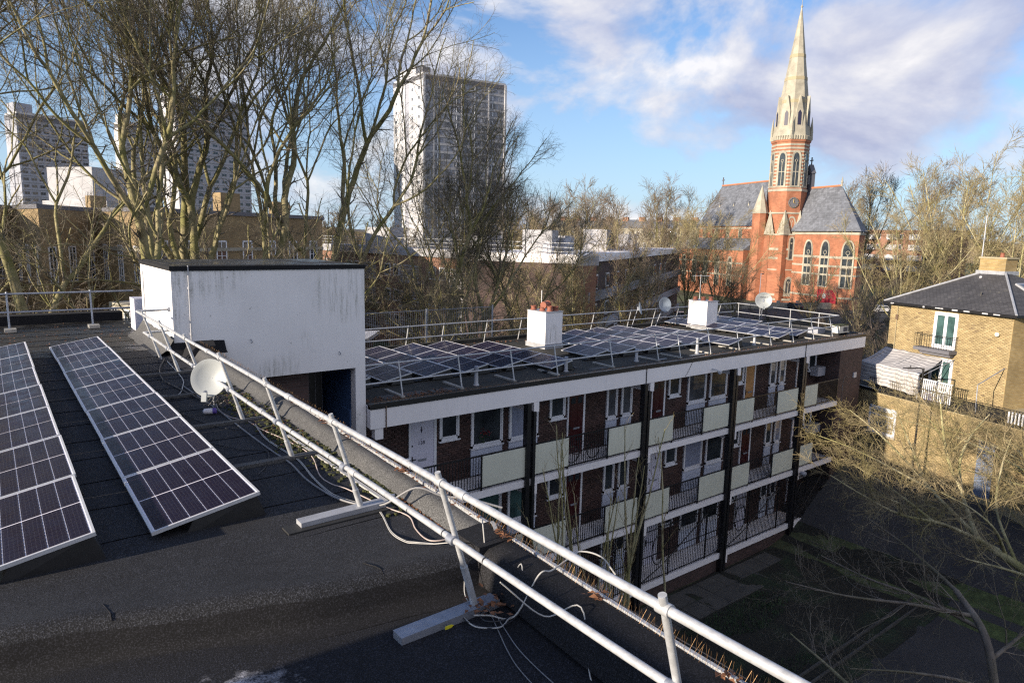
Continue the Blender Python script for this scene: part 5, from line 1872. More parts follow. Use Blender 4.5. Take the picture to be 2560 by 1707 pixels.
def arch_pts(w, z0, z1, n=7):
    """pointed arch outline in (t, z)"""
    hgt = min(w * .95, (z1 - z0) * .6)
    zs = z1 - hgt
    pts = [(-w / 2, z0), (w / 2, z0)]
    for k in range(n + 1):
        a = k / n
        pts.append((w / 2 * math.cos(a * math.pi / 2) ** .8, zs + hgt * math.sin(a * math.pi / 2) ** 1.15))
    for k in range(n - 1, -1, -1):
        a = k / n
        pts.append((-w / 2 * math.cos(a * math.pi / 2) ** .8, zs + hgt * math.sin(a * math.pi / 2) ** 1.15))
    return pts


def lancet(c, ang, w, z0, z1, lights=2, rim=.28, deep=.10):
    """pointed window on a wall point c=(x,y), outward direction ang"""
    n_ = V(math.cos(ang), math.sin(ang), 0)
    t_ = V(-math.sin(ang), math.cos(ang), 0)
    c = V(c[0], c[1], 0)

    def P(t, z, o):
        return c + t_ * t + n_ * o + V(0, 0, z)
    outer, inner = arch_pts(w + 2 * rim, z0 - rim * .5, z1 + rim * 1.3), arch_pts(w, z0, z1)
    mb = MB()
    k = len(outer)
    for i in range(k):
        j = (i + 1) % k
        mb.hexa([P(*inner[i], 0), P(*outer[i], 0), P(*outer[j], 0), P(*inner[j], 0), P(*inner[i], deep), P(*outer[i], deep * 1.4), P(*outer[j], deep * 1.4), P(*inner[j], deep)])
    fr2 = cpart('window', mb, 'stone')
    cpart('pane', MB().prism([P(t, z, .0) for t, z in inner], n_ * .03), 'glass', fr2)
    tr_ = MB()
    for q in range(1, lights):
        t = -w / 2 + w * q / lights
        tr_.obox(P(t - .06, z0, .03), t_ * .12, n_ * .06, V(0, 0, (z1 - z0) * .72))
    zc = z0 + (z1 - z0) * .76
    tr_.tube([P(w * .2 * math.cos(a), zc + w * .2 * math.sin(a), .06) for a in np.linspace(0, 6.283, 13)], .06, 4, False)
    if (z1 - z0) > 5:
        tr_.obox(P(-w / 2, z0 + (z1 - z0) * .42, .03), t_ * w, n_ * .05, V(0, 0, .12))
    cpart('tracery', tr_, 'stone', fr2)


AN = [PH + R(22.5), PH - R(22.5)]
for a in [PH + R(22.5 + 45 * k) for k in range(-3, 4)]:
    ap = 4.06 * math.cos(R(22.5)) + .03
    lancet((ap * math.cos(a), ap * math.sin(a)), a, 1.35, 12.4, 19.6, 2, .42)
    # lucarne on the spire, just above
    n_ = V(math.cos(a), math.sin(a), 0)
    t_ = V(-math.sin(a), math.cos(a), 0)
    lc = MB()
    r0, r1 = 3.55, 2.7
    lc.prism([n_ * 2.2 + t_ * .75 + V(0, 0, 25.3), n_ * 2.2 - t_ * .75 + V(0, 0, 25.3), n_ * 2.2 - t_ * .75 + V(0, 0, 28.6), n_ * 2.2 + V(0, 0, 32.0), n_ * 2.2 + t_ * .75 + V(0, 0, 28.6)], n_ * 1.35)
    l_ = cpart('lucarne', lc, 'stone')
    cpart('louvre', MB().prism([n_ * 3.55 + t_ * .38 + V(0, 0, 25.6), n_ * 3.55 - t_ * .38 + V(0, 0, 25.6), n_ * 3.55 - t_ * .38 + V(0, 0, 28.2), n_ * 3.55 + V(0, 0, 28.8), n_ * 3.55 + t_ * .38 + V(0, 0, 28.2)], n_ * .05), 'ink', l_)
for k in range(8):
    a = PH + R(45 * k)
    x, y = 4.1 * math.cos(a), 4.1 * math.sin(a)
    if k % 2 == 0:
        cpart('pinnacle', frustum(.42, 22.6, .34, 24.2, n=4, c=(x, y), mb=frustum(.40, 24.2, .03, 27.6, n=4, c=(x, y))), 'stone')
# arcade teeth of the parapet
for k in range(8):
    a0, a1 = PH + R(45 * k), PH + R(45 * (k + 1))
    for q in range(6):
        t = (q + .5) / 6
        x = 4.28 * (math.cos(a0) * (1 - t) + math.cos(a1) * t)
        y = 4.28 * (math.sin(a0) * (1 - t) + math.sin(a1) * t)
        cpart('merlon', MB().box(x - .13, x + .13, y - .13, y + .13, 22.5, 23.35), 'stone')
a = AN[0]
n_ = V(math.cos(a), math.sin(a), 0)
cl = MB().lathe([(1.15, 0), (1.2, .1), (.95, .16), (.95, .05), (.1, .05)], tuple(n_ * 4.0 + V(0, 0, 8.67)), tuple(n_), 28)
cc = cpart('clock', cl, 'conc_d')
t_ = V(-math.sin(a), math.cos(a), 0)
for k in range(12):
    b_ = k * math.pi / 6
    c_ = n_ * 4.17 + V(0, 0, 8.67) + t_ * (1.05 * math.sin(b_)) + V(0, 0, 1.05 * math.cos(b_))
    cpart('numeral', MB().obox(c_ - t_ * .05 - V(0, 0, .09), t_ * .1, n_ * .03, V(0, 0, .18)), 'gold', cc)
for (b_, l_) in ((.0, .75), (1.9, .5)):
    c_ = n_ * 4.16 + V(0, 0, 8.67)
    cpart('hand', MB().tube([c_, c_ + t_ * l_ * math.sin(b_) + V(0, 0, l_ * math.cos(b_))], .06, 4), 'gold', cc)
# broaches, buttresses and lower openings
for k in range(8):
    a = PH + R(45 * k)
    x, y = 4.75 * math.cos(a), 4.75 * math.sin(a)
    cpart('broach', frustum(1.55, 1.5, .05, 7.0, n=4, ph=a, c=(x * .93, y * .93)), 'stone')
    cpart('buttress', frustum(.95, CZ, .8, 1.4, n=4, ph=a, c=(x * 1.04, y * 1.04)), 'brick_red')
cpart('stair_turret', frustum(1.75, CZ, 1.7, 6.3, c=(-1.9, -5.3)), 'brick_red')
cpart('turret_spire', frustum(1.85, 6.3, .04, 12.6, c=(-1.9, -5.3)), 'stone')
a = AN[0]
lancet((4.2 * .924 * math.cos(a), 4.2 * .924 * math.sin(a)), a, 1.3, 2.2, 5.3, 2, .3)
lancet((5.2 * .924 * math.cos(a), 5.2 * .924 * math.sin(a)), a, .7, -4.0, .8, 1, .3)
lancet((5.2 * .924 * math.cos(a), 5.2 * .924 * math.sin(a)), a, 1.2, -11.6, -8.4, 2, .4)

# nave, aisle, chancel with its canted end
cpart('nave_wall', MB().box(-31.6, 2.0, -2.2, 11.0, CZ - .5, 3.7), 'brick_red')
cpart('nave_roof', MB().prism([(-31.9, -2.7, 3.6), (-31.9, 11.5, 3.6), (-31.9, 4.4, 14.7)], (33.5, 0, 0)), 'slate')
cpart('ridge_tiles', MB().box(-31.9, 1.6, 4.2, 4.6, 14.6, 14.95), 'ridge')
cpart('aisle', MB().box(-40.5, -6.0, -6.2, -2.2, CZ - .5, -2.2), 'brick_red')
cpart('aisle_roof', MB().prism([(-40.5, -6.5, -2.3), (-40.5, -2.2, -2.3), (-40.5, -2.2, .6)], (34.5, 0, 0)), 'slate')
cpart('aisle', MB().box(-40.5, -31.6, -2.2, 11, CZ - .5, -.2), 'brick_red')
for z in (-2.4, -5.6, -8.6, 2.9):
    y = -6.2 if z < 0 else -2.2
    cpart('string_course', MB().box(-40.5 if z < 0 else -31.6, -6 if z < 0 else 2, y - .06, y, z, z + .35), 'stone')
for k in range(6):
    x = -37 + 5.2 * k
    lancet((x, -6.2), R(-90), 1.4, -11, -4.2, 2, .3)
    lancet((x + 3, -2.2), R(-90), 1.0, .8, 3.0, 2, .2)
for k in range(4):
    x = -27 + k * 6.2
    d_ = cpart('roof_vent', MB().prism([(x - .5, 0.6, 8.4), (x + .5, .6, 8.4), (x, .6, 9.8)], (0, 2.0, 0)), 'slate')
    cpart('vent_cheek', MB().prism([(x - .4, .57, 8.4), (x + .4, .57, 8.4), (x, .57, 9.5)], (0, .03, 0)), 'stone', d_)
cr_ = cpart('gable_cross', MB().box(-31.75, -31.55, 4.3, 4.5, 14.9, 17.0), 'conc_d')
cpart('cross_arm', MB().box(-32.2, -31.1, 4.3, 4.5, 16.1, 16.35), 'conc_d', cr_)
AP = [(1.6, -.8), (18.3, -.8), (21.2, 1.4), (18.6, 5.4), (13.0, 8.6), (1.6, 9.6)]
mb = MB()
mb.prism([(x, y, CZ - .5) for x, y in AP], (0, 0, 16.2))
cpart('chancel_wall', mb, 'brick_red')
OV = [(1.6, -1.3), (18.5, -1.3), (21.7, 1.3), (18.9, 5.7), (13.2, 9.1), (1.6, 10.1)]
mb = MB()
ra, rb = (1.6, 4.4, 12.1), (11.9, 4.4, 12.1)
e_ = [(x, y, 2.35) for x, y in OV]
for f_ in ((e_[0], e_[1], rb, ra), (e_[1], e_[2], rb), (e_[2], e_[3], rb), (e_[3], e_[4], rb), (e_[4], e_[5], ra, rb), (e_[5], e_[0], ra), e_[::-1]):
    mb.poly(f_)
cpart('chancel_roof', mb, 'slate')
cpart('ridge_tiles', MB().box(1.6, 11.9, 4.2, 4.6, 12.0, 12.35), 'ridge')
cpart('finial', MB().lathe([(.3, 0), (.15, .6), (.25, .8), (.04, 2.0)], (11.9, 4.4, 12.0), (0, 0, 1), 8), 'stone')
for z, h_, g in ((1.65, .5, .12), (-3.3, .5, .07), (-5.1, .4, .07), (-6.9, .35, .07), (-11.6, .4, .1)):
    for (p, q) in zip(AP, AP[1:]):
        p_, q_ = V(*p, 0), V(*q, 0)
        o_ = (q_ - p_).normalized().cross(V(0, 0, 1))
        cpart('string_course', MB().obox(p_ + V(0, 0, z), q_ - p_, -o_ * -g, V(0, 0, h_)) if False else MB().hexa([p_ + V(0, 0, z), q_ + V(0, 0, z), q_ + o_ * g + V(0, 0, z), p_ + o_ * g + V(0, 0, z), p_ + V(0, 0, z + h_), q_ + V(0, 0, z + h_), q_ + o_ * g + V(0, 0, z + h_), p_ + o_ * g + V(0, 0, z + h_)][::1]), 'stone')
for x in (9.6, 14.6):
    lancet((x, -.82), R(-90), 2.1, -9.2, .2, 2, .32, .14)
p_, q_ = V(18.3, -.8, 0), V(21.2, 1.4, 0)
mid = (p_ + q_) / 2
an_ = math.atan2(-(q_ - p_).x, (q_ - p_).y)
lancet((mid.x + .02 * math.cos(an_), mid.y + .02 * math.sin(an_)), an_, 1.9, -9.2, .2, 2, .3, .14)
bc = cpart('bellcote', MB().box(1.2, 3.0, 3.9, 4.9, 9.0, 15.4), 'conc_d')
cpart('bellcote_gable', MB().prism([(1.0, 3.8, 15.4), (3.2, 3.8, 15.4), (2.1, 3.8, 17.4)], (0, 1.2, 0)), 'conc_d', bc)
cpart('bellcote_cross', MB().box(2.0, 2.2, 4.3, 4.5, 17.2, 19.0, ).box(1.6, 2.6, 4.32, 4.48, 18.2, 18.4), 'conc_d', bc)
cpart('bell_opening', MB().box(1.7, 2.5, 3.86, 3.9, 13.0, 15.0), 'conc_w', bc)
mb_ = cpart('banner', MB().box(13.5, 19.0, -1.0, -.9, -12.6, -9.9), 'banner', label='deep red banner hung low on the chancel wall')
cpart('banner_disc', MB().lathe([(.55, 0), (.55, .03), (.3, .03)], (15.6, -1.0, -11.2), (0, -1, 0), 18), 'conc_w', mb_)

# ================================================================== DISTANT BUILDINGS
def azp(az, d):
    return V(math.sin(R(az)) * d, math.cos(R(az)) * d, 0)


def wall_windows(parent, p, q, z0, z1, cols, rows, w, h, mat_f, mat_p, inset=.03, joined=True, sill=False, u0=0.5, z_off=0.0):
    """windows with frame and pane in front of wall p->q (seen with p on the left)"""
    p, q = Vector(p), Vector(q)
    u = (q - p).normalized()
    n_ = u.cross(V(0, 0, 1))
    L_ = (q - p).length
    F, G = MB(), MB()
    for r in range(rows):
        z = z0 + (z1 - z0) * (r + .5) / rows - h / 2 + z_off
        for c in range(cols):
            x = L_ * (c + u0) / cols - w / 2
            f1, f2 = (F, G) if joined else (MB(), MB())
            o_ = p + u * x + V(0, 0, z)
            t_ = min(.12, w * .1)
            f1.obox(o_, u * w, n_ * .06, V(0, 0, t_))
            f1.obox(o_ + V(0, 0, h - t_), u * w, n_ * .06, V(0, 0, t_))
            f1.obox(o_, u * t_, n_ * .06, V(0, 0, h))
            f1.obox(o_ + u * (w - t_), u * t_, n_ * .06, V(0, 0, h))
            f1.obox(o_ + u * (w / 2 - t_ * .3), u * t_ * .6, n_ * .05, V(0, 0, h))
            if h > 1.6:
                for k in range(1, int(h / .6)):
                    f1.obox(o_ + V(0, 0, k * h / int(h / .6) - .02), u * w, n_ * .05, V(0, 0, .04))
            f2.obox(o_ + u * .02 + V(0, 0, .02), u * (w - .04), n_ * .02, V(0, 0, h - .04))
            if not joined:
                a = part('window', f1, mat_f, parent)
                b = part('pane', f2, mat_p, a)
    if joined:
        a = part('windows', F, mat_f, parent, kind='stuff')
        part('panes', G, mat_p, a, kind='stuff')


def tower(az_l, d_l, az_c, d_c, az_r, d_r, el_top, label, left_m, right_m, det, rows=20, loggia=False, cols=9):
    A, B, C_ = azp(az_l, d_l), azp(az_c, d_c), azp(az_r, d_r)
    D_ = A + (C_ - B)
    top = el_top * d_c
    zb = -14.0
    o = thing('tower_block', (B.x, B.y, zb), label, 'tower block')
    c_ = (A + B + C_ + D_) / 4
    mb = MB()
    mb.prism([V(p.x, p.y, zb) for p in (A, B, C_, D_)], (0, 0, top - zb - 1.6))
    part('core', mb, right_m, o)
    # end wall dressed in pale panels
    u = (B - A).normalized()
    n_ = u.cross(V(0, 0, 1))
    part('end_panel', MB().obox(A + V(0, 0, zb), (B - A) * .42, n_ * .25, V(0, 0, top - zb - 1.7)), left_m, o)
    part('end_panel', MB().obox(A + (B - A) * .55 + V(0, 0, zb), (B - A) * .45, n_ * .25, V(0, 0, top - zb - 1.7)), left_m, o)
    if det:
        wall_windows(o, A + V(0, 0, 0) + n_ * .25, A + (B - A) * .42 + n_ * .25, zb + 18, top - 3, 2, rows - 5, 1.5, 1.5, 'upvc', 'glass')
        wall_windows(o, A + (B - A) * .55 + n_ * .25, B + n_ * .25, zb + 18, top - 3, 2, rows - 5, 1.5, 1.5, 'upvc', 'glass')
    up = top
    ov = 1.02
    mb = MB()
    mb.prism([c_ + (p - c_) * ov + V(0, 0, top - 1.6) for p in (A, B, C_, D_)], (0, 0, 1.6))
    part('roof_band', mb, 'conc_d', o)
    mb = MB()
    mb.prism([c_ + (p - c_) * 1.0 + V(0, 0, top) for p in (A, B, C_, D_)], (0, 0, .8))
    part('roof_edge', mb, 'conc_w', o)
    mb = MB()
    k0 = A + (D_ - A) * .02 + (B - A) * .1
    mb.prism([k0 + V(0, 0, top), k0 + (B - A) * .6 + V(0, 0, top), k0 + (B - A) * .6 + (C_ - B) * .25 + V(0, 0, top), k0 + (C_ - B) * .25 + V(0, 0, top)], (0, 0, 4.2))
    part('rooftop_block', mb, left_m, o)
    # storey lines and windows of the long side
    u2 = (C_ - B).normalized()
    n2 = u2.cross(V(0, 0, 1))
    L2 = (C_ - B).length
    r0 = zb + 12
    sh_ = (top - 1.6 - r0) / rows
    for r in range(rows):
        z = r0 + r * sh_
        part('storey_band', MB().obox(B + V(0, 0, z), C_ - B, n2 * .18, V(0, 0, sh_ * .30)), 'conc' if det else right_m, o)
    if det:
        for r in range(rows):
            z = r0 + r * sh_ + sh_ * .36
            for c in range(cols):
                w = L2 / cols * (.62 if c % 3 else .40)
                x = L2 * (c + .5) / cols - w / 2
                part('window', MB().obox(B + u2 * x + V(0, 0, z), u2 * w, n2 * .12, V(0, 0, sh_ * .55)), 'tower_glass' if (c + r) % 4 else 'grey_blind', o)
                part('window_frame', MB().obox(B + u2 * (x + w * .45) + V(0, 0, z), u2 * .25, n2 * .2, V(0, 0, sh_ * .55)), 'upvc', o) if c % 2 else None
        for c in range(1, cols, 3):
            x = L2 * c / cols
            part('pilaster', MB().obox(B + u2 * x + V(0, 0, r0), u2 * .7, n2 * .35, V(0, 0, top - 1.6 - r0)), 'conc', o)
        part('corner_post', MB().obox(B - u2 * .2 + V(0, 0, zb), u2 * .9, n2 * .6, V(0, 0, top - zb)), 'conc_w', o)
        part('corner_post', MB().obox(C_ - u2 * .7 + V(0, 0, zb), u2 * .9, n2 * .6, V(0, 0, top - zb)), 'conc_w', o)
    else:
        wall_windows(o, B, C_, r0, top - 2, cols, rows, 2.0, 1.5, 'conc_g', 'glass')
    if det:
        for k, (h_, off) in enumerate(((23, 0.0), (9, .8), (7.5, 1.6))):
            p_ = B + u2 * (1.0 + off) - n2 * 2
            part('antenna', MB().tube([p_ + V(0, 0, top), p_ + V(0, 0, top + h_ * .4)], .16, 6), 'conc_w', o)
            part('antenna', MB().tube([p_ + V(0, 0, top + h_ * .4), p_ + V(0, 0, top + h_)], .06, 6), 'conc_w', o)
        part('radio_rack', MB().obox(B + u2 * .3 - n2 * 3 + V(0, 0, top + .8), u2 * 3.2, n2 * 2, V(0, 0, 2.2)), 'conc_d', o)
    return o


tower(27.81, 302, 30.10, 280, 36.70, 296, .2188, 'big grey tower block with roof antennas behind the middle plane trees', 'conc_w', 'conc_g', True)
tower(10.91, 282, 11.91, 270, 16.89, 284, .168, 'grey tower block with one white edge behind the left trees', 'conc_w', 'conc_g', False, 18)
tower(1.74, 310, 2.37, 300, 6.29, 312, .127, 'wide grey tower block farthest left among the trees', 'conc_g', 'conc_g', False, 16)
tower(7.96, 352, 8.6, 345, 10.73, 352, .127, 'narrow pale tower block with balconies between the two grey ones', 'conc_w', 'conc', False, 16, cols=5)
wl = thing('white_hall', tuple(azp(5, 200) + V(0, 0, -14)), 'low white windowless building in front of the leftmost tower', 'building')
A, B = azp(3.4, 205), azp(7.2, 190)
u = B - A
n_ = u.normalized().cross(V(0, 0, 1))
part('wall', MB().obox(A + V(0, 0, -14), u, -n_ * 14, V(0, 0, 14 + 6)), 'far_white', wl)
part('upper_storey', MB().obox(A + u * .05 - n_ * 1 + V(0, 0, 6), u * .7, -n_ * 10, V(0, 0, 8.0)), 'far_white', wl)
part('plinth', MB().obox(A + n_ * .1 + V(0, 0, 1.5), u * .98, -n_ * .3, V(0, 0, 2.0)), 'conc_g', wl)

# the school: stepped front of yellow brick
sc = thing('school_building', (10, 66, -14), 'stepped yellow brick school behind the left trees, partly sunlit', 'school')
PA, PB, PC, PD, PE, PF_ = azp(22.1, 80), azp(9.39, 64), azp(6.51, 73), azp(3.11, 66), azp(1.67, 74), azp(-6, 62)
mb = MB()
mb.prism([V(p.x, p.y, -14.3) for p in (PF_, PE, PD, PC, PB, PA, V(36, 92, 0), V(-8, 92, 0))], (0, 0, 14.3 + 1.3))
part('wall', mb, 'brick_school', sc)
mb = MB()
c_ = V(10, 78, 0)
mb.prism([c_ + (V(p.x, p.y, 0) - c_) * 1.012 + V(0, 0, 1.3) for p in (PF_, PE, PD, PC, PB, PA, V(36, 92, 0), V(-8, 92, 0))], (0, 0, .35))
part('coping', mb, 'conc_d', sc)
for (p, q, cols, rows_, w, h) in ((PC, PB, 3, 2, .95, 3.3), (PB, PA, 7, 3, 1.25, 2.1), (PE, PD, 3, 2, .8, 3.2), (PD, PC, 3, 2, 1.0, 3.0), (PF_, PE, 4, 2, 1.2, 2.8)):
    wall_windows(sc, p, q, -13, .1, cols, rows_, w, h, 'upvc', 'glass', joined=False)
for (p, q) in ((PC, PB), (PE, PD), (PB, PA)):
    u = (q - p).normalized()
    n_ = u.cross(V(0, 0, 1))
    for z in (-2.0, -7.4):
        part('string_course', MB().obox(p + V(0, 0, z), q - p, n_ * .12, V(0, 0, .3)), 'stone', sc)
part('chimney', MB().obox(azp(14.7, 75) + V(0, 0, 1.4), V(2.0, .5, 0), V(-.4, 1.4, 0), V(0, 0, 2.2)), 'brick_school', sc)
part('chimney', MB().obox(azp(6.2, 80) + V(0, 0, 1.4), V(1.4, .3, 0), V(-.3, 1.2, 0), V(0, 0, 1.6)), 'brick_school', sc)
part('chimney', MB().obox(azp(18.7, 80) + V(0, 0, 1.4), V(1.6, .4, 0), V(-.4, 1.4, 0), V(0, 0, 1.7)), 'brick_school', sc)
pf2 = thing('porch', tuple(azp(8.2, 58) + V(0, 0, -14)), 'low sunlit porch with white windows and blue sill before the school', 'porch')
A, B = azp(6.9, 62), azp(9.3, 56)
u = B - A
n_ = u.normalized().cross(V(0, 0, 1))
part('wall', MB().obox(A + V(0, 0, -14), u, -n_ * 3, V(0, 0, 8.2)), 'stone', pf2)
wall_windows(pf2, A, B, -7.6, -5.9, 3, 1, 1.1, 1.2, 'upvc', 'glass', joined=False)
part('blue_sill', MB().obox(A + V(0, 0, -7.75), u, n_ * .15, V(0, 0, .2)), 'blue', pf2)

# flats with white louvred balconies
lf_ = thing('louvred_flats', (40, 70, -14), 'sunlit brick flats with white louvred balconies and white roof band', 'apartment block')
A, B = V(38.5, 96, 0), V(42.5, 46, 0)
u = (B - A)
L_ = u.length
uu = u.normalized()
n_ = uu.cross(V(0, 0, 1))
part('wall', MB().obox(A + V(0, 0, -14), u, -n_ * 3, V(0, 0, 14 - 2.6)), 'brick_mid', lf_)
part('roof_band', MB().obox(A + n_ * .3 + V(0, 0, -2.6), u, -n_ * 3.6, V(0, 0, .9)), 'far_white', lf_)
for k in range(5):
    x = 3 + k * 9.6
    for s_ in range(3):
        z = -5.6 - s_ * 3.1
        for j in range(6):
            part('louvre_board', MB().obox(A + uu * x + n_ * .8 + V(0, 0, z + j * .34), uu * 4.2, n_ * .05, V(0, 0, .22)), 'far_white', lf_)
        part('balcony_slab', MB().obox(A + uu * x + V(0, 0, z - .2), uu * 4.2, n_ * .9, V(0, 0, .18)), 'far_white', lf_)
    for s_ in range(3):
        for w0 in (5.2, 7.2):
            o_ = A + uu * (x + w0) + n_ * .0 + V(0, 0, -5.2 - s_ * 3.1)
            wn = part('window', MB().obox(o_, uu * 1.3, n_ * .08, V(0, 0, 1.5)), 'upvc', lf_)
            part('pane', MB().obox(o_ + uu * .15 + V(0, 0, .15), uu * 1.0, n_ * .1, V(0, 0, 1.2)), 'glass', wn)
part('roof_room', MB().obox(A + uu * 12 - n_ * .6 + V(0, 0, -1.7), uu * 6, -n_ * 2, V(0, 0, 2.4)), 'far_white', lf_)
part('roof_room', MB().obox(A + uu * 34 - n_ * .6 + V(0, 0, -1.7), uu * 3, -n_ * 2, V(0, 0, 1.7)), 'far_white', lf_)
for z in (-.6, -1.0, -1.4):
    part('roof_rail', MB().obox(A + n_ * .1 + V(0, 0, z), u, n_ * .05, V(0, 0, .06)), 'galv', lf_)
for k in range(24):
    part('roof_rail_post', MB().obox(A + u * (k / 24) + n_ * .1 + V(0, 0, -1.7), uu * .06, n_ * .05, V(0, 0, 1.15)), 'galv', lf_)
# dark flats, right of them
df = thing('dark_flats', (70, 65, -14), 'shaded brown brick flats with sunlit white roof chimneys', 'apartment block')
A, B = V(42.3, 45.9, 0), V(100, 80.5, 0)
u = B - A
L_ = u.length
uu = u.normalized()
n_ = uu.cross(V(0, 0, 1))
part('wall', MB().obox(A + V(0, 0, -14), u, -n_ * 11, V(0, 0, 11.6)), 'brick_tex_d', df)
part('roof_band', MB().obox(A + n_ * .3 + V(0, 0, -2.4), u, -n_ * 11.6, V(0, 0, .8)), 'fascia', df)
for s_ in range(3):
    z = -5.2 - s_ * 3.0
    part('balcony_band', MB().obox(A + uu * 2 + n_ * .9 + V(0, 0, z - .9), uu * (L_ - 6), n_ * .08, V(0, 0, 1.0)), 'conc_g', df)
    for k in range(11):
        wn = part('window', MB().obox(A + uu * (2.2 + k * 4.9) + V(0, 0, z), uu * 1.5, n_ * .08, V(0, 0, 1.5)), 'upvc', df)
        part('pane', MB().obox(A + uu * (2.35 + k * 4.9) + V(0, 0, z + .15), uu * 1.2, n_ * .1, V(0, 0, 1.2)), 'glass', wn)
for (x, w_, h_) in ((2.5, 1.9, 2.2), (6.6, 3.4, 1.7), (24.0, 2.2, 2.6), (41, 2, 2.2)):
    part('roof_chimney', MB().obox(A + uu * x - n_ * 3 + V(0, 0, -1.6), uu * w_, -n_ * 3, V(0, 0, h_)), 'far_white', df)
# pale terraces on the far side
ft_ = thing('terrace_row', tuple(azp(46, 255) + V(0, 0, -13)), 'distant pale terrace with many small windows beyond the trees', 'terrace')
A, B = azp(40.5, 262), azp(52.5, 240)
u = B - A
uu = u.normalized()
n_ = uu.cross(V(0, 0, 1))
part('wall', MB().obox(A + V(0, 0, -14), u, -n_ * 10, V(0, 0, 17.5)), 'stone', ft_)
part('roof', MB().prism([A + V(0, 0, 3.4), A - n_ * 10 + V(0, 0, 3.4), A - n_ * 5 + V(0, 0, 6.6)], u), 'slate', ft_)
wall_windows(ft_, A, B, -8, 3.2, 20, 3, 1.3, 2.0, 'conc_w', 'glass')
for k in range(9):
    part('chimney', MB().obox(A + u * ((k + .4) / 9) - n_ * 4 + V(0, 0, 4.5), uu * 2.2, -n_ * 1.2, V(0, 0, 3.0)), 'brick_mid', ft_)
hb = thing('pale_flats', tuple(azp(65.6, 255) + V(0, 0, -13)), 'distant brown flats with white balconies right of the church', 'apartment block')
A, B = azp(64.4, 262), azp(69.5, 246)
u = B - A
uu = u.normalized()
n_ = uu.cross(V(0, 0, 1))
part('wall', MB().obox(A + V(0, 0, -14), u, -n_ * 12, V(0, 0, 18.5)), 'brick_mid', hb)
for s_ in range(4):
    for k in range(3):
        part('balcony', MB().obox(A + uu * (1.5 + k * 7.8) + V(0, 0, -8.5 + s_ * 3.3), uu * 3.6, n_ * 1.0, V(0, 0, 1.7)), 'conc_w', hb)
wall_windows(hb, A, B, -9, 4, 7, 4, 1.3, 1.5, 'conc_w', 'glass')
cn = thing('flat_canopy', (20.3, 48, -14), 'low flat roofed shed with a bright white roof behind the stair tower', 'shed')
part('roof', MB().prism([(13.5, 42.5, -7.6), (20.8, 43.6, -7.6), (23.5, 47.0, -7.6), (14.5, 48.5, -7.6)], (0, 0, .25)), 'conc_w', cn)
part('wall', MB().prism([(13.9, 43, -14), (20.5, 44, -14), (22.8, 46.8, -14), (14.8, 48, -14)], (0, 0, 6.4)), 'brick_tex_d', cn)
wf = thing('mesh_fence', (15, 30.5, -13.8), 'tall fine wire mesh fence behind the long block roof', 'fence')
fm = MB()
for k in range(110):
    fm.tube([(9.5 + k * .115, 30.5, -13.8), (9.5 + k * .115, 30.5, -3.9)], .006, 3, False)
part('wires', fm, 'galv_dark', wf, kind='stuff')
for x in (9.5, 13.7, 17.9, 22.1):
    part('post', MB().tube([(x, 30.5, -13.8), (x, 30.5, -3.8)], .05, 6), 'galv_dark', wf)
part('top_wire', MB().tube([(9.5, 30.5, -3.9), (22.1, 30.5, -3.9)], .015, 4), 'galv_dark', wf)

# street by the church: low wall, railings, cars, lamp
cwl = thing('church_wall', (128, 82, -13.8), 'low pale stone wall in front of the church', 'wall')
for k in range(7):
    A = V(118 + k * 3.9, 84 - k * 2.0, 0)
    part('wall_bay', MB().obox(A + V(0, 0, -13.8), V(3.7, -1.9, 0), V(.18, .35, 0), V(0, 0, 1.3)), 'stone', cwl)
    part('pier', MB().obox(A + V(-.3, .1, -13.8), V(.5, -.25, 0), V(.25, .5, 0), V(0, 0, 1.7)), 'stone', cwl)
rl = thing('park_railing', (95, 62, -13.8), 'dark iron railing edging the green before the church', 'railing')
for k in range(60):
    A = V(76 + k * .75, 66 - k * .28, 0)
    part('bar', MB().tube([A + V(0, 0, -13.8), A + V(0, 0, -12.6)], .04, 4), 'steel_blk', rl)
for z in (-12.75, -13.5):
    part('rail', MB().tube([(76, 66, z), (76 + 59 * .75, 66 - 59 * .28, z)], .04, 4), 'steel_blk', rl)
grid_sheet('park_lawn', [62 + 4 * i for i in range(14)], [40 + 4 * i for i in range(8)], lambda x, y: gz(x, y) + .05, 'lawn')


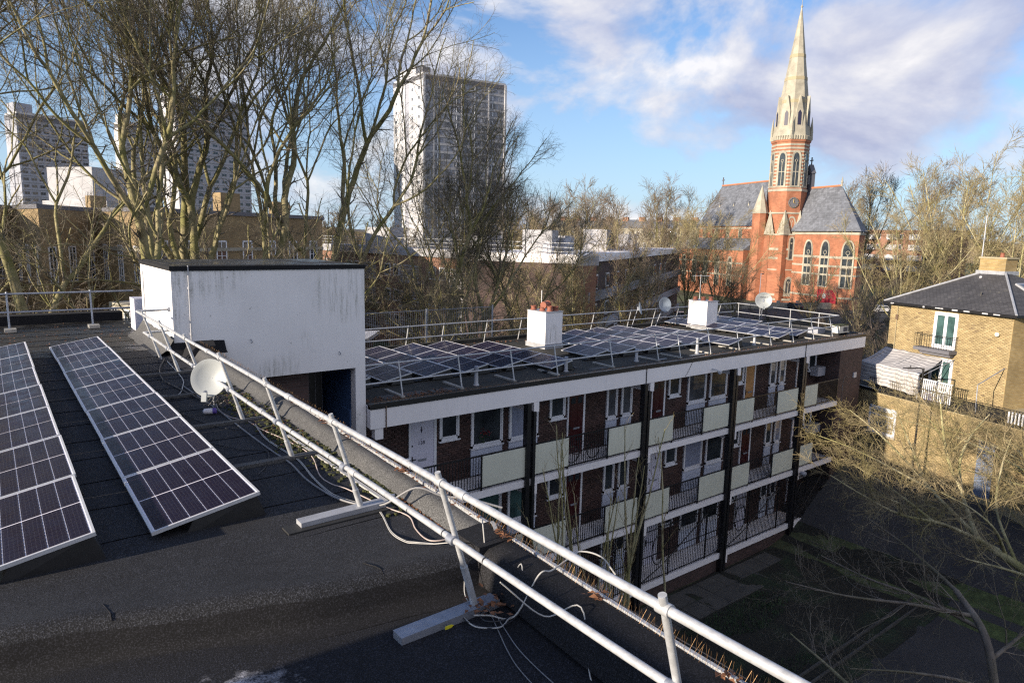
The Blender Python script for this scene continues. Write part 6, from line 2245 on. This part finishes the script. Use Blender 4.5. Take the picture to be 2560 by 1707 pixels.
def car(loc, rot, paint, label):
    o = thing('parked_car', loc, label, 'car', 'cars parked near the church', rot=rot)
    prof = [(-2.1, .35), (-2.15, .75), (-1.95, .95), (-1.45, 1.02), (-.85, 1.45), (.75, 1.47), (1.35, 1.0), (2.0, .85), (2.15, .6), (2.1, .35)]
    mb = MB()
    mb.prism([(x, -.85, z) for x, z in prof], (0, 1.7, 0))

    def lp_(name, mb, mat, par=None, sm_=False):
        q = bpy.data.objects.new(name, mb.mesh(name, mat, sm_))
        return link(q, par or o)
    lp_('body', mb, paint)
    for s_ in (-1, 1):
        y = .853 * s_
        lp_('side_window', MB().prism([(-1.3, y, 1.02), (-.3, y, 1.02), (-.3, y, 1.38), (-.82, y, 1.38)], (0, .008 * s_, 0)), 'glass')
        lp_('side_window', MB().prism([(-.2, y, 1.02), (1.15, y, 1.02), (.7, y, 1.40), (-.2, y, 1.40)], (0, .008 * s_, 0)), 'glass')
        for x in (-1.3, 1.3):
            w_ = lp_('wheel', MB().lathe([(.2, 0), (.33, .02), (.33, .2), (.2, .22)], (x, (.66 if s_ > 0 else -.88), .33), (0, 1, 0), 16), 'rubber', None, True)
            lp_('rim', MB().lathe([(.2, 0), (.2, .02)], (x, .885 * s_, .33), (0, s_, 0), 12), 'galv', w_)
        lp_('headlight', MB().box(2.08, 2.16, .55 * s_ - .15, .55 * s_ + .15, .62, .78), 'conc_w')
        lp_('tail_light', MB().box(-2.17, -2.1, .6 * s_ - .12, .6 * s_ + .12, .65, .85), 'banner')
    lp_('windscreen', MB().poly([(.78, -.72, 1.46), (.78, .72, 1.46), (1.34, .78, 1.03), (1.34, -.78, 1.03)]), 'glass')
    lp_('rear_window', MB().poly([(-.88, .72, 1.44), (-.88, -.72, 1.44), (-1.43, -.78, 1.05), (-1.43, .78, 1.05)]), 'glass')
    return o


car((94.4, 75.0, -13.78), R(-40), 'car_s', 'silver hatchback parked left of the farther white chimney')
car((88.5, 78.6, -13.78), R(-40), 'car_d', 'dark car parked behind the silver hatchback, nearer the dishes')
car((131.2, 75.4, -13.75), R(55), 'car_d', 'dark car parked at the foot of the church tower')
car((143.0, 63.5, -13.75), R(-35), 'car_w', 'pale car parked among brush right of the church')
sl2 = thing('street_lamp', (132.6, 84.5, -13.8), 'thin street lamp standing against the red church tower', 'street lamp')
part('pole', MB().tube([(132.6, 84.5, -13.8), (132.6, 84.5, -7.0)], .07, 6), 'galv_dark', sl2)
part('lantern', MB().box(132.5, 133.4, 84.3, 84.6, -7.05, -6.85), 'conc_d', sl2)
hm = thing('radio_mast', tuple(hp(.7, -5.2, -1.2)), 'thin striped radio mast strapped to the brick house chimney', 'mast')
for k in range(8):
    part('mast_band', MB().tube([hp(.74, -4.2, -1.6 + k * .42), hp(.74, -4.2, -1.6 + (k + 1) * .42)], .03, 6), 'conc_w' if k % 2 else 'galv_dark', hm)

# ================================================================== TREES
class Tree:
    """polyline branches, gathered by length so they can be skinned together"""

    def __init__(s, seed):
        s.rg = random.Random(seed)
        s.lines = []          # (level, points, radii)

    def branch(s, p, d, L, r0, r1, nseg, wig, up, lvl):
        rg = s.rg
        pts, rad = [p], [r0]
        st = L / nseg
        d = d.normalized()
        for i in range(nseg):
            d = (d + V(rg.gauss(0, wig), rg.gauss(0, wig), rg.gauss(0, wig) + up)).normalized()
            p = p + d * st
            pts.append(p)
            rad.append(r0 + (r1 - r0) * (i + 1) / nseg)
        s.lines.append((lvl, pts, rad))
        return pts, rad

    def side(s, d, ang):
        rg = s.rg
        a = d.cross(V(rg.gauss(0, 1), rg.gauss(0, 1), rg.gauss(0, 1)))
        while a.length < .1:
            a = d.cross(V(rg.gauss(0, 1), rg.gauss(0, 1), rg.gauss(0, 1)))
        return (d * math.cos(ang) + a.normalized() * math.sin(ang)).normalized()

    def kids(s, pts, rad, lvl, spec):
        """spec: list per level of (count, length, start, angle, nseg, wig, up, rmin)"""
        if not spec:
            return
        n, L, start, ang, nseg, wig, up, rk = spec[0]
        rg = s.rg
        m_ = len(pts) - 1
        for k in range(n):
            t = start + (1 - start) * (k + rg.random()) / n
            x = min(m_ - 1e-4, t * m_)
            i = int(x)
            f = x - i
            p = pts[i].lerp(pts[i + 1], f)
            d = (pts[i + 1] - pts[i]).normalized()
            r = rad[i] + (rad[i + 1] - rad[i]) * f
            l_ = L * rg.uniform(.6, 1.25) * (1.0 - .45 * (t - start) / max(.01, 1 - start))
            q, qr = s.branch(p, s.side(d, ang * rg.uniform(.6, 1.3)), l_, max(.0045, r * rk), max(.003, r * rk * .3), nseg, wig, up, lvl)
            s.kids(q, qr, lvl + 1, spec[1:])

    def mesh(s, lo, hi, name, mat):
        groups = {}
        for lvl, pts, rad in s.lines:
            if lo <= lvl <= hi:
                groups.setdefault((len(pts), 7 if lvl == 0 else 5 if lvl == 1 else 4 if lvl == 2 else 3), []).append((pts, rad))
        AV, AF, base = [], [], 0
        for (m_, n), L in groups.items():
            P = np.array([[tuple(q) for q in pts] for pts, _ in L])
            Rr = np.array([rad for _, rad in L])
            T = np.gradient(P, axis=1)
            T /= np.linalg.norm(T, axis=2, keepdims=True) + 1e-9
            ref = np.where(np.abs(T[:, :1, 2:3]) > .9, np.array([1., 0, 0]), np.array([0, 0, 1.]))
            A = np.cross(T, np.broadcast_to(ref, T.shape))
            A /= np.linalg.norm(A, axis=2, keepdims=True) + 1e-9
            B = np.cross(T, A)
            an = np.arange(n) * 2 * np.pi / n
            ring = P[:, :, None, :] + Rr[:, :, None, None] * (A[:, :, None, :] * np.cos(an)[None, None, :, None] + B[:, :, None, :] * np.sin(an)[None, None, :, None])
            nl = len(L)
            AV.append(ring.reshape(-1, 3))
            idx = base + np.arange(nl)[:, None, None] * (m_ * n) + np.arange(m_ - 1)[None, :, None] * n
            k = np.arange(n)[None, None, :]
            k2 = (np.arange(n)[None, None, :] + 1) % n
            AF.append(np.stack([idx + k, idx + k2, idx + n + k2, idx + n + k], -1).reshape(-1, 4))
            base += nl * m_ * n
        return quads_mesh(name, np.concatenate(AV), np.concatenate(AF), mat, smooth=True)


def plane_tree(seed, Hh, lean_=0.0, fork=.36, spread=.40, depth=6, dens=1.0, low=3):
    """a trunk that forks again and again, with fine twigs along every limb"""
    T = Tree(seed)
    rg = T.rg
    r0 = Hh * .0125
    pts, rad = T.branch(V(0, 0, 0), V(lean_, rg.gauss(0, .03), 1), Hh * fork, r0, r0 * .8, 9, .035, .03, 0)
    twigs = [(int(6.5 * dens), Hh * .050, .10, .75, 5, .15, .02, .42), (int(4.5 * dens), Hh * .026, .12, .8, 3, .16, .0, .6)]

    def go(p, d, L, r, dp):
        r1 = r * .80
        q, qr = T.branch(p, d, L, r, max(.012, r1), 6, .085, .045, 0 if r > .11 else 1)
        tw = twigs if dp <= 2 else [(int(4 * dens), Hh * .06, .15, .85, 5, .15, .02, .35), twigs[1]]
        T.kids(q, qr, 2, tw)
        if dp == 0:
            return
        de = (q[-1] - q[-2]).normalized()
        n_ = 3 if rg.random() < .28 else 2
        a = de.cross(V(rg.gauss(0, 1), rg.gauss(0, 1), rg.gauss(0, .4))).normalized()
        for k in range(n_):
            ax = Matrix.Rotation(k * 6.283 / n_ + rg.uniform(-.5, .5), 3, de) @ a
            an_ = (.20 if k == 0 else .52) * rg.uniform(.7, 1.35)
            go(q[-1], de * math.cos(an_) + ax * math.sin(an_), L * rg.uniform(.74, .92), max(.014, r1 * (.92 if k == 0 else rg.uniform(.55, .75))), dp - 1)
    n0 = 3
    a0 = rg.uniform(0, 6.28)
    for k in range(n0):
        a = a0 + k * 6.283 / n0 + rg.uniform(-.4, .4)
        sp_ = spread * (rg.uniform(.15, .4) if k == 0 else rg.uniform(.7, 1.3))
        go(pts[-1] - V(0, 0, Hh * .025 * k), V(math.cos(a) * sp_ + lean_ * .5, math.sin(a) * sp_, 1).normalized(), Hh * .165 * rg.uniform(.85, 1.1), r0 * (.66 if k == 0 else rg.uniform(.42, .55)), depth - 1)
    for k in range(low):
        i = rg.randint(4, 8)
        a = rg.uniform(0, 6.28)
        go(pts[i], V(math.cos(a), math.sin(a), .55).normalized(), Hh * .12 * rg.uniform(.7, 1.1), r0 * .28, 3)
    return T.mesh(0, 1, 'trunk', 'bark'), T.mesh(2, 9, 'crown', 'twig')


def bushy_tree(seed, Hh, bark, twig, fork=.16, spread=.6, dens=1.0, thin=1.0, rmin=.012, nl=9):
    """many stemmed fan of fine ascending twigs"""
    T = Tree(seed)
    rg = T.rg
    r0 = Hh * .014 * thin
    pts, rad = T.branch(V(0, 0, 0), V(rg.gauss(0, .04), rg.gauss(0, .04), 1), Hh * fork, r0, r0 * .8, 5, .03, .03, 0)
    limbs = []
    for k in range(nl):
        a = k * 2.4 + rg.uniform(-.4, .4)
        sp_ = spread * rg.uniform(.15, 1.35)
        limbs.append(T.branch(pts[-1 - (k % 3)], V(math.cos(a) * sp_, math.sin(a) * sp_, 1), Hh * (1 - fork) * rg.uniform(.72, 1.05), r0 * rg.uniform(.25, .42), .03, 8, .07, .05, 0 if k < 4 else 1))
    spec = [(int(10 * dens), Hh * .22, .10, .55, 6, .10, .05, .5), (int(9 * dens), Hh * .12, .10, .6, 5, .11, .03, .55), (int(7 * dens), Hh * .06, .1, .65, 3, .12, .02, .62)]
    for q, qr in limbs:
        T.kids(q, qr, 1, spec)
    for i_, (lv, p_, r_) in enumerate(T.lines):
        if lv >= 2:
            T.lines[i_] = (lv, p_, [max(x, rmin * (1 - .4 * j / len(r_))) for j, x in enumerate(r_)])
    return T.mesh(0, 1, 'trunk', bark), T.mesh(2, 9, 'crown', twig)


def put_tree(meshes, x, y, label, rot=0.0, s=1.0, group=None, name='plane_tree', z=None, cat='tree'):
    o = thing(name, (x, y, (gz(x, y) if z is None else z)), label, cat, group)
    o.rotation_euler = (0, 0, rot)
    o.scale = (s, s, s)
    BASES[o.name] = None
    for nm, me in zip(('trunk', 'crown'), meshes):
        q = bpy.data.objects.new(nm, me)
        link(q, o)
    return o


PT = [plane_tree(100 + k, 29, [.0, .04, -.04, .10][k], [.42, .36, .38, .32][k], [.34, .42, .38, .48][k]) for k in range(4)]
G1 = 'tall bare plane trees behind the roofs'
put_tree(PT[0], 8.07, 40, 'bare plane tree with straight pale trunk above the left end of the white stair tower', 0.3, 1.0, G1)
put_tree(PT[1], 9.9, 38, 'bare plane tree with a low fork rising second above the white stair tower', 1.7, 1.0, G1)
put_tree(PT[2], 11.24, 36, 'bare plane tree whose trunk rises over the middle of the white stair tower', 3.9, .98, G1)
put_tree(PT[3], 14.8, 38, 'bare plane tree leaning right above the right part of the stair tower', -0.4, 1.02, G1)
put_tree(PT[3], 2.0, 34, 'forking bare plane tree with pale bark nearest the far guard rail', 2.9, .92, G1)
put_tree(PT[1], 5.35, 36, 'leaning bare plane tree just left of the white stair tower', -2.5, .95, G1)
put_tree(PT[2], -1.2, 33, 'bare plane tree at the left border beyond the far guard rail', 1.1, .95, G1)
PT2 = [plane_tree(140, 25.5, .02, .30, .42, 6, 1.3, 3), plane_tree(151, 22.5, .16, .22, .60, 6, 1.2, 3)]
put_tree(PT2[0], 22.9, 36.5, 'upright bare plane tree in front of the big tower block', .9, .93, G1)
put_tree(PT2[1], 25.2, 36.5, 'spreading bare plane tree leaning right behind the nearer chimney', -.15, .99, G1)
put_tree(PT[0], -3.2, 40, 'bare plane tree standing behind the leftmost one', 4.4, .97, G1)
put_tree(PT2[1], 20.6, 35.0, 'lower bare plane tree with leaning stems left of the nearer chimney', 2.6, .62, G1)
put_tree(PT2[0], 31.0, 40.0, 'small bare plane tree behind the back rail between the two chimneys', 4.1, .70, G1)
put_tree(PT2[1], 27.5, 41.0, 'bare plane tree behind the back rail just past the nearer chimney', 1.2, .74, G1)

BT = [bushy_tree(201, 17, 'bark', 'twig_r', .2, .55, .9, 1, .015), bushy_tree(215, 20, 'bark_y', 'twig_y', .14, .66, .95, 1, .016), bushy_tree(222, 14, 'bark', 'shrub', .12, .75, .8, 1, .015)]
G2 = 'bare trees beyond the long block'
for i, (az, d, k, s_, lab) in enumerate((
        (42.0, 92, 0, 1.25, 'brown bare tree behind the right edge of the spreading plane'),
        (44.6, 105, 0, 1.35, 'brown bare tree over the first white roof chimney of the dark flats'),
        (47.2, 88, 0, 1.05, 'slim bare tree in front of the dark flats'),
        (49.6, 175, 0, 1.75, 'rounded pale topped bare tree left of the church nave'),
        (51.8, 120, 1, 1.0, 'golden bare tree covering the left end of the church'),
        (54.2, 118, 1, .92, 'golden green bare tree in front of the church nave'),
        (55.6, 110, 0, .70, 'dark twiggy bare tree left of the church tower foot'),
        (61.3, 118, 2, .85, 'dark spreading bare tree before the church chancel'),
        (64.6, 112, 2, .85, 'dark bare thicket tree right of the chancel'),
        (70.6, 128, 1, 1.48, 'big golden bare tree behind the brick house roof'),
        (67.2, 112, 1, 1.02, 'broad golden bare tree left of the brick house roof'),
        (74.2, 118, 1, 1.25, 'golden bare tree behind the brick house chimney'),
        (69.0, 190, 0, 2.0, 'large dark domed bare tree behind the golden ones'),
        (64.4, 215, 0, 2.1, 'pale wispy bare tree behind the chancel roof'),
        (66.5, 88, 2, .72, 'low brown bare tree just beyond the far end of the long block'),
        (40.2, 84, 1, .85, 'small bare tree before the sunlit louvred flats'),
        (43.0, 60, 1, .70, 'golden bare tree close behind the blue grey dishes'),
        (47.5, 66, 0, .80, 'brown bare tree just left of the farther chimney'),
        (39.0, 56, 1, .66, 'golden bare tree over the back rail right of the nearer chimney'),
        (38.0, 120, 0, 1.2, 'bare tree to the right of the big tower foot'))):
    p = azp(az, d)
    put_tree(BT[k], p.x, p.y, lab, i * 1.3, s_, G2, 'bare_tree', z=-13.9)
SB = bushy_tree(301, 6.0, 'shrub', 'shrub', .06, 1.0, .85, 1, .012)
for i, (az, d, s_, lab) in enumerate((
        (63.0, 62, .80, 'leafless bush beyond the end rail, nearest the white condenser'),
        (65.2, 58, .95, 'leafless bush filling the gap between the long block and the house'),
        (61.0, 74, .9, 'leafless bush behind the white dish at the roof end'),
        (66.8, 66, 1.0, 'leafless bush just left of the brick house corner'),
        (58.2, 98, .7, 'leafless bush at the church street railing'),
        (64.0, 84, 1.1, 'leafless bush in front of the chancel foot'),
        (52.0, 70, 1.0, 'leafless bush behind the farther chimney'),
        (44.0, 58, 1.1, 'leafless bush seen over the back rail, right of the nearer chimney'),
        (36.5, 46, 1.1, 'leafless bush seen over the back rail, left of the nearer chimney'),
        (28.0, 44, 1.0, 'leafless bush behind the back rail beside the white roofed shed'),
        (3.0, 36, 1.35, 'leafless bush below the far guard rail at left'),
        (7.0, 42, 1.4, 'leafless bush beyond the far guard rail beside the stair tower'))):
    p = azp(az, d)
    put_tree(SB, p.x, p.y, lab, i * 2.1, s_ * 1.25, 'leafless bushes', 'bare_bush', cat='bush')

# courtyard trees on the right, seen from above
def arch_tree(seed, base, limbs, label, spec, r0=.22, bark='bark_y', twig='twig_y'):
    """limbs given as measured joints; finer branches grow from them"""
    T = Tree(seed)
    B0 = V(*base)
    out_ = []
    for pts, ra, rb in limbs:
        P = pline([V(*p) - B0 for p in pts], 5)
        n_ = len(P)
        rad = [ra + (rb - ra) * i / (n_ - 1) for i in range(n_)]
        T.lines.append((0, P, rad))
        out_.append((P, rad))
    for P, rad in out_[1:]:
        T.kids(P, rad, 2, spec)
    o = thing('courtyard_tree', base, label, 'tree')
    for nm, me in (('trunk', T.mesh(0, 0, 'trunk', bark)), ('crown', T.mesh(1, 9, 'crown', twig))):
        link(bpy.data.objects.new(nm, me), o)
    return o


SP1 = [(13, 2.2, .08, .75, 7, .13, .03, .42), (9, 1.05, .12, .75, 5, .15, .02, .6), (5, .42, .15, .8, 3, .16, .01, .7)]
arch_tree(401, (30.5, 3.2, -14.6), [
    ([(30.5, 3.2, -14.6), (29.6, 4.9, -12.9), (28.3, 6.7, -11.3), (28.0, 8.2, -10.6)], .22, .12),
    ([(28.0, 8.2, -10.6), (28.5, 8.8, -9.8), (28.9, 9.2, -9.2), (29.3, 9.5, -8.2), (30.2, 9.5, -7.3), (31.2, 9.3, -6.6)], .10, .02),
    ([(28.9, 9.2, -9.2), (29.0, 9.8, -8.2), (29.2, 10.2, -7.0), (29.5, 10.5, -6.0)], .08, .02),
    ([(28.1, 8.0, -10.7), (28.2, 9.6, -9.6), (28.4, 10.8, -8.7), (28.5, 12.2, -7.7), (28.7, 13.6, -7.0)], .085, .015),
    ([(28.4, 10.4, -8.9), (29.2, 11.4, -7.8), (29.8, 12.2, -6.9)], .06, .015),
    ([(28.2, 7.6, -10.8), (26.6, 8.8, -9.9), (24.9, 9.7, -9.4), (23.8, 10.6, -8.7), (23.1, 11.4, -8.1)], .075, .015),
    ([(26.2, 9.0, -9.8), (25.8, 10.4, -8.9), (25.6, 11.8, -8.3)], .055, .015),
    ([(28.6, 6.4, -11.3), (29.8, 7.2, -9.8), (31.0, 7.8, -8.4), (32.2, 8.2, -7.4)], .10, .02),
    ([(28.9, 5.8, -11.7), (28.8, 6.0, -10.0), (29.4, 6.1, -8.6), (30.2, 6.0, -7.6)], .10, .02),
    ([(29.3, 5.2, -12.3), (27.0, 5.6, -11.0), (25.2, 6.3, -10.2), (23.7, 7.2, -9.7)], .10, .02),
    ([(28.3, 7.0, -11.2), (28.9, 8.0, -9.6), (29.9, 8.3, -8.2), (30.9, 8.4, -7.3)], .06, .015),
    ([(28.3, 9.8, -9.4), (27.2, 10.9, -8.6), (26.3, 12.2, -7.9), (25.6, 13.6, -7.5)], .05, .012),
    ([(29.0, 9.6, -8.6), (30.2, 10.6, -7.6), (31.0, 11.8, -6.8)], .05, .012),
    ([(24.9, 9.7, -9.4), (24.0, 9.4, -8.7), (23.0, 9.3, -8.3)], .04, .012),
    ([(31.4, 4.6, -12.4), (31.6, 5.6, -10.4), (32.4, 6.2, -8.6), (33.4, 6.4, -7.2)], .09, .02),
    ([(28.3, 7.4, -10.9), (26.8, 7.4, -9.6), (25.6, 7.8, -8.7), (24.6, 8.4, -8.1)], .06, .015)],
    'sunlit yellow twigged tree arching over the courtyard in front of the house', SP1)
SP2 = [(10, 2.4, .08, .75, 7, .14, .02, .42), (7, 1.1, .10, .75, 5, .16, .02, .6), (4, .5, .15, .8, 3, .16, .0, .7)]
arch_tree(431, (37.0, 5.2, -13.6), [
    ([(37.0, 5.2, -13.6), (36.7, 6.2, -12.2), (36.4, 7.2, -11.2)], .16, .11),
    ([(36.4, 7.2, -11.2), (36.0, 8.8, -10.0), (35.6, 10.6, -9.2), (35.3, 12.4, -8.7), (35.2, 14.2, -8.5)], .08, .015),
    ([(36.4, 7.2, -11.2), (35.2, 8.2, -10.4), (34.0, 9.4, -9.9), (33.0, 10.8, -9.6)], .07, .015),
    ([(36.5, 6.8, -11.6), (37.4, 8.4, -10.6), (38.0, 10.2, -9.8), (38.4, 12.0, -9.4), (38.6, 14.0, -9.2)], .08, .015),
    ([(36.1, 8.4, -10.3), (37.0, 9.8, -9.2), (37.4, 11.2, -8.6)], .05, .012),
    ([(36.6, 6.4, -11.9), (35.4, 6.2, -10.6), (34.4, 6.4, -9.6), (33.6, 6.8, -8.8)], .07, .015),
    ([(36.6, 6.6, -11.8), (37.6, 6.8, -10.4), (38.6, 7.4, -9.2), (39.4, 8.2, -8.6)], .07, .015)],
    'golden twigged tree spreading close before the house lower wall', SP1)
arch_tree(412, (21.5, 4.2, -15.9), [
    ([(21.5, 4.2, -15.9), (22.1, 5.4, -13.2), (22.6, 6.1, -11.4), (23.6, 7.3, -10.8)], .15, .09),
    ([(23.6, 7.3, -10.8), (24.3, 8.4, -10.6), (24.8, 9.6, -10.3), (25.2, 11.0, -10.0)], .07, .014),
    ([(23.0, 6.6, -11.1), (21.8, 7.8, -10.9), (20.4, 9.2, -10.8), (19.3, 10.6, -10.6)], .07, .014),
    ([(22.2, 5.6, -12.8), (20.4, 5.9, -11.8), (18.6, 6.6, -11.2), (17.0, 7.4, -10.9)], .07, .014),
    ([(22.4, 5.9, -12.0), (23.6, 5.4, -11.2), (25.0, 5.2, -10.8)], .07, .014),
    ([(21.9, 5.0, -13.8), (19.6, 4.6, -12.8), (17.9, 4.6, -12.2), (16.2, 5.0, -11.6)], .07, .014),
    ([(22.8, 6.3, -11.3), (22.6, 7.9, -11.0), (22.3, 9.4, -10.9), (22.2, 11.0, -10.7)], .07, .014)],
    'shaded bare tree with mossy limbs over the dark courtyard lawn', SP2, bark='twig', twig='twig')
arch_tree(423, (14.6, 3.0, -15.9), [
    ([(14.6, 3.0, -15.9), (15.2, 3.9, -13.5), (15.8, 4.6, -12.0)], .13, .09),
    ([(15.8, 4.6, -12.0), (16.6, 6.2, -11.6), (17.4, 7.9, -11.5), (18.0, 9.6, -11.4)], .11, .02),
    ([(15.6, 4.4, -12.4), (17.2, 4.3, -11.6), (19.0, 4.0, -11.1)], .10, .02),
    ([(15.5, 4.2, -12.8), (14.6, 5.8, -12.2), (14.0, 7.4, -12.0)], .09, .02)],
    'shaded bare tree nearest the lower right corner of the courtyard', SP2, bark='bark', twig='twig')
# sapling whose shoots catch the sun before the balconies
T = Tree(455)
rg = random.Random(8)
for k in range(17):
    x0, y0 = 16.4 + rg.gauss(0, 1.5), 15.4 + rg.gauss(0, .25)
    Ls = rg.uniform(6.5, 10.6)
    q, qr = T.branch(V(x0 - 16, y0 - 15.5, 0), V(rg.gauss(0, .05), rg.gauss(0, .04), 1), Ls, .06, .016, 12, .04, .02, 0)
    T.kids(q, qr, 2, [(8, 1.25, .35, .55, 6, .10, .06, .5), (3, .45, .2, .5, 4, .12, .06, .6)])
o = thing('sapling', (16, 15.5, -16), 'clump of bare upright shoots rising in front of the cream balcony boards', 'sapling')
for nm, me in (('trunk', T.mesh(0, 0, 'stems', 'bark_y')), ('crown', T.mesh(1, 9, 'crown', 'twig_y'))):
    link(bpy.data.objects.new('stem' if nm == 'trunk' else 'crown', me), o)

# distant wooded mass closing the view
T = Tree(470)
wd = bushy_tree(471, 15, 'shrub', 'twig_r', .15, .6, .7, 1, .05)
k = 0
for i in range(34):
    az = 18 + i * 1.75
    d = 300 + 60 * math.sin(i * 1.9)
    p = azp(az, d)
    put_tree(wd, p.x, p.y, 'faraway bare tree in the line closing the horizon', i * 1.1, 1.15 + .25 * math.sin(i * 2.7), 'bare trees along the horizon', 'bare_tree', z=-13.9)
hl = MB()
for i in range(60):
    az0, az1 = -10 + i * 2.0, -10 + (i + 1) * 2.0
    h0, h1 = 1.5 + 2.2 * math.sin(i * 1.3) + 1.5 * math.sin(i * .37), 1.5 + 2.2 * math.sin((i + 1) * 1.3) + 1.5 * math.sin((i + 1) * .37)
    a, b = azp(az0, 640), azp(az1, 640)
    a2, b2 = azp(az0, 900), azp(az1, 900)
    hl.hexa([a + V(0, 0, -14), b + V(0, 0, -14), b2 + V(0, 0, -14), a2 + V(0, 0, -14), a + V(0, 0, h0), b + V(0, 0, h1), b2 + V(0, 0, h1 + 3), a2 + V(0, 0, h0 + 3)])
solo('wooded_hills', hl, 'shrub', (0, 0, -14), kind='structure')

# lift everything so that the courtyard is at height 0
for o in list(S.objects):
    if o.parent is None and o.type not in ('CAMERA', 'LIGHT'):
        o.location.z += ZUP
